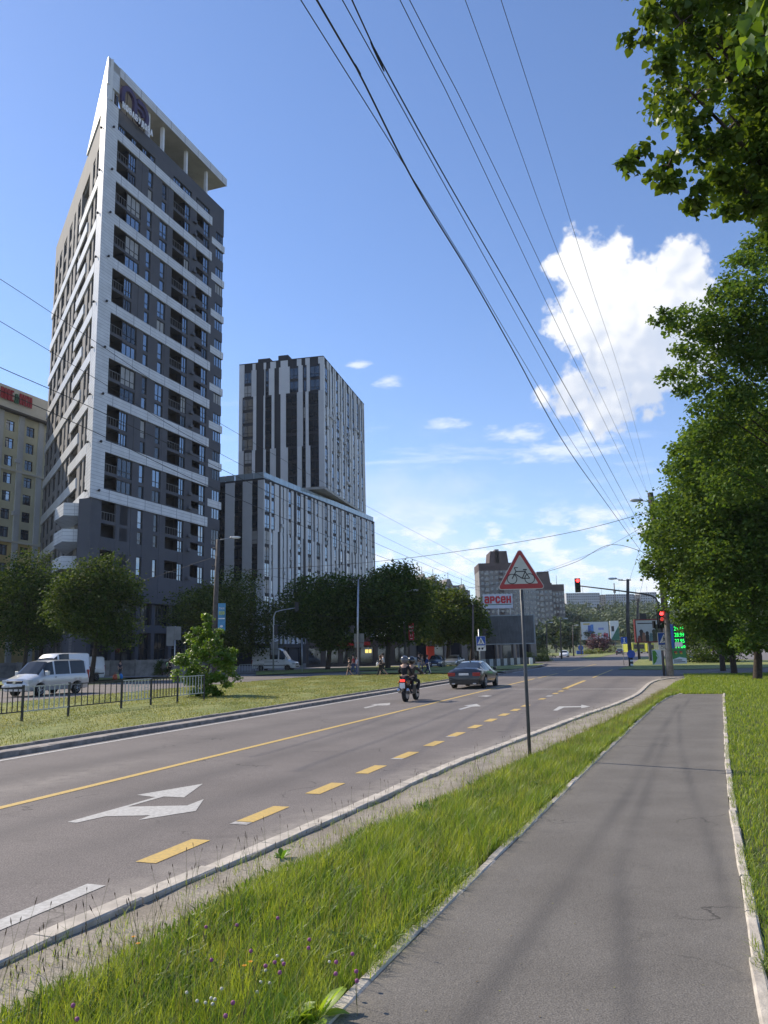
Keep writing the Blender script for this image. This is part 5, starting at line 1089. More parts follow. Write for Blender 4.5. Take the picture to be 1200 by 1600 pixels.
# ---- bicycle warning sign, nearest thing on the verge
def bike_sign():
    g = G(828, 1185); top = AtYv(817, 930, g.y); apex = AtYv(813.5, 856, g.y)
    T = thing('warning_sign', 'red bordered triangular warning sign with a bicycle on a slim grey post in the verge', 'road sign', (g.x, g.y, -.05), R_(-4))
    H1 = apex.z + .05; dx = top.x - g.x
    m = MB(); m.mat(M('post_paint', (.07, .075, .08), .5, .2, 5)).tube([(0, 0, -.2), (dx * .5 * .2, 0, 1.5), (dx * .2, 0, H1 - .25)], .033, 12); m.build('post', None, T)
    s_ = .93; hh = s_ * .866; z0 = H1 - hh
    def rtri(side, rad, n=6):
        h = side * .866; cen = [(-side / 2, 0), (side / 2, 0), (0, h)]; c = (0, h / 3); pts = []
        for i, (x, z) in enumerate(cen):
            dx_, dz_ = c[0] - x, c[1] - z; l = hypot(dx_, dz_); px_, pz_ = x + dx_ / l * rad * 2, z + dz_ / l * rad * 2; a0 = (210, 330, 90)[i] - 60
            for k in range(n + 1): a = R_(a0 + 120 * k / n); pts.append((px_ + rad * cos(a), pz_ + rad * sin(a)))
        return pts
    def plate_(name, pts, zc, y0, y1, mat): q = MB(); q.mats = [mat]; q.prism([(x, z + zc) for x, z in pts], y0, y1, lambda x, y, z: (x, z, y)); return q.build(name, None, T)
    plate_('sign_rim', rtri(s_, .05), z0, -.052, -.038, M('sign_rim_white', (.58, .58, .54), .45, .08, 8))
    plate_('sign_border', rtri(s_ * .955, .04), z0 + .012, -.055, -.050, M('sign_red', (.36, .022, .025), .35, .12, 6))
    plate_('sign_face', rtri(s_ * .70, .012), z0 + .105, -.058, -.053, M('sign_face_white', (.50, .51, .46), .4, .07, 5))
    b = MB(); b.mats = [mBlack]; Y = -.060; zc = z0 + .205
    def ring(cx, cz, r, w, n=28):
        for k in range(n):
            a0, a1 = 2 * pi * k / n, 2 * pi * (k + 1) / n
            b.add([(cx + (r + s2) * cos(a), Y, cz + (r + s2) * sin(a)) for a, s2 in ((a0, -w), (a1, -w), (a1, w), (a0, w))], [(0, 1, 2, 3)])
    def bar(x0, z0_, x1, z1, w):
        l = hypot(x1 - x0, z1 - z0_); nx, nz_ = -(z1 - z0_) / l * w, (x1 - x0) / l * w; b.add([(x0 + nx, Y - .0006, z0_ + nz_), (x1 + nx, Y - .0006, z1 + nz_), (x1 - nx, Y - .0006, z1 - nz_), (x0 - nx, Y - .0006, z0_ - nz_)], [(0, 1, 2, 3)])
    r = .092; w = .0075; sx_ = lambda X: (X - 620) / 1200 * .93 * 2.79; sz_ = lambda Z: zc - (Z - 390) / 1200 * .93 * 2.79
    lx, rx, wz = sx_(542), sx_(697), zc - .003
    ring(lx, wz, r, w); ring(rx, wz, r, w)
    for (a_, c_, d_, e_, w_) in ((542, 390, 580, 325, .009), (580, 325, 566, 292, .008), (566, 292, 598, 292, .008), (580, 326, 664, 326, .009), (566, 345, 632, 388, .009), (632, 388, 664, 320, .009), (655, 388, 697, 389, .008), (660, 330, 697, 389, .008), (632, 388, 655, 388, .009)): bar(sx_(a_), sz_(c_), sx_(d_), sz_(e_), w_)
    b.box(sx_(642), sx_(676), Y - .001, Y + .001, sz_(316), sz_(306)); b.build('bicycle_pictogram', None, T)
    q = MB(); q.mats = [mGalv]; q.box(-.06, .06, -.038, -.02, z0 + .12, z0 + .16); q.box(-.06, .06, -.038, -.02, z0 + .45, z0 + .49); q.build('bracket', None, T)
def AtYv(x, y, Y): return at(x, y, Y)
bike_sign()
# ---- median railing: panels black and pale in turn
def railing():
    px = [(-38, 1138), (33.7, 1128.7), (109, 1120), (172.5, 1110), (228, 1104.5), (277, 1099.5), (330, 1094.5)]
    P = [G(x, y, .1) for x, y in px]; e = (P[-2] - P[1]).normalized(); P = [P[1] + e * ((p - P[1]).dot(e)) for p in P]
    T = thing('railing', 'low steel railing with alternating black and pale grey panels along the median', 'railing', (P[0].x, P[0].y, .15), atan2(e.y, e.x))
    mB = M('railing_black', (.025, .027, .03), .5); mG = M('railing_pale', (.42, .44, .43), .5, .15, 6)
    bar = {}
    for m_, nm in ((mB, 'b'), (mG, 'g')): q = MB(); q.mats = [m_]; q.box(-.012, .012, -.012, .012, .28, 1.0); bar[nm] = q.mesh('bar')
    pm = MB(); pm.mats = [mB]; pm.box(-.03, .03, -.03, .03, -.3, 1.08); pm = pm.mesh('post')
    for i in range(len(P)):
        x = (P[i] - P[0]).length; inst('post', pm, T, (x, 0, 0))
        if i == len(P) - 1: break
        x1 = (P[i + 1] - P[0]).length; mm = (mB, mG)[i % 2]; nm = 'bg'[i % 2]
        for z in (.26, 1.0): q = MB(); q.mats = [mm]; q.box(x + .03, x1 - .03, -.018, .018, z, z + .035); q.build('rail', None, T)
        n = 9
        for k in range(1, n): inst('bar', bar[nm], T, (x + (x1 - x) * k / n, 0, 0))
        if i == 3: q = MB(); q.mats = [mG]; [q.box(x + (x1 - x) * f0, x + (x1 - x) * f1, -.01, .01, z, z + .02) for f0, f1, z in ((.3, .6, .55), (.3, .6, .78), (.75, .9, .5), (.75, .9, .7))]; q.build('rail', None, T)
railing()
def barrier(label, pix, n_, mat_a, h=.9):
    P = [G(*q) for q in pix]; e = (P[1] - P[0]); L = e.length; T = thing('railing', label, 'railing', P[0], atan2(e.y, e.x))
    for i in range(n_ + 1): q = MB(); q.mats = [mat_a]; q.box(L * i / n_ - .02, L * i / n_ + .02, -.02, .02, 0, h); q.build('bar', None, T)
    q = MB(); q.mats = [mat_a]; q.box(0, L, -.022, .022, h - .05, h); q.build('rail', None, T)
barrier('short pale railing beside the rear of the white cargo van', [(374, 1051), (412, 1049)], 9, MATS['railing_pale'])
# ---- concrete wall on the left
def conc_wall():
    P = [G(-150, 1066), G(0, 1060.5), G(160, 1058), G(300, 1055.5)]; T = thing('concrete_wall', 'weathered concrete panel wall with faint graffiti in front of the dark tower', 'wall', P[0])
    ms = [M('wall_concrete_' + c, (.25 * k, .24 * k, .225 * k), .92, .3, 1.2, bump=.3) for c, k in (('light', 1.), ('mid', .85), ('dark', .72))]; rr = random.Random(6)
    mg = M('graffiti_grey', (.36, .37, .34), .9, .5, 4, col2=(.15, .15, .15))
    for p, d, s_ in rs_line(P, 2.9):
        q = MB(); q.mats = [rr.choice(ms)]; q.box(0, 2.86, -.06, .06, -.2, 1.72 + rr.uniform(-.03, .03)); q.box(0, 2.86, -.08, -.06, .25, .3)
        o = q.build('wall_panel', None, T, p - P[0], (0, 0, atan2(d.y, d.x)))
        q = MB(); q.mats = [ms[2]]; q.box(-.1, .02, -.1, .1, -.2, 1.8); q.build('post', None, T, p - P[0], (0, 0, atan2(d.y, d.x)))
        if 24 < s_ < 46:
            q = MB(); q.mats = [mg]
            for j in range(5):
                x = .25 + j * .48; z = .7 + rr.uniform(-.1, .3); pts = [(x + .16 * cos(t) * rr.uniform(.7, 1.2), 0, z + .18 * sin(t) * rr.uniform(.7, 1.2)) for t in np.linspace(0, 5.2, 8)]
                q.tube([(a_, -.064, c_) for a_, b_, c_ in pts], .018, 3, False)
            q.build('graffiti', None, T, p - P[0], (0, 0, atan2(d.y, d.x)))
conc_wall()
# ---- poles
def lamp_head(q, x, y, z, dirx, L=1.6, rise=.25):
    q.mat(mGalv).tube([(0, 0, z - .35), (dirx * L * .4, 0, z - .1), (dirx * L, 0, z + rise * .2)], .035, 6)
def pole(label, px, pyb, pxt, pyt, r0, r1, mat, lamp=None, name='lamp_post', cat='lamp post', arms=(), group=None, Y=None):
    g = G(px, pyb) if Y is None else Vector((at(px, 1000, Y).x, Y, 0)); t = at(pxt, pyt, g.y); H_ = t.z
    T = thing(name, label, cat, g, 0, group); q = MB(); q.mats = [mat]; q.tube([(0, 0, -.3), (0, 0, H_ * .5), (t.x - g.x if abs(t.x - g.x) < .6 else 0, 0, H_)], [r0, (r0 + r1) / 2, r1], 12); q.build('pole', None, T)
    if lamp:
        dx, L, z = lamp; q = MB(); q.mats = [mGalv]; q.tube([(0, 0, H_ + z), (dx * L * .35, 0, H_ + z + .1), (dx * L, 0, H_ + z + .22)], .035, 6); q.build('lamp_arm', None, T)
        q = MB(); q.mat(mLamp).ball((dx * (L + .4), 0, H_ + z + .24), .2, 10, 6, (2.1, .9, .62)); q.mat(mGalv).ball((dx * (L + .05), 0, H_ + z + .25), .13, 8, 5, (1.5, .8, .8)); q.build('lamp_head', None, T)
    for (z, L) in arms:
        q = MB(); q.mats = [mDark]; q.box(-L / 2, L / 2, -.03, .03, H_ + z, H_ + z + .06)
        for s_ in (-.45, -.2, .2, .45): q.tube([(L * s_, 0, H_ + z + .06), (L * s_, 0, H_ + z + .2)], .035, 5)
        q.build('crossarm', None, T)
    T['_h'] = H_; return T, g, H_
def clean(T): 
    if '_h' in T.keys(): del T['_h']
tA, gA, hA = pole('thick dark concrete lamp post on the left with a blue advertising board', 335, 1062, 341, 843, .25, .17, mPole, (1, 1.3, -.1), arms=((-2.4, .7), (-.9, .5)))
tB, gB, hB = pole('tall slim grey steel post with back of traffic signs, by the zebra crossing', 560, 1056, 560, 905, .10, .07, mGalv, None, arms=((-.05, .9),))
tC, gC, hC = pole('concrete lamp post with the red vertical banner', 634, 1045, 633, 925, .2, .14, mPole, (1, 1.0, -.05))
tD, gD, hD = pole('slim brownish pole left of the zebra crossing sign', 741, 1045, 739, 946, .13, .09, M('brown_pole', (.17, .12, .10), .8, .2, 2), None, arms=((-.1, .8),))
tR, gR, hR = pole('thick concrete utility pole with lamp, base half hidden, right of the red traffic light', 1047, 1056, 1016, 770, .23, .19, mPole, (-1, 1.0, -.75))
tE, gE, hE = pole('dark lamp post standing on the green island right of the road', 986, 1041, 981, 905, .22, .15, mPole, (-1, .9, -.15), arms=((-.15, 1.3),))
q = MB(); q.mats = [mConc]; q.tube([(0, 0, -.3), (0, 0, 4.2)], .245, 14); q.build('pole_base', None, tR, (.02, 0, 0))
q = MB(); q.mats = [mConc]; q.box(-.4, -.1, -.25, .0, 8.3, 8.9); q.build('junction_box', None, tR)
pole('dark lamp post behind the island post, above the red framed billboard', 999, 1030, 997, 935, .2, .14, mPole, None, arms=((-.3, 1.6),))
for i, (px, pt, Y, la) in enumerate(((854, 974, 170, 'left of the white car'), (876, 968, 150, 'between the white car and the round bush'), (895, 978, 190, 'behind the maroon car'), (907, 985, 230, 'at the left end of the advertising billboard'), (1010, 985, 260, 'behind the bus'))):
    pole('far street lamp ' + la, px, 0, px, pt, .17, .11, mPole, (1, .8, -.1), Y=Y)
# blue advertising board on the left post, red banner
def board(T, x0, x1, z0, z1, mat, name='advertising_board', y=-.25, t=.06, frame=None):
    q = MB(); q.mats = [mat]; q.box(x0, x1, y - t, y, z0, z1); o = q.build(name, None, T)
    if frame: q = MB(); q.mats = [frame]; [q.box(*b_) for b_ in ((x0 - .05, x1 + .05, y - t - .01, y + .01, z0 - .05, z0), (x0 - .05, x1 + .05, y - t - .01, y + .01, z1, z1 + .05), (x0 - .05, x0, y - t - .01, y + .01, z0, z1), (x1, x1 + .05, y - t - .01, y + .01, z0, z1))]; q.build('frame', None, T)
    return o
def pz(px, py, g): p = at(px, py, g.y); return p.x - g.x, p.z
x0, z1 = pz(342, 943, gA); x1, z0 = pz(353, 985, gA)
board(tA, x0, x1, z0, z1, M('board_sky_blue', (.08, .30, .50), .5, .3, .8))
text('TAXI', .26, mWhite, 'lettering', tA, ((x0 + x1) / 2, -.33, z1 - .45), width=.46); text('838', .4, M('print_yellow', (.5, .55, .12), .6), 'lettering', tA, ((x0 + x1) / 2, -.33, z1 - .85), bold=.01, width=.5)
q = MB(); q.mats = [mWhite]; q.box(x0 + .05, x1 - .05, -.325, -.315, z0 + .95, z0 + 1.05); q.ball(((x0 + x1) / 2, -.32, z0 + .35), .14, 8, 5, (1, .06, .7)); q.build('printed_mark', None, tA)
x0, z1 = pz(638, 974, gC); x1, z0 = pz(647, 1000, gC)
board(tC, x0, x1, z0, z1, M('banner_red', (.50, .03, .035), .6, .1, 1), 'banner', y=-.15)
text('SUSHI', .28, mWhite, 'lettering', tC, ((x0 + x1) / 2, -.22, z1 - .45), width=.5, bold=.01); text('CITY', .28, mWhite, 'lettering', tC, ((x0 + x1) / 2, -.22, z1 - .85), width=.46, bold=.01)
q = MB(); q.mats = [mWhite]; q.tube([((x0 + x1) / 2 + .13 * cos(t), -.22, z0 + .55 + .15 * sin(t)) for t in np.linspace(-1, 4, 9)], .022, 4); q.box(x0 + .2, x1 - .2, -.225, -.215, z0 + .14, z0 + .2); q.build('printed_mark', None, tC)
q = MB(); q.mats = [mWhite]; q.box(-.16, .16, -.25, -.2, 5.2, 5.5); q.build('plate', None, tC)
# ---- traffic lights
mSig = M('signal_housing', (.018, .018, .02), .5); mSigRed = M('signal_red_lit', (1, .03, .03), .4, 0, emit=7.); mSigDim = M('signal_red_dim', (.55, .05, .04), .4, 0, emit=.8)
mLensR = M('lens_dark_red', (.10, .01, .01), .3); mLensG = M('lens_dark_green', (.01, .05, .03), .3)
def signal(parent, x, y, z, rz, lit=None, lens=3, sc=1., visible=True):
    R0 = bpy.data.objects.new('signal_head', None)
    q = MB(); q.mats = [mSig]; h = .31 * lens; q.box(-.16, .16, -.1, .12, -h / 2, h / 2); q.box(-.19, .19, .1, .13, -h / 2 - .03, h / 2 + .03)
    for k in range(lens):
        zc = h / 2 - .155 - .31 * k
        for j in range(7): a0 = pi * j / 7; a1 = pi * (j + 1) / 7; q.add([(.125 * cos(a0), -.1, zc + .125 * sin(a0)), (.125 * cos(a1), -.1, zc + .125 * sin(a1)), (.135 * cos(a1), -.28, zc + .12 * sin(a1)), (.135 * cos(a0), -.28, zc + .12 * sin(a0))], [(0, 1, 2, 3), (3, 2, 1, 0)])
    COL_o = q.build('signal_head', None, parent, (x, y, z), (0, 0, rz)); COL_o.scale = (sc, sc, sc)
    for k in range(lens):
        zc = h / 2 - .155 - .31 * k; m_ = (lit or {}).get(k) or (mLensR if k == 0 else mLensG); q = MB(); q.mats = [m_]; q.ball((0, -.1, zc), .115, 14, 6, (1, .25, 1)); q.build('lens', None, COL_o)
    return COL_o
# main signal pole on the right with the long arm
g = G(1038, 1056); TS = thing('traffic_light', 'traffic light post at the right kerb, long arm over the road, two red lamps', 'traffic light', g)
H5 = at(1030, 948, g.y).z; arm_e = at(905, 916, g.y); q = MB(); q.mats = [M('signal_pole_paint', (.09, .09, .095), .5, .2, 3)]
mx_ = lambda px, py: at(px, py, g.y) - g
q.tube([(0, 0, -.3), (0, 0, 2.5), tuple(mx_(1030, 960))], [.085, .08, .07], 10); q.build('pole', None, TS)
q = MB(); q.mats = [MATS['signal_pole_paint']]; q.tube([tuple(mx_(*t)) for t in ((1030, 962), (1029, 945), (1025, 935), (1017, 930.5), (1005, 928), (960, 922), (906, 915.5))], [.07, .068, .065, .062, .058, .05, .04], 8); q.build('arm', None, TS)
p = mx_(902.5, 914.5); signal(TS, p.x, p.y - .05, p.z, R_(-8), {0: mSigRed}, 3, .98)
p = mx_(1033.5, 967.5); signal(TS, p.x - .1, p.y - .25, p.z, R_(2), {0: mSigRed, 1: mSigDim}, 3, 1.25)
q = MB(); q.mats = [mSig]; q.box(.3, .5, -.2, .1, p.z - .6, p.z + .3); q.box(-.5, -.36, -.2, .1, p.z - .6, p.z - .1); q.build('signal_shade', None, TS)
def crossing_sign(parent, cx, cz, s_, y=-.18):
    q = MB(); q.mats = [mWhite]; q.box(cx - s_ / 2, cx + s_ / 2, y - .01, y, cz - s_ / 2, cz + s_ / 2); q.build('sign_rim', None, parent)
    q = MB(); q.mats = [mBlue]; q.box(cx - s_ * .47, cx + s_ * .47, y - .016, y - .01, cz - s_ * .47, cz + s_ * .47); q.build('sign_face', None, parent)
    q = MB(); q.mats = [mWhite]; q.prism([(cx - s_ * .38, cz - s_ * .34), (cx + s_ * .38, cz - s_ * .34), (cx, cz + s_ * .38)], y - .021, y - .016, lambda x, yy, z: (x, z, yy)); q.build('sign_triangle', None, parent)
    q = MB(); q.mats = [mBlack]; yy = y - .024
    def bar(x0, z0, x1, z1, w):
        l = hypot(x1 - x0, z1 - z0); nx, nz_ = -(z1 - z0) / l * w / 2, (x1 - x0) / l * w / 2; q.add([(cx + s_ * (x + sx), yy, cz + s_ * (z + sz)) for x, z, sx, sz in ((x0, z0, nx, nz_), (x1, z1, nx, nz_), (x1, z1, -nx, -nz_), (x0, z0, -nx, -nz_))], [(0, 1, 2, 3)])
    for b_ in ((0, .08, .01, -.1, .09), (.0, -.08, -.13, -.27, .05), (.0, -.1, .09, -.18, .05), (.09, -.18, .15, -.29, .045), (0, .06, -.1, -.04, .04), (0, .06, .12, -.04, .04), (-.25, -.3, -.16, -.3, .03), (-.05, -.3, .04, -.3, .03), (.1, -.31, .24, -.31, .03)): bar(*b_)
    q.ball((cx, yy, cz + s_ * .14), s_ * .05, 8, 5, (1, .1, 1)); q.build('walker_pictogram', None, parent)
T = thing('crossing_sign', 'blue pedestrian crossing sign over a white glasses placard on the traffic light post', 'road sign', (g.x, g.y - .3, 0))
p0 = at(1037, 998, g.y - .3); w_ = (at(1046.5, 998, g.y).x - at(1027.5, 998, g.y).x); crossing_sign(T, p0.x - g.x, p0.z, w_, -.02)
zc = at(1037, 1011, g.y - .3).z; cx = p0.x - g.x; q = MB(); q.mats = [mWhite]; q.box(cx - w_ * .48, cx + w_ * .48, -.03, -.02, zc - .21, zc + .21); q.build('placard', None, T)
q = MB(); q.mats = [mBlack]
for c_ in (-.2, .1): q.tube([(cx + c_ * w_ + .085 * cos(t), -.034, zc - .04 + .085 * sin(t)) for t in np.linspace(0, 6.283, 12)], .012, 4)
q.tube([(cx - .29 * w_, -.034, zc), (cx - .22 * w_, -.034, zc + .13), (cx - .16 * w_, -.034, zc + .14)], .012, 4); q.tube([(cx - .09 * w_, -.034, zc), (cx - .01 * w_, -.034, zc)], .012, 4); q.tube([(cx + .2 * w_, -.034, zc), (cx + .38 * w_, -.034, zc + .15)], .012, 4); q.build('glasses_pictogram', None, T)
# second crossing sign on the median, mid picture
g = G(751, 1057); T2 = thing('traffic_light', 'signal post seen from the side on the far kerb behind the dark sedan', 'traffic light', g)
q = MB(); q.mats = [mGalv]; q.tube([(0, 0, -.2), (0, 0, at(750, 983, g.y).z)], .055, 8); q.build('pole', None, T2)
p = at(757, 989, g.y) - g; signal(T2, p.x, p.y, p.z, R_(75), None, 2, .95)
T = thing('crossing_sign', 'small blue pedestrian crossing sign over a white placard, right above the dark sedan', 'road sign', (g.x, g.y - .15, 0)); p = at(751, 1001.5, g.y) - g
crossing_sign(T, p.x, p.z, .72, .0); zc = at(751, 1013, g.y).z
q = MB(); q.mats = [mWhite]; q.box(p.x - .35, p.x + .35, -.02, -.005, zc - .19, zc + .19); q.build('placard', None, T)
q = MB(); q.mats = [mBlack]; [q.ball((p.x + c_, -.02, zc - .02), .085, 8, 5, (1, .1, 1)) for c_ in (-.15, .09)]; q.tube([(p.x + .15, -.022, zc + .02), (p.x + .3, -.022, zc + .13)], .02, 4); q.build('glasses_pictogram', None, T)
# signal and sign backs on the tall grey post
p = at(550, 983, gB.y) - gB; signal(tB, p.x, p.y, p.z, R_(-95), {0: M('lens_pale', (.4, .38, .3), .4), 1: M('lens_pale', (.4, .38, .3), .4)}, 2, 1.0)
x0, z1 = pz(553, 990, gB); x1, z0 = pz(569, 1004, gB)
mBackS = M('sign_back_grey', (.17, .175, .17), .6, .15, 2)
board(tB, x0, x1, z0, z1, mBackS, 'sign_back', y=.14, t=.02); board(tB, x0 + .03, x1 - .03, z0 - .42, z0 - .04, mBackS, 'sign_back', y=.14, t=.02)
# signal arm post left of the cargo van
g = G(427, 1052); T = thing('traffic_light', 'thin grey signal post with a short arm left of the white cargo van', 'traffic light', g); q = MB(); q.mats = [mGalv]; ml = lambda px, py: tuple(at(px, py, g.y) - g)
q.tube([(0, 0, -.2), ml(427.5, 990), ml(428, 963), ml(431, 956), ml(440, 953.5), ml(463, 949.5)], [.09, .08, .07, .06, .06, .05], 7); q.build('pole', None, T)
p = Vector(ml(431, 984)); signal(T, p.x, p.y, p.z, R_(150), None, 3, 1.1); p = Vector(ml(464, 948)); signal(T, p.x, p.y, p.z, R_(170), None, 3, 1.0)
x0, z1 = ml(423, 1003)[0], ml(423, 1003)[2]; x1, z0 = ml(434, 1014)[0], ml(434, 1014)[2]; board(T, x0, x1, z0, z1, mBackS, 'sign_back', y=.14, t=.02); board(T, x0, x1, z0 - .6, z0 - .05, mBackS, 'sign_back', y=.14, t=.02)
g = G(272, 1064); T = thing('sign_post', 'thin post with two grey sign backs left of the bushy young tree', 'sign', g); q = MB(); q.mats = [mGalv]; q.tube([(0, 0, -.2), (0, 0, at(272, 978, g.y).z)], .05, 7); q.build('pole', None, T)
for (a_, b_, c_, d_) in ((261, 272, 979, 1009), (273, 283, 979, 1000)): x0, z1 = pz(a_, c_, g); x1, z0 = pz(b_, d_, g); board(T, x0, x1, z0, z1, mBackS, 'sign_back', y=-.06, t=.03)
g = G(472, 1051); T = thing('post', 'thin bare grey post just right of the white cargo van', 'post', g); q = MB(); q.mats = [mGalv]; q.tube([(0, 0, -.2), (0, 0, at(472, 997, g.y).z)], .05, 7); q.build('pole', None, T)
# island signs on the right
g = G(975, 1039); T = thing('road_sign', 'small blue square sign on a thin post left of the island lamp post', 'road sign', g); q = MB(); q.mats = [mGalv]; q.tube([(0, 0, 0), (0, 0, at(975, 995, g.y).z)], .04, 6); q.build('pole', None, T)
x0, z1 = pz(969.5, 995.5, g); x1, z0 = pz(980.5, 1006, g); board(T, x0, x1, z0, z1, mBlue, 'sign_face', y=-.05, t=.02); q = MB(); q.mats = [mWhite]; xc = (x0 + x1) / 2; q.box(xc - .05, xc + .05, -.08, -.07, z0 + .2, z0 + .42); q.ball((xc, -.08, z0 + .55), .09, 8, 5, (1, .1, 1)); q.box(xc - .16, xc + .16, -.08, -.07, z0 + .1, z0 + .17); q.build('pictogram', None, T)
g = G(985.5, 1042); T = thing('keep_sign', 'blue round sign over a striped bollard at the tip of the green island', 'road sign', (g.x, g.y - .4, 0)); q = MB(); q.mats = [mGalv]; q.tube([(0, 0, 0), (0, 0, 1.6)], .04, 6); q.build('pole', None, T)
zc = at(984.5, 1022, g.y).z; q = MB(); q.mats = [mBlue]; q.tube([(0, -.06, zc), (0, -.03, zc)], .40, 20); q.build('sign_face', None, T)
for k in range(4): q = MB(); q.mats = [(mWhite, mBlack)[k % 2]]; q.tube([(0, -.05, .1 + k * .2), (0, -.05, .3 + k * .2)], .14, 10); q.build('stripe', None, T)
g = G(869, 1023); T = thing('keep_sign', 'dark round sign seen from behind between the white and the maroon car', 'road sign', g); q = MB(); q.mats = [mGalv]; q.tube([(0, 0, 0), (0, 0, 2.6)], .05, 6); q.build('pole', None, T); q = MB(); q.mats = [mBlack]; q.tube([(0, -.06, 2.4), (0, -.03, 2.4)], .6, 14); q.build('sign_back', None, T)
g = G(908, 1022.5); T = thing('keep_sign', 'blue round sign with blue box at the near tip of the far island', 'road sign', g); q = MB(); q.mats = [mBlue]; q.tube([(0, -.06, 1.9), (0, -.03, 1.9)], .8, 14); q.build('sign_face', None, T); q = MB(); q.mats = [mBlue]; q.box(-1.2, .7, 0, .6, 0, 1.1); q.build('base_box', None, T)
# green arrow board, ad board, fuel prices
g = G(1026, 1041); T = thing('arrow_board', 'white board with a green pennant and white arrow beside the traffic light post', 'sign board', g)
x0, z1 = pz(1018, 1015.5, g); x1, z0 = pz(1034, 1040, g); board(T, x0, x1, z0 + .1, z1, mWhite, 'board', y=0, t=.12)
q = MB(); q.mats = [M('board_green', (.10, .30, .03), .5, .08)]; zm = (z0 + z1) / 2; q.prism([(x0 + .02, z0 + .15), (x0 + .02, z1 - .05), (x0 + .3, z1 - .05), (x1 - .25, zm), (x0 + .1, z0 + .15)], -.135, -.12, lambda x, y, z: (x, z, y)); q.build('green_pennant', None, T)
q = MB(); q.mats = [mWhite]; w2 = x1 - x0; q.prism([(x0 + w2 * .38, zm + .3), (x0 + w2 * .56, zm), (x0 + w2 * .38, zm - .3), (x0 + w2 * .5, zm - .3), (x0 + w2 * .7, zm), (x0 + w2 * .5, zm + .3)], -.15, -.135, lambda x, y, z: (x, z, y)); q.build('arrow_mark', None, T)
g = G(1061, 1041); T = thing('advertising_board', 'green and white advertising board with two red and yellow spots under the price display', 'sign board', g)
x0, z1 = pz(1049, 1013, g); x1, z0 = pz(1073, 1038.5, g); board(T, x0, x1, z0 + .1, z1, M('board_green2', (.06, .26, .07), .5, .08), 'board', y=0, t=.12)
q = MB(); q.mats = [mWhite]; q.prism([(x0, z0 + .12), (x1, z0 + .12), (x1, z0 + .62), ((x0 + x1) / 2, z0 + .75), (x0, z0 + .52)], -.135, -.12, lambda x, y, z: (x, z, y)); q.build('white_field', None, T)
for f_ in (.25, .62): q = MB(); q.mat(mRed).ball((x0 + (x1 - x0) * f_, -.13, z1 - .38), .16, 8, 5, (1, .1, .7)); q.mat(M('spot_yellow', (.7, .5, .05), .5)).ball((x0 + (x1 - x0) * (f_ + .03), -.14, z1 - .50), .12, 8, 5, (1, .1, .7)); q.build('printed_spot', None, T)
q = MB(); q.mats = [mBlack]; q.box(x0 + .1, x0 + .9, -.145, -.136, z0 + .42, z0 + .5); q.box(x0 + .1, x1 - .15, -.145, -.136, z0 + .24, z0 + .32); q.build('printed_line', None, T)
g = G(1062, 1037); T = thing('price_display', 'fuel price column with glowing green digits half hidden by linden leaves', 'price board', g)
x0, z1 = pz(1051, 975, g); x1, z0 = pz(1071, 1011, g); board(T, x0, x1, z0, z1, M('display_black', (.012, .013, .015), .4), 'panel', y=0, t=.3)
mLED = M('green_digits', (.02, 1, .12), .4, 0, emit=1.6)
for k, tx in enumerate(('29.45', '28.99', '27.95', '13.49')): text(tx, .62, mLED, 'digits', T, ((x0 + x1) / 2 - .1, -.34, z1 - .55 - k * .68), width=1.05)
q = MB(); q.mats = [mBlue]; q.box(x0 - .65, x0 - .05, -.2, 0, z0 - 1, z1); q.build('side_panel', None, T); q = MB(); q.mats = [mConc]; q.box(x0 + .2, x0 + .5, -.25, 0, 0, z0); q.box(x1 - .5, x1 - .2, -.25, 0, 0, z0); q.build('leg', None, T)
q = MB(); q.mats = [mWhite]; q.box(x0 - .1, x0 + .75, -.45, -.4, z0 + .05, z0 + .55); q.prism([(x0 + .02, z0 + .3), (x0 + .3, z0 + .48), (x0 + .3, z0 + .12)], -.46, -.452, lambda x, y, z: (x, z, y)); q.build('arrow_plate', None, T)
# billboards
def billboard(label, a_, b_, ground, face_mat, frame_mat, legs=2, Y=None, t=.35, fr=.15):
    Y = Y or G(*ground).y; p0 = at(*a_, Y); p1 = at(*b_, Y); T = thing('billboard', label, 'billboard', (p0.x, Y, 0)); w = p1.x - p0.x; z0, z1 = p1.z, p0.z
    q = MB(); q.mats = [face_mat]; q.box(fr, w - fr, -t, 0, z0 + fr, z1 - fr); q.build('panel', None, T)
    for b_ in ((0, w, z1 - fr, z1), (0, w, z0, z0 + fr), (0, fr, z0 + fr, z1 - fr), (w - fr, w, z0 + fr, z1 - fr)): q = MB(); q.mats = [frame_mat]; q.box(b_[0], b_[1], -t - .08, .08, b_[2], b_[3]); q.build('frame', None, T)
    for i in range(legs): x = w * (i + 1) / (legs + 1) if legs > 1 else w * .5; q = MB(); q.mats = [MATS['signal_pole_paint']]; q.box(x - .18, x + .18, -.18, .18, -.3, z0); q.build('leg', None, T)
    return T, w, z0, z1, t
mSlat = M('blank_billboard_slats', (.095, .105, .11), .6, .35, 3., stretch=(3, 3, .25), col2=(.17, .185, .19))
TB, w, z0, z1, t = billboard('large blank grey slatted billboard behind the bicycle sign post', (749.5, 962), (836, 1006), (790, 1036), mSlat, M('billboard_frame_grey', (.30, .34, .35), .5, .1), 2, t=.5)
q = MB(); q.mats = [M('billboard_slat', (.16, .175, .18), .6, .3, 1.)]
nsl = 60
for k in range(nsl): x = .2 + (w - .4) * k / nsl; q.add([(x, -.52, z0 + .16), (x + .05, -.56, z0 + .16), (x + .05, -.56, z1 - .16), (x, -.52, z1 - .16)], [(0, 1, 2, 3)])
setp(q.build('slats', None, TB), kind='stuff')
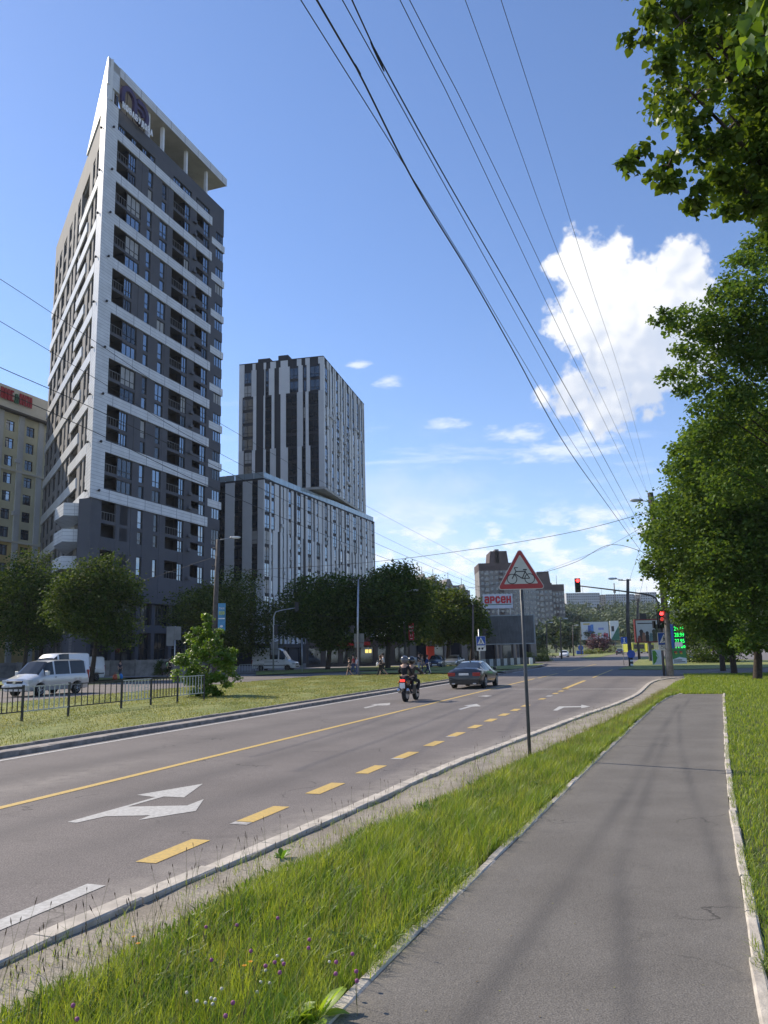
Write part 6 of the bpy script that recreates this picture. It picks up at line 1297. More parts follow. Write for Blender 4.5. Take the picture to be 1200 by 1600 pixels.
T, w, z0, z1, t = billboard('white advertising billboard with blue, red and green product shapes in the far middle', (907, 972), (952, 999), (930, 1018), M('poster_white', (.62, .64, .68), .5, .04), M('billboard_frame_grey', (.30, .34, .35), .5, .1), 3)
for i, (fx, fz_, ww, hh, c) in enumerate(((.3, .55, .1, .5, (.05, .12, .4)), (.4, .6, .1, .5, (.05, .2, .55)), (.42, .22, .16, .2, (.5, .05, .08)), (.66, .3, .14, .16, (.35, .4, .15)), (.88, .24, .16, .22, (.5, .05, .08)), (.72, .6, .2, .12, (.25, .3, .6)), (.2, .88, .24, .08, (.55, .4, .1)))):
    q = MB(); q.mats = [M('print_%d' % i, c, .5, .2, 1)]; q.box(w * (fx - ww / 2), w * (fx + ww / 2), -.37 - i * .004, -.36, z0 + (z1 - z0) * (fz_ - hh / 2), z0 + (z1 - z0) * (fz_ + hh / 2)); o = q.build('printed_shape', None, T)
T, w, z0, z1, t = billboard('green and white slanted poster board attached right of the white advertising billboard', (952, 970), (968, 1000), (930, 1018), mWhite, mWhite, 1, fr=.02)
q = MB(); q.mats = [M('poster_green', (.02, .16, .09), .5, .1)]; q.prism([(0, z0), (w, z0), (w, z0 + (z1 - z0) * .75)], -.40, -.352, lambda x, y, z: (x, z, y)); q.build('printed_shape', None, T)
q = MB(); q.mats = [mBlack]; q.box(w * .15, w * .45, -.41, -.36, z0 + (z1 - z0) * .45, z0 + (z1 - z0) * .72); q.build('printed_shape', None, T)
T, w, z0, z1, t = billboard('red framed billboard with a pale group photograph behind the traffic light', (989.5, 968), (1037, 1003.5), (1012, 1033), M('poster_photo_pale', (.42, .45, .47), .5, .12, .4), M('frame_dark_red', (.16, .02, .02), .5), 1)
rr = random.Random(3)
for i, (fx, hh, c) in enumerate(((.22, .5, (.05, .04, .04)), (.30, .38, (.25, .13, .09)), (.42, .42, (.03, .03, .035)), (.55, .35, (.10, .18, .2)), (.66, .5, (.04, .045, .03)), (.78, .7, (.05, .06, .03)), (.9, .8, (.03, .04, .03)), (.13, .25, (.2, .06, .05)))):
    q = MB(); q.mats = [M('poster_fig_%d' % i, c, .6, .3, 1)]; zz = z0 + .15; H_ = (z1 - z0) * hh; q.box(w * (fx - .06), w * (fx + .06), -.36 - i * .003, -.352, zz, zz + H_ * .7); q.ball((w * fx, -.36 - i * .003, zz + H_ * .85), H_ * .17, 8, 6, (1, .03, 1.1)); q.build('printed_figure', None, T)
q = MB(); q.mats = [mBlack]; q.box(w * .1, w * .7, -.37, -.36, z1 - .62, z1 - .5); q.build('printed_line', None, T)
q = MB(); q.mats = [mSig]; q.box(w * .22, w * .45, -.2, .2, z1, z1 + .8); q.build('floodlight_box', None, T)
# supermarket sign
Y = 136; p0 = at(754, 929, Y); p1 = at(801, 950, Y); w = p1.x - p0.x; T = thing('store_sign', 'white rooftop sign with large red Cyrillic store lettering above the blank billboard', 'sign', (p0.x, Y, 0))
q = MB(); q.mats = [M('store_sign_white', (.55, .60, .68), .5, .05, .4)]; q.box(0, w, -.3, 0, p1.z, p0.z); q.build('panel', None, T)
letters('аРСеН', w * .90, (p0.z - p1.z) * .5, .27, M('store_red', (.50, .015, .03), .5), T, (w * .5, -.32, p1.z + (p0.z - p1.z) * .60), (pi / 2, 0, 0), .16, .06)
q = MB(); q.mats = [M('line_green', (.02, .14, .08), .5)]; q.box(.2, w - .2, -.32, -.31, p1.z + .55, p1.z + .68); q.build('line', None, T)
q = MB(); q.mats = [mGalv]; [q.box(x, x + .15, -.1, .1, 6.4, p1.z) for x in (.4, w / 2, w - .5)]; q.build('support', None, T)
def store():
    p0 = G(700, 1032); Y = 128; xl = at(640, 1000, Y).x; xr = at(834, 1000, Y).x; T = thing('supermarket', 'low pale supermarket front with dark openings behind the blank billboard', 'building', (xl, Y, 0)); L = xr - xl
    q = MB(); q.mats = [M('store_wall', (.30, .27, .235), .85, .1, .5)]; q.box(0, L, 1, 26, 0, 6.5); q.box(-.3, L + .3, -.6, 26, 5.6, 6.6)
    for k in range(8): q.box(L * k / 7.2, L * k / 7.2 + .9, 0, 1.2, 0, 5.6)
    q.build('wall', None, T)
    for k in range(7): q = MB(); q.mats = [mGlassD if k % 2 else mRec]; q.box(L * k / 7.2 + 1.1, L * (k + 1) / 7.2 - .2, .85, .98, .2, 3.6); q.build('window', None, T)
store()
def kiosks():
    # shops under the trees behind the crossing
    Y = 118; xl = at(478, 1000, Y).x; xr = at(640, 1000, Y).x; T = thing('shop_row', 'low shaded shop row with red awning behind the street trees', 'building', (xl, Y, 0)); L = xr - xl
    q = MB(); q.mats = [M('shop_wall', (.12, .11, .10), .85, .2, .6)]; q.box(0, L, 0, 12, 0, 4.2); q.build('wall', None, T)
    for k in range(6): q = MB(); q.mats = [mGlassD]; q.box(L * (k + .15) / 6, L * (k + .85) / 6, -.1, .0, .5, 2.7); q.build('window', None, T)
    q = MB(); q.mats = [mRed]; q.box(L * .30, L * .62, -1.2, 0, 3.0, 3.5); q.build('awning', None, T)
    q = MB(); q.mats = [M('warm_shop_light', (.9, .7, .2), .5, 0, emit=1.2)]; q.box(L * .57, L * .60, -.14, -.11, 1.9, 2.4); q.box(L * .605, L * .63, -.14, -.11, 1.9, 2.4); q.build('lit_panel', None, T)
    g = G(673, 1041); T = thing('red_kiosk', 'bright red kiosk panel behind the parked cars', 'kiosk', g); q = MB(); q.mats = [M('kiosk_red', (.62, .05, .03), .5, .08)]; p0 = at(667, 1010, g.y) - g; p1 = at(679, 1024, g.y) - g; q.box(p0.x, p1.x, 0, 1.2, 0, p0.z); q.build('wall', None, T)
    q = MB(); q.mats = [mDark]; q.box(p0.x + .1, p1.x - .1, -.3, 1.3, p0.z, p0.z + .1); q.build('roof', None, T)
kiosks()
# black and white barrier
P0 = G(753, 1044.5); P1 = G(836, 1038.5); e = P1 - P0; n = 16; T = thing('striped_barrier', 'low barrier of alternating white and dark panels on the grass under the blank billboard', 'barrier', P0, atan2(e.y, e.x))
for k in range(n): q = MB(); q.mats = [(M('barrier_white', (.42, .44, .44), .7, .15, 2), M('barrier_dark', (.05, .055, .06), .7, .15, 2))[k % 2]]; L = e.length / n; q.box(k * L, k * L + L * .97, -.05, .05, 0, .95); q.build('panel', None, T)
g = G(830, 1040); q = MB(); q.mats = [mWhite]; q.box(-.2, .2, -.1, .1, 0, .9); setp(q.build('marker_post', None, None, g), 'small white marker block just left of the pale green bush', 'marker')
# underground
# ================================================================== WIRES
def wires(name, label, lines, r, group, cat='cable'):
    for i, (pts, lb) in enumerate(lines):
        W_ = []
        for (x, y, z) in pts: d = ray(x, y); t = (z - CAMH) / d[2]; W_.append(Vector((d[0] * t, d[1] * t, z)))
        W_ = [W_[0] + (W_[0] - W_[1]) * (1.2 if pts[0][1] < 10 else .5)] + W_ if len(W_) > 1 else W_
        q = MB(); q.mats = [M('cable_black', (.022, .022, .024), .6)]; q.tube(smooth_poly(W_, 10), r, 5, False); setp(q.build(name, None), lb, cat, group)
def wpix(pts, Yend=54.4, Hs=None):
    # give each pixel point a height so that the cable runs from high near to the pole: along a straight plan line
    a = pts[0]; b = pts[-1]; Pe = at(b[0], b[1], Yend); ds = ray(a[0], a[1]); t = (Hs - CAMH) / ds[2]; Ps = Vector((ds[0] * t, ds[1] * t, Hs)); out = [Ps]
    for (x, y) in pts[1:-1]:
        # intersect ray with vertical plane through Ps,Pe
        n = Vector(((Pe - Ps).y, -(Pe - Ps).x, 0)); d = Vector(ray(x, y)); C0 = Vector((0, 0, CAMH)); tt = (Ps - C0).dot(n) / d.dot(n); out.append(C0 + d * tt)
    out.append(Pe); return out
def wire(pts, Yend, Hs, r, lb, group, ext=2.0):
    W_ = wpix(pts, Yend, Hs); W_ = [W_[0] + (W_[0] - W_[1]).normalized() * 6 * ext] + W_; q = MB(); q.mats = [M('cable_black', (.022, .022, .024), .6)]; q.tube(smooth_poly(W_, 8), r, 5, False); setp(q.build('overhead_cable'), lb, 'cable', group)
grp = 'cables strung along the footpath'
wire([(470, 0), (600, 207), (735, 425), (812, 555), (900, 700), (985, 830)], 54.4, 8.8, .0065, 'leftmost of the long cables crossing the sky', grp)
wire([(495, 0), (560, 112), (650, 290), (735, 430), (800, 545), (880, 690), (945, 783), (1002, 862)], 54.4, 8.8, .012, 'thick twisted cable, darkest of the sky cables', grp)
wire([(535, 0), (640, 190), (735, 362), (850, 570), (940, 735), (1004, 850)], 54.4, 9.0, .0065, 'third cable from the left in the bundle over the road', grp)
wire([(550, 0), (585, 76), (700, 285), (830, 510), (930, 690), (1010, 840)], 54.4, 9.2, .0095, 'fourth cable from the left, slightly thick', grp)
wire([(625, 0), (720, 190), (850, 465), (930, 630), (1013, 800)], 54.4, 9.2, .0055, 'left one of the close cable pair passing the cloud', grp)
wire([(640, 0), (740, 195), (860, 445), (940, 620), (1016, 780)], 54.4, 9.4, .0055, 'right one of the close cable pair passing the cloud', grp)
wire([(727, 0), (800, 200), (880, 415), (960, 605), (1012, 772)], 54.4, 9.6, .0045, 'thin cable over the left side of the big cloud', grp)
wire([(783, 0), (850, 210), (920, 435), (980, 620), (1020, 768)], 54.4, 9.6, .0045, 'rightmost thin cable over the big cloud', grp)
grp = 'trolley cables over the left carriageway'
def wire2(pts, Ys, Ye, r, lb):
    A = at(pts[0][0], pts[0][1], Ys); Bq = at(pts[-1][0], pts[-1][1], Ye); n = Vector(((Bq - A).y, -(Bq - A).x, 0)); out = [A]
    for (x, y) in pts[1:-1]: d = Vector(ray(x, y)); C0 = Vector((0, 0, CAMH)); tt = (A - C0).dot(n) / d.dot(n); out.append(C0 + d * tt)
    out.append(Bq); q = MB(); q.mats = [M('cable_black', (.022, .022, .024), .6)]; q.tube(smooth_poly(out, 8), r, 5, False); setp(q.build('overhead_cable'), lb, 'cable', grp)
wire2([(-60, 402), (0, 436), (140, 528), (350, 665), (590, 800), (742, 880)], 22, 92, .010, 'highest trolley cable crossing the dark tower')
wire2([(-60, 470), (0, 502), (160, 598), (350, 712), (590, 834), (748, 910)], 22, 92, .010, 'second trolley cable crossing the dark tower')
wire2([(-60, 545), (0, 574), (150, 640), (350, 735), (590, 850), (750, 917)], 22, 92, .013, 'third trolley cable crossing the dark tower')
wire2([(-60, 588), (0, 610), (150, 676), (350, 770), (590, 868), (750, 923)], 24, 92, .014, 'lowest trolley cable crossing the dark tower')
wire2([(1016, 799), (900, 830), (740, 858), (560, 880), (345, 893)], 54, 68, .018, 'long span cable from the right utility pole to the left lamp post')
wire2([(1020, 868), (955, 851), (900, 878), (840, 897), (760, 915), (633, 930)], 54, 94, .018, 'sagging kinked cable from the linden side to the red banner post')
wire2([(1010, 820), (940, 858), (850, 893)], 54, 90, .012, 'short faint cable behind the kinked one')
wire2([(341, 868), (200, 913), (60, 940)], 68, 92, .016, 'pale cable from the left lamp post to the dark tower')
wire2([(345, 905), (440, 950), (560, 965), (741, 950)], 68, 86, .014, 'slack cable from the left lamp post past the red banner post')
wire2([(341, 880), (450, 905), (560, 918), (634, 928)], 68, 94, .014, 'thin cable from the left lamp post to the tall grey post')
wire2([(983, 908), (1004, 845), (1030, 770)], 85, 54, .012, 'steep thin cable rising from the island lamp post')
wire2([(997, 938), (1012, 880), (1025, 830)], 108, 54, .014, 'steep cable rising from the post over the red framed billboard')
# ================================================================== VEHICLES
def car(label, cat, loc, rz, P, group=None, name='car', full=True):
    """P: L,W,H, wheelbase fb (front axle x from nose), rb (rear axle x), r wheel; top: list (x, zbelt, zroof, halfwidth, roof halfwidth); glass: side spans, screens"""
    T = thing(name, label, cat, loc, rz, group); L = P['L']; rw = P['r']; arch = rw + .05; xs = set()
    st = P['top']; tx = [s_[0] for s_ in st]
    f = lambda x, i: float(np.interp(x, tx, [s_[i] for s_ in st]))
    for s_ in st: xs.add(round(s_[0], 3))
    for c in (P['fa'], P['ra']):
        for k in range(9): xs.add(round(c - arch * cos(pi * k / 8), 3))
    for g_ in P['side'] + P['screens']: xs.add(g_[0]); xs.add(g_[1])
    for x in np.arange(0, L, .3): xs.add(round(float(x), 3))
    xs = sorted(x for x in xs if 0 <= x <= L); X2 = [xs[0]]
    for x in xs[1:]:
        if x - X2[-1] > .012 or any(abs(x - g_[i]) < 1e-6 for g_ in P['side'] + P['screens'] for i in (0, 1)): X2.append(x)
    def sill(x):
        z = P['sill']
        for c in (P['fa'], P['ra']):
            d = abs(x - c)
            if d < arch: z = max(z, rw + sqrt(max(0, arch ** 2 - d ** 2)))
        return z
    def sec(x):
        zb, zr, hw, rh = f(x, 1), f(x, 2), f(x, 3), f(x, 4); zs = sill(x); zm = max(zs + .03, (P['sill'] + zb) * .52)
        zsh = max(zm + .02, zb - .12)
        return [(0, zs - .0), (hw * .90, zs), (hw * .985, (zs + zm) / 2), (hw, zm), (hw * .995, zsh), (hw * .955, zb), (rh, zr - .045 if zr - zb > .15 else zb + (zr - zb) * .5), (rh * .82, zr), (0, zr + .025)]
    secs = [sec(x) for x in X2]; n = len(secs[0]); body = MB(); body.smooth = True; glass = MB(); glass.smooth = False; lower = []
    V = []
    for x, s_ in zip(X2, secs):
        V += [(x, y, z) for y, z in s_] + [(x, -y, z) for y, z in s_]
    side_o = {}
    fs = []; gf = {}
    for i in range(len(X2) - 1):
        xm = (X2[i] + X2[i + 1]) / 2
        for side in (0, 1):
            for k in range(n - 1):
                a = i * 2 * n + side * n + k; b_ = a + 1; c = a + 2 * n + 1; d = a + 2 * n; face = (a, b_, c, d) if side else (d, c, b_, a); key = None
                if k == 5:
                    for j, g_ in enumerate(P['side']):
                        if g_[0] <= xm <= g_[1]: key = ('s', j, side)
                if k in (6, 7):
                    for j, g_ in enumerate(P['screens']):
                        if g_[0] <= xm <= g_[1]: key = ('w', j, 0)
                (gf.setdefault(key, []) if key else fs).append(face)
    for i_, flip in ((0, False), (len(X2) - 1, True)):
        for k in range(n - 1):
            a = i_ * 2 * n + k; b_ = a + n; fs.append((a, a + 1, b_ + 1, b_) if not flip else (b_, b_ + 1, a + 1, a))
    body.mats = [P['paint']]; body.add(V, fs); bo = body.build('body', None, T)
    md = bo.modifiers.new('e', 'EDGE_SPLIT'); md.split_angle = R_(32)
    for key, faces in gf.items():
        used = sorted({v for fc in faces for v in fc}); ix = {v: j for j, v in enumerate(used)}; cx = sum(V[v][0] for v in used) / len(used); g_ = MB(); g_.mats = [P.get('glass', mCarGlass)]
        off = []
        for v in used:
            x, y, z = V[v]
            off.append((x, y * .99, z - (.004 if key[0] == 'w' else 0)))
        g_.add(off, [tuple(ix[v] for v in fc) for fc in faces]); g_.build('window' if key[0] == 's' else 'windscreen', None, T)
    und = MB(); und.mats = [mBlack]; hw = P['W'] / 2; und.box(.15, L - .15, -hw * .86, hw * .86, P['sill'] - .02, max(rw * 1.7, P['sill'] + .1)); und.build('underbody', None, T)
    wm = MB(); wm.mat(mRubber).tube([(0, -.11, 0), (0, -.09, 0), (0, .09, 0), (0, .11, 0)], [rw * .94, rw, rw, rw * .94], 20)
    wmesh = wm.mesh('wheel'); rm = MB(); rm.mats = [P.get('rim', M('rim_alloy', (.45, .45, .46), .35, .1, metal=.7))]
    rm.tube([(0, -.012, 0), (0, .012, 0)], rw * .18, 8)
    for k in range(5): a = 2 * pi * k / 5; rm.tube([(0, 0, 0), (rw * .62 * cos(a), 0, rw * .62 * sin(a))], rw * .075, 4)
    rm.tube([(rw * .64 * cos(a), 0, rw * .64 * sin(a)) for a in np.linspace(0, 2 * pi, 17)], rw * .05, 4, False); rmesh = rm.mesh('rim')
    for c in (P['fa'], P['ra']):
        for s_ in (-1, 1):
            w = inst('wheel', wmesh, T, (c, s_ * (f(c, 3) * .99 - .11), rw)); inst('rim', rmesh, w, (0, s_ * .115, 0))
    def bx(nm, x0, x1, y0, y1, z0, z1, m_, both=False, lab=None):
        for s_ in ((1, -1) if both else (1,)):
            q = MB(); q.mats = [m_]; q.box(x0, x1, *( (y0, y1) if s_ > 0 else (-y1, -y0)), z0, z1); bevel(q.build(nm, None, T), .012)
    for a in P.get('extras', []): bx(*a)
    return T
mTail = M('tail_light', (.32, .012, .015), .2, .1, coat=.5); mTailOn = M('tail_light_lit', (.9, .04, .03), .3, 0, emit=1.6); mHead = M('head_light', (.62, .65, .68), .12, .1, metal=.2, coat=.5); mPlate = M('number_plate', (.72, .72, .70), .5)
def paint(nm, c, metal=.25): return M(nm, c, .28, .04, 1., metal=metal, coat=.7)
mChr = M('chrome', (.6, .6, .62), .15, .05, metal=1)
def road_rot(front_az): return R_(90 - front_az) + pi    # local +x runs from nose to tail
def sedan(paint_, L=4.9, W=1.85, H=1.40, coupe=False):
    hw = W / 2
    top = [(0, .52, .56, hw * .72, hw * .6), (.12, .62, .68, hw * .88, hw * .74), (.5, .70, .80, hw * .97, hw * .84), (1.25, .82, .93, hw, hw * .86), (1.42, .85, .97, hw, hw * .85), (2.15, .90, H - .07, hw, hw * .66), (2.6, .91, H, hw, hw * .64), (3.1, .92, H - .01, hw, hw * .63), (3.5, .93, H - .07, hw, hw * .64), (4.25, .96, 1.06, hw * .99, hw * .78), (L - .22, .93, 1.03, hw * .95, hw * .76), (L - .05, .84, .90, hw * .90, hw * .72), (L, .62, .66, hw * .86, hw * .7)]
    return dict(L=L, W=W, r=.335, fa=.9, ra=L - 1.08, sill=.24, top=top, paint=paint_, side=[(1.6, 2.55), (2.62, 3.5), (3.54, 3.85)], screens=[(1.42, 2.15), (3.5, 4.25)],
        extras=[('tail_light', L - .32, L + .01, hw * .50, hw * .93, .66, .84, mTail, True), ('number_plate', L + .005, L + .03, -.26, .26, .70, .81, mPlate), ('headlight', -.01, .3, hw * .45, hw * .86, .50, .64, mHead, True), ('bumper', L - .12, L + .04, -hw * .84, hw * .84, .26, .50, paint_), ('side_mirror', 1.62, 1.82, hw * .97, hw * 1.16, .92, 1.06, paint_, True), ('number_plate', -.03, 0, -.26, .26, .36, .47, mPlate), ('exhaust', L - .05, L + .06, hw * .5, hw * .7, .24, .31, mChr, True), ('antenna', 3.28, 3.42, -.03, .03, 1.38, 1.45, paint_)])
def hatch(paint_, L=4.1, W=1.75, H=1.48):
    hw = W / 2
    top = [(0, .55, .6, hw * .75, hw * .62), (.15, .68, .76, hw * .92, hw * .76), (.85, .86, .95, hw, hw * .84), (1.05, .90, 1.0, hw, hw * .83), (1.8, .94, H - .04, hw, hw * .66), (2.4, .95, H, hw, hw * .65), (3.4, .98, H - .05, hw, hw * .65), (3.9, .99, 1.08, hw * .97, hw * .76), (L, .7, .74, hw * .88, hw * .76)]
    return dict(L=L, W=W, r=.31, fa=.8, ra=L - .75, sill=.24, top=top, paint=paint_, side=[(1.3, 2.2), (2.27, 3.1)], screens=[(1.05, 1.8), (3.4, 3.9)],
        extras=[('tail_light', L - .2, L + .0, hw * .6, hw * .9, .75, .98, mTail, True), ('headlight', .0, .34, hw * .5, hw * .9, .58, .74, mHead, True), ('number_plate', -.03, 0, -.26, .26, .36, .47, mPlate), ('grille', -.02, .04, -.4, .4, .5, .6, mBlack), ('side_mirror', 1.35, 1.5, hw * .98, hw * 1.18, .95, 1.08, paint_, True), ('number_plate', L, L + .02, -.26, .26, .6, .71, mPlate)])
def van(paint_, L=4.9, W=1.9, H=1.95, cargo=False):
    hw = W / 2
    if cargo: top = [(0, .8, .86, hw * .8, hw * .7), (.12, .95, 1.02, hw * .95, hw * .84), (.75, 1.12, 1.22, hw, hw * .86), (.95, 1.18, 1.34, hw, hw * .84), (1.65, 1.35, H - .35, hw, hw * .76), (2.1, 1.4, H - .05, hw, hw * .78), (2.6, 1.4, H, hw, hw * .84), (L - .15, 1.4, H, hw, hw * .84), (L, 1.35, H - .08, hw * .98, hw * .83)]
    else: top = [(0, .72, .78, hw * .80, hw * .7), (.12, .88, .96, hw * .94, hw * .82), (.72, 1.04, 1.14, hw, hw * .86), (.88, 1.08, 1.2, hw, hw * .85), (1.62, 1.14, H - .08, hw, hw * .76), (2.2, 1.15, H, hw, hw * .78), (L - .5, 1.15, H, hw, hw * .78), (L - .12, 1.14, H - .08, hw, hw * .77), (L, 1.05, 1.2, hw * .97, hw * .82)]
    side = [(1.25, 1.98)] + ([(2.15, 3.2)] if cargo else [(2.1, 3.28), (3.36, 4.62)])
    ex = [('headlight', .02, .40, hw * .58, hw * .96, .72, .92, mHead, True), ('grille', -.03, .08, -.55, .55, .72, .86, mBlack), ('bumper', -.06, .3, -hw * .88, hw * .88, .34, .62, paint_), ('lower_grille', -.075, -.05, -.6, .6, .42, .52, mBlack), ('number_plate', -.085, -.07, -.26, .26, .52, .63, mPlate), ('side_mirror', 1.2, 1.36, hw * 1.0, hw * 1.24, 1.12, 1.36, paint_, True), ('tail_light', L - .12, L + .01, hw * .82, hw * .985, .85, 1.35, mTail, True), ('door_handle', 2.0, 2.16, hw * .99, hw * 1.02, .98, 1.02, mDark, True), ('side_trim', 1.2, L - .15, hw * .985, hw * 1.012, .5 if not cargo else .62, .54 if not cargo else .70, mDark if cargo else paint_, True)]
    if cargo: ex += [('slide_rail', 2.3, 3.9, hw * .99, hw * 1.012, 1.06, 1.11, mDark, True), ('badge', 2.14, 2.36, hw * .97, hw * 1.0, 1.12, 1.2, mDark, True)]
    else: ex += [('emblem', -.045, -.025, -.1, .1, .7, .88, mChr)]
    return dict(L=L, W=W, r=.34, fa=.95, ra=L - (1.0 if not cargo else 1.1), sill=.3, top=top, paint=paint_, side=side, screens=[(.88, 1.62)] if not cargo else [(.95, 1.65)], extras=ex, rim=M('steel_wheel', (.12, .12, .12), .5) if cargo else None or M('rim_alloy', (.45, .45, .46), .35, .1, metal=.7))
def place(P, rear_px, az, side_off=0, from_front=False, **k):
    """rear_px: ground pixel of rear (or front) centre"""
    g = G(*rear_px) if not isinstance(rear_px, Vector) else rear_px; a = R_(az); d = Vector((sin(a), cos(a), 0)); nose = g + d * P['L'] if not from_front else g
    return car(loc=(nose.x, nose.y, k.pop('z', 0)), rz=atan2(-d.y, -d.x), P=P, **k)
place(sedan(paint('paint_black', (.006, .007, .010), .1)), (725.5, 1077), 19.4, label='glossy black four door coupe driving away in the middle lane', cat='car')
place(van(paint('paint_silver_white', (.55, .56, .57), .35)), Vector((-18.9, 49.3, 0)), 199.4, label='silver white passenger minivan driving towards the left edge', cat='van', name='van')
place(van(paint('paint_white', (.82, .83, .84), .0), 5.5, 2.1, 2.75, True), G(398, 1048.5), 101, label='white high roofed cargo van parked side on under the dark trees', cat='van', name='van')
place(van(paint('paint_white', (.82, .83, .84), .0), 5.6, 2.0, 2.45, True), Vector((-25.4, 67, 0)), 199.4, label='white van mostly hidden behind the silver minivan, left one of two roofs', cat='van', name='van', group='white vans behind the silver minivan')
place(van(paint('paint_white', (.82, .83, .84), .0), 5.2, 2.0, 2.15, True), Vector((-26.6, 74, 0)), 199.4, label='white van behind the silver minivan, right roof next to the bent trunk', cat='van', name='van', group='white vans behind the silver minivan')
place(hatch(paint('paint_dark_blue', (.02, .035, .07), .3)), G(679, 1044.5), 190, from_front=True, label='dark blue hatchback parked nose on behind the scooter riders', cat='car')
place(sedan(paint('paint_silver', (.35, .38, .42), .5), 4.6, 1.8, 1.42), G(702, 1042), 200, from_front=True, label='silver sedan parked nose on right of the dark blue hatchback', cat='car')
place(sedan(paint('paint_white', (.82, .83, .84), .0), 4.6, 1.8, 1.45), G(880, 1027), 199, from_front=True, label='white car coming towards the junction, alone on the far left carriageway', cat='car')
place(hatch(paint('paint_maroon', (.10, .015, .03), .3), 4.3, 1.8, 1.7), G(893, 1019), 260, label='maroon car crossing beyond the white car', cat='car')
place(hatch(paint('paint_grey_blue', (.08, .10, .12), .3), 4.3, 1.8, 1.7), G(911, 1018.5), 199, from_front=True, label='grey blue car waiting left of the far island', cat='car')
place(hatch(paint('paint_silver', (.35, .38, .42), .5), 4.2, 1.8, 1.6), G(924, 1018.5), 199, from_front=True, label='silver car waiting in front of the white advertising billboard', cat='car')
place(sedan(paint('paint_dark_grey', (.06, .055, .06), .3), 4.6, 1.8, 1.5), G(968, 1023), 19, label='dark grey car driving away left of the blue square sign', cat='car')
place(hatch(paint('paint_grey_blue', (.08, .10, .12), .3), 4.2, 1.8, 1.6), G(978, 1020.5), 19, label='dark hatchback driving away behind the blue square sign', cat='car')
def bus(label, px0, px1, pt, pb, group):
    g = G((px0 + px1) / 2, pb); w = at(px1, 1010, g.y).x - at(px0, 1010, g.y).x; H_ = at(px0, pt, g.y).z; T = thing('bus', label, 'bus', (g.x - w / 2, g.y, 0), 0, group); yel = paint('bus_yellow', (.50, .50, .03), .0)
    q = MB(); q.mats = [yel]; q.box(0, w, 0, 10, .35, H_ * .42); q.box(0, w, 0, 10, H_ * .82, H_); q.box(0, w * .12, 0, 10, H_ * .42, H_ * .82); q.box(w * .92, w, 0.02, 10, H_ * .42, H_ * .82); bevel(q.build('body', None, T), .06)
    q = MB(); q.mats = [mCarGlass]; q.mats = [M('bus_glass', (.015, .018, .02), .1)]; q.box(w * .12, w * .92, -.02, 9.9, H_ * .42, H_ * .82); q.build('windscreen', None, T)
    for x in (w * .15, w * .78): q = MB(); q.mats = [mRubber]; q.tube([(x, 1.5, .5), (x + .3, 1.5, .5)], .5, 12); q.build('wheel', None, T)
    for x in (w * .05, w * .85): q = MB(); q.mats = [mHead]; q.box(x, x + .3, -.05, 0, .8, 1.0); q.build('headlight', None, T)
    q = MB(); q.mats = [mWhite]; q.box(w * .3, w * .7, -.03, 0, .5, .65); q.build('number_plate', None, T)
bus('yellow bus under the left part of the red framed billboard', 989, 1009, 1004, 1021, None)
bus('yellow bus half hidden behind the billboard leg, right of the other bus', 1012, 1023, 1005, 1020, None)
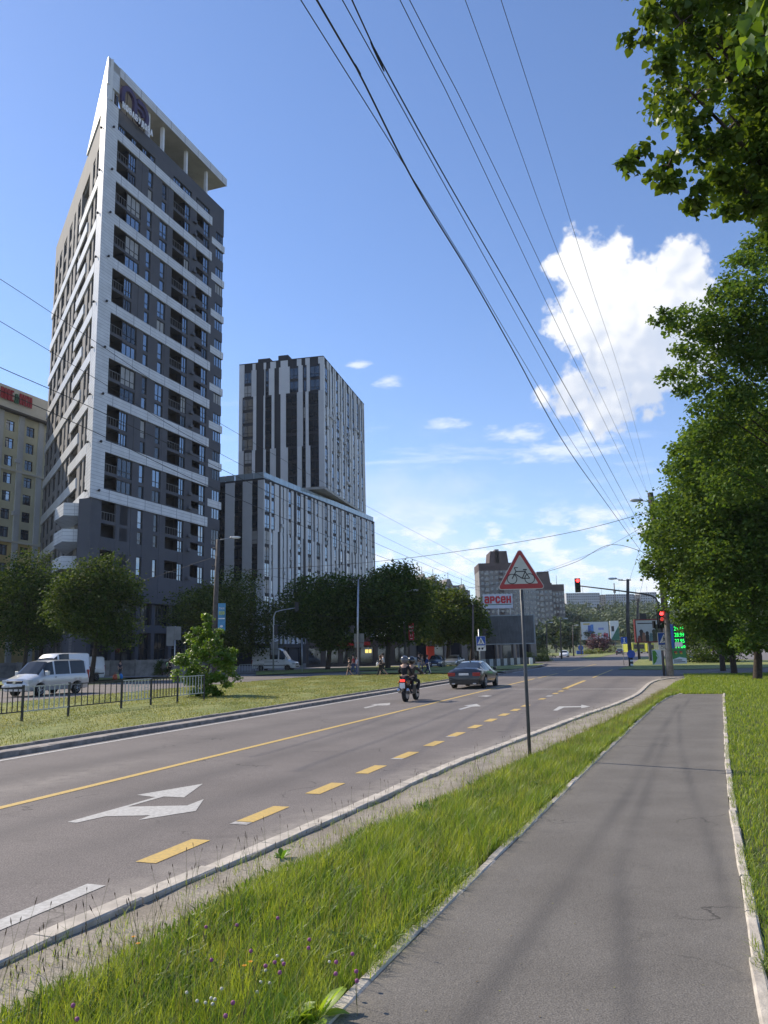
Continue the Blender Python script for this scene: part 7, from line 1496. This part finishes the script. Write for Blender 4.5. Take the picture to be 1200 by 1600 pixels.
# ================================================================== PEOPLE
def skin_obj(name, mat, verts, edges, radii, parent, root=0, sub=1):
    me = bpy.data.meshes.new(name); me.from_pydata([tuple(v) for v in verts], edges, []); me.materials.append(mat); o = inst(name, me, parent)
    md = o.modifiers.new('skin', 'SKIN'); md.use_smooth_shade = True
    for i, sv in enumerate(me.skin_vertices[0].data): r_ = radii[i]; sv.radius = (r_, r_) if not isinstance(r_, tuple) else r_; sv.use_root = (i == root)
    ss = o.modifiers.new('sub', 'SUBSURF'); ss.levels = sub; ss.render_levels = sub; return o
def person(label, g, rz, top, bottom, hair=(.03, .02, .015), pose='stand', H=1.75, shorts=False, skirt=False, sleeve='short', bag=None, group=None, z=0., long_hair=False, legs=None, arms=None, helmet=None, seated=None, gloves=None):
    """local frame: person faces -Y; x to the side"""
    T = thing('person', label, 'person', (g.x, g.y, z), rz, group); k = H / 1.75
    S_ = lambda *p: Vector(p) * k
    pel = S_(0, 0, .95); ch = S_(0, -.01, 1.22); sh = S_(0, 0, 1.42); nk = S_(0, -.01, 1.50); hd = S_(0, -.03, 1.62)
    lg = legs or (((-.09, -.02, .5), (-.09, .0, .08)), ((.09, .0, .5), (.09, .02, .08))); am = arms or (((-.24, .02, 1.16), (-.25, -.05, .90)), ((.24, .02, 1.16), (.25, -.05, .90)))
    if pose == 'walk': lg = (((-.08, -.16, .52), (-.08, -.28, .10)), ((.08, .02, .50), (.08, .34, .16))); am = (((-.23, .10, 1.16), (-.23, .14, .93)), ((.23, -.08, 1.16), (.22, -.24, .96)))
    if seated: pel, ch, sh, nk, hd = [S_(*p) for p in seated]
    hipL, hipR = pel + S_(-.09, 0, -.04), pel + S_(.09, 0, -.04); sL, sR = sh + S_(-.17, 0, -.02), sh + S_(.17, 0, -.02)
    kL, aL = [S_(*p) for p in lg[0]]; kR, aR = [S_(*p) for p in lg[1]]; eL, wL = [S_(*p) for p in am[0]]; eR, wR = [S_(*p) for p in am[1]]
    toe = S_(0, -.17, -.05)
    fd = lambda w, e: w + (w - e).normalized() * .09 * k
    V = [pel, ch, sh, nk, hd, hd + S_(0, 0, .09), hipL, kL, aL, aL + toe, hipR, kR, aR, aR + toe, sL, eL, wL, fd(wL, eL), sR, eR, wR, fd(wR, eR)]
    E_ = [(0, 1), (1, 2), (2, 3), (3, 4), (4, 5), (0, 6), (6, 7), (7, 8), (8, 9), (0, 10), (10, 11), (11, 12), (12, 13), (2, 14), (14, 15), (15, 16), (16, 17), (2, 18), (18, 19), (19, 20), (20, 21)]
    Rr = [.12, .12, .11, .052, .088, .07, .085, .055, .038, .03, .085, .055, .038, .03, .05, .038, .027, .022, .05, .038, .027, .022]; Rr = [r_ * k for r_ in Rr]
    skin_obj('body', mSkin, V, E_, Rr, T)
    # top
    mt = M('cloth_' + '_'.join('%02d' % int(c * 99) for c in top), top, .85, .15, 6); mb_ = M('cloth_' + '_'.join('%02d' % int(c * 99) for c in bottom), bottom, .85, .15, 6)
    fE = 1. if sleeve == 'long' else .55; V = [pel + S_(0, 0, .0), ch, sh, sL, sL.lerp(eL, 1 if sleeve == 'long' else .6), eL.lerp(wL, .92) if sleeve == 'long' else sL.lerp(eL, .7), sR, sR.lerp(eR, 1 if sleeve == 'long' else .6), eR.lerp(wR, .92) if sleeve == 'long' else sR.lerp(eR, .7)]
    skin_obj('shirt', mt, V, [(0, 1), (1, 2), (2, 3), (3, 4), (4, 5), (2, 6), (6, 7), (7, 8)], [r_ * k for r_ in (.15, .145, .13, .068, .055, .045, .068, .055, .045)], T)
    if skirt: skin_obj('skirt', mb_, [pel + S_(0, 0, .06), pel + S_(0, 0, -.2), pel + S_(0, -.02, -.42)], [(0, 1), (1, 2)], [.14 * k, .17 * k, .19 * k], T)
    else:
        tt = .92 if not shorts else 0; V = [pel + S_(0, 0, .04), hipL, kL if not shorts else hipL.lerp(kL, .85), kL.lerp(aL, tt) if tt else hipL.lerp(kL, .95), hipR, kR if not shorts else hipR.lerp(kR, .85), kR.lerp(aR, tt) if tt else hipR.lerp(kR, .95)]
        skin_obj('trousers' if not shorts else 'shorts', mb_, V, [(0, 1), (1, 2), (2, 3), (0, 4), (4, 5), (5, 6)], [r_ * k for r_ in (.14, .10, .072, .058, .10, .072, .058)], T)
    for a_ in (aL, aR): skin_obj('shoe', mBlack if not bag == 'white' else mWhite, [a_ + S_(0, .04, -.04), a_ + S_(0, -.06, -.05), a_ + toe], [(0, 1), (1, 2)], [.045 * k, .045 * k, .035 * k], T)
    q = MB()
    if helmet:
        q.mat(helmet).ball(hd + S_(0, .01, .06), .165 * k, 14, 10, (1, 1.12, 1.05)); q.mat(mCarGlass).ball(hd + S_(0, -.03, .05), .155 * k, 12, 8, (.94, 1.1, .5)); q.build('helmet', None, T)
    else:
        q.mat(M('hair_%d' % int(hair[0] * 999), hair, .8, .2, 20)).ball(hd + S_(0, .022, .075), .108 * k, 12, 8, (.98, 1.06, 1.0))
        if long_hair: q.tube([hd + S_(0, .06, .04), hd + S_(0, .10, -.12), hd + S_(0, .09, -.26)], [.09 * k, .075 * k, .03 * k], 8)
        q.build('hair', None, T)
        f_ = MB(); f_.mat(mSkin).ball(hd + S_(0, -.105, .03), .018 * k, 6, 4, (1, 1.3, 1.4)); f_.mat(mBlack); f_.ball(hd + S_(-.035, -.088, .055), .011 * k, 5, 4); f_.ball(hd + S_(.035, -.088, .055), .011 * k, 5, 4); f_.mat(M('lips', (.35, .12, .1), .5)).ball(hd + S_(0, -.092, -.015), .02 * k, 6, 4, (1.3, .5, .4)); f_.build('face', None, T)
    return T
fac = lambda deg: R_(deg)   # rz: 0 faces the camera (-Y); 90 faces +X, -90 faces -X
person('person in black T-shirt and dark skirt walking left, leftmost of the crossing group', G(546, 1058), fac(-70), (.015, .015, .018), (.02, .02, .025), skirt=True, H=1.55, pose='walk', z=.02)
person('person in red T-shirt and blue trousers beside the tall grey post', G(552.5, 1056), fac(-80), (.42, .03, .03), (.05, .08, .16), H=1.82, pose='walk', z=.02)
person('person in white shirt right behind the tall grey post', G(558, 1056), fac(-70), (.65, .65, .68), (.10, .12, .2), H=1.7, z=.02, bag='white')
person('person in black top with white handbag walking left in mid stride', G(595, 1058), fac(-85), (.02, .02, .022), (.012, .012, .02), H=1.68, pose='walk', z=.02, hair=(.12, .06, .03), long_hair=True)
person('person in white shirt and dark shorts striding beyond the walker with the handbag', G(599, 1057), fac(-85), (.62, .62, .66), (.02, .02, .03), H=1.85, pose='walk', shorts=True, z=.02)
person('person in black shirt and pale shorts with a grey backpack standing by the scooters', G(655, 1055), fac(75), (.015, .015, .016), (.40, .42, .45), H=1.85, shorts=True, z=.02, bag='white', arms=(((-.22, -.05, 1.16), (-.2, -.3, 1.05)), ((.22, -.05, 1.16), (.2, -.3, 1.05))))
person('person in grey top and jeans standing close to the one with the backpack', G(660, 1055), fac(75), (.20, .19, .17), (.10, .14, .2), H=1.66, z=.02, hair=(.12, .06, .03), long_hair=True, bag='white')
person('person in a long blue coat pushing off on a kick scooter', G(668, 1055), fac(80), (.02, .05, .18), (.02, .03, .08), H=1.62, pose='walk', sleeve='long', z=.02)
person('person in striped dark shirt standing by the concrete wall with shopping bags', G(187, 1061), fac(60), (.06, .05, .07), (.05, .05, .06), H=1.68, z=.05)
person('person with green backpack walking along the concrete wall', G(265, 1058.5), fac(80), (.015, .015, .02), (.012, .012, .015), H=1.72, pose='walk', z=.05)
person('bare shouldered person sitting low near the kerb left of the slim brown pole', G(741, 1046), fac(20), (.30, .16, .12), (.12, .05, .05), H=1.2, z=.02)
for i, (x, y) in enumerate(((931, 1014.6), (934, 1014.8))): person('tiny far pedestrian on the bright verge, ' + ('left' if i == 0 else 'right') + ' one of the pair', G(x, y), fac(90), (.02, .03, .06), (.03, .03, .05), H=1.75)
def bagp(name, label, g, mat, sz, cat='bag', z=0):
    T = thing(name, label, cat, (g.x, g.y, z)); q = MB(); q.mats = [mat]; q.smooth = True; a, b, c = sz; q.tube([(0, 0, 0), (0, 0, c * .3), (0, 0, c * .8), (0, 0, c)], [a * .8, a, a * .75, a * .2], 9); q.build('sack', None, T)
    q = MB(); q.mats = [mat]; q.tube([(-a * .4, 0, c * .9), (-a * .3, 0, c * 1.3), (a * .3, 0, c * 1.3), (a * .4, 0, c * .9)], .012, 4); q.build('handle', None, T); return T
for (px, py, c, lb) in ((179.5, 1063, (.55, .12, .06), 'orange red carrier bag'), (183.5, 1062.5, (.5, .5, .2), 'pale yellow carrier bag'), (188.5, 1062, (.03, .25, .7), 'bright blue carrier bag')): bagp('shopping_bag', lb + ' on the ground by the person in stripes', G(px, py), M('bag_' + lb.split()[0], c, .5, .1), (.22, .2, .5), z=.06)
p = at(590, 1040, G(595, 1058).y); bagp('handbag', 'white handbag carried by the walker in black', p, mWhite, (.13, .1, .35), z=.85)
def backpack(label, p, mat, z):
    T = thing('backpack', label, 'backpack', (p.x, p.y, z)); q = MB(); q.mats = [mat]; q.ball((0, 0, .22), .2, 10, 8, (.8, .7, 1.15)); q.build('pouch', None, T); q = MB(); q.mats = [mDark]; q.tube([(.1, -.1, .4), (.2, -.05, .25), (.12, 0, .05)], .02, 5); q.build('strap', None, T)
gp = G(655, 1055); backpack('light grey backpack on the back of the person in pale shorts', gp + Vector((-.24, 0, 0)), M('pack_grey', (.35, .36, .38), .7), 1.05)
gp = G(265, 1058.5); backpack('green backpack on the person walking along the concrete wall', gp + Vector((-.2, -.05, 0)), M('pack_green', (.06, .25, .12), .7), 1.0)
def scooter(label, g, rz, m_):
    T = thing('kick_scooter', label, 'scooter', (g.x, g.y, .03), rz); q = MB(); q.mats = [m_]; q.box(-.35, .3, -.07, .07, .12, .17); q.build('deck', None, T)
    for x in (-.42, .42): q = MB(); q.mats = [mRubber]; q.tube([(x, -.025, .11), (x, .025, .11)], .11, 12); q.build('wheel', None, T)
    q = MB(); q.mats = [m_]; q.tube([(.42, 0, .11), (.3, 0, .5), (.22, 0, 1.1)], .025, 6); q.build('stem', None, T); q = MB(); q.mats = [mDark]; q.tube([(.22, -.22, 1.1), (.22, .22, 1.1)], .018, 6); q.build('handlebar', None, T)
scooter('white kick scooter held by the person in the blue coat', G(666, 1056.5), 0, mWhite); scooter('dark kick scooter left of the white one', G(659, 1057), 0.2, mDark)
# motorcycle with two riders, seen from behind
def moto():
    g = G(634, 1096.5); az = 19.4; a = R_(az); T = thing('motorcycle', 'black motorcycle with a lit red tail lamp and pale number plate driving away', 'motorcycle', g, -a)   # local +Y forward
    for y, r_ in ((0, .31), (1.38, .31)):
        q = MB(); q.mats = [mRubber]; q.smooth = True; q.tube([(-.075, y, r_), (-.06, y, r_), (.06, y, r_), (.075, y, r_)], [r_ * .9, r_, r_, r_ * .9], 22); w = q.build('wheel', None, T)
        q = MB(); q.mats = [MATS['rim_alloy']]; q.tube([(-.078, y, r_), (.078, y, r_)], r_ * .62, 16); q.build('rim', None, w)
    q = MB(); q.mats = [mBlack]; q.tube([(0, -.28, .62), (0, -.1, .68), (0, .2, .62)], [.05, .11, .1], 8); q.build('rear_fender', None, T)
    q = MB(); q.mats = [mPlate]; q.box(-.11, .11, -.40, -.385, .55, .76); q.build('number_plate', None, T); q = MB(); q.mats = [mTailOn]; q.box(-.10, .10, -.39, -.33, .80, .89); bevel(q.build('tail_light', None, T), .015)
    q = MB(); q.mats = [mBlack]; q.smooth = True; q.tube([(0, -.3, .86), (0, .0, .84), (0, .4, .8), (0, .55, .84)], [.09, .14, .15, .1], 10); q.build('seat', None, T)
    q = MB(); q.mats = [M('tank_red_black', (.06, .01, .012), .25, coat=.6)]; q.smooth = True; q.tube([(0, .5, .82), (0, .75, .9), (0, 1.05, .88)], [.1, .17, .1], 12); q.build('fuel_tank', None, T)
    q = MB(); q.mats = [mDark]; q.box(-.15, .15, .45, .95, .28, .62); q.build('engine', None, T)
    for s_ in (-1, 1):
        q = MB(); q.mats = [mChr]; q.tube([(.14 * s_, .5, .3), (.17 * s_, .0, .36), (.2 * s_, -.32, .5)], [.035, .045, .055], 8); q.build('exhaust', None, T)
        q = MB(); q.mats = [mChr]; q.tube([(.1 * s_, 1.38, .31), (.1 * s_, 1.15, .95)], .028, 6); q.build('fork', None, T)
        q = MB(); q.mats = [mDark]; q.tube([(.36 * s_, .95, 1.08), (.42 * s_, .98, 1.28)], .012, 4); q.ball((.44 * s_, .98, 1.32), .055, 8, 5, (1.3, .3, .8)); q.build('mirror', None, T)
        q = MB(); q.mats = [MATS['tank_red_black']]; q.box(.14 * s_ - .03, .14 * s_ + .03, -.3, .3, .68, .84); q.build('side_panel', None, T)
        q = MB(); q.mat(M('indicator_orange', (.6, .2, .02), .4)).ball((.17 * s_, -.34, .78), .03, 6, 4); q.build('indicator', None, T)
    q = MB(); q.mats = [mDark]; q.tube([(-.38, .92, 1.08), (-.2, 1.05, 1.06), (.2, 1.05, 1.06), (.38, .92, 1.08)], .018, 6); q.build('handlebar', None, T)
    q = MB(); q.mats = [mBlack]; q.ball((0, 1.25, .95), .13, 10, 6, (1, .6, 1)); q.build('headlamp', None, T)
    base = Vector((g.x, g.y, 0)); rz = -a + pi
    f_ = Vector((sin(a), cos(a), 0)); m1 = M('helmet_grey', (.10, .10, .11), .2, .1, coat=.8); m2 = M('helmet_black', (.02, .02, .022), .2, coat=.8)
    # person() faces -Y, so rotated by pi to face forward; seat positions forward along f_
    seat = ((0, 0, .92), (0, -.03, 1.16), (0, -.07, 1.36), (0, -.09, 1.44), (0, -.11, 1.56))
    s2 = ((0, 0, .99), (0, .0, 1.24), (0, -.03, 1.44), (0, -.05, 1.52), (0, -.07, 1.63))
    person('front rider in olive brown jacket leaning to the handlebar, dark helmet', base + f_ * .48 + Vector((.10, 0, 0)), rz, (.06, .045, .035), (.02, .02, .025), H=1.75, seated=seat, legs=(((-.22, -.38, .78), (-.22, -.12, .38)), ((.22, -.38, .78), (.22, -.12, .38))), arms=(((-.36, -.22, 1.16), (-.38, -.47, 1.08)), ((.36, -.22, 1.16), (.38, -.47, 1.08))), sleeve='long', helmet=m2)
    person('pillion rider in black with grey helmet holding on behind', base + f_ * .10 + Vector((-.06, 0, 0)), rz, (.014, .014, .017), (.014, .014, .018), H=1.72, seated=s2, legs=(((-.25, -.32, .82), (-.27, -.08, .42)), ((.25, -.32, .82), (.27, -.08, .42))), arms=(((-.27, -.1, 1.2), (-.2, -.32, 1.12)), ((.27, -.1, 1.2), (.2, -.32, 1.12))), sleeve='long', helmet=m1)
moto()
# people at the far left lower: bits of litter and manhole on the road
# ================================================================== AIR
hm = bpy.data.materials.new('haze'); hm.use_nodes = True; hm.node_tree.nodes.clear()
vp = hm.node_tree.nodes.new('ShaderNodeVolumePrincipled'); vo_ = hm.node_tree.nodes.new('ShaderNodeOutputMaterial'); hm.node_tree.links.new(vp.outputs[0], vo_.inputs['Volume'])
vp.inputs['Color'].default_value = (.86, .92, 1, 1); vp.inputs['Density'].default_value = .00011; vp.inputs['Anisotropy'].default_value = .2
q = MB(); q.mats = [hm]; q.box(-3200, 5200, -120, 3600, -1.6, 150); setp(q.build('haze'), kind='stuff')
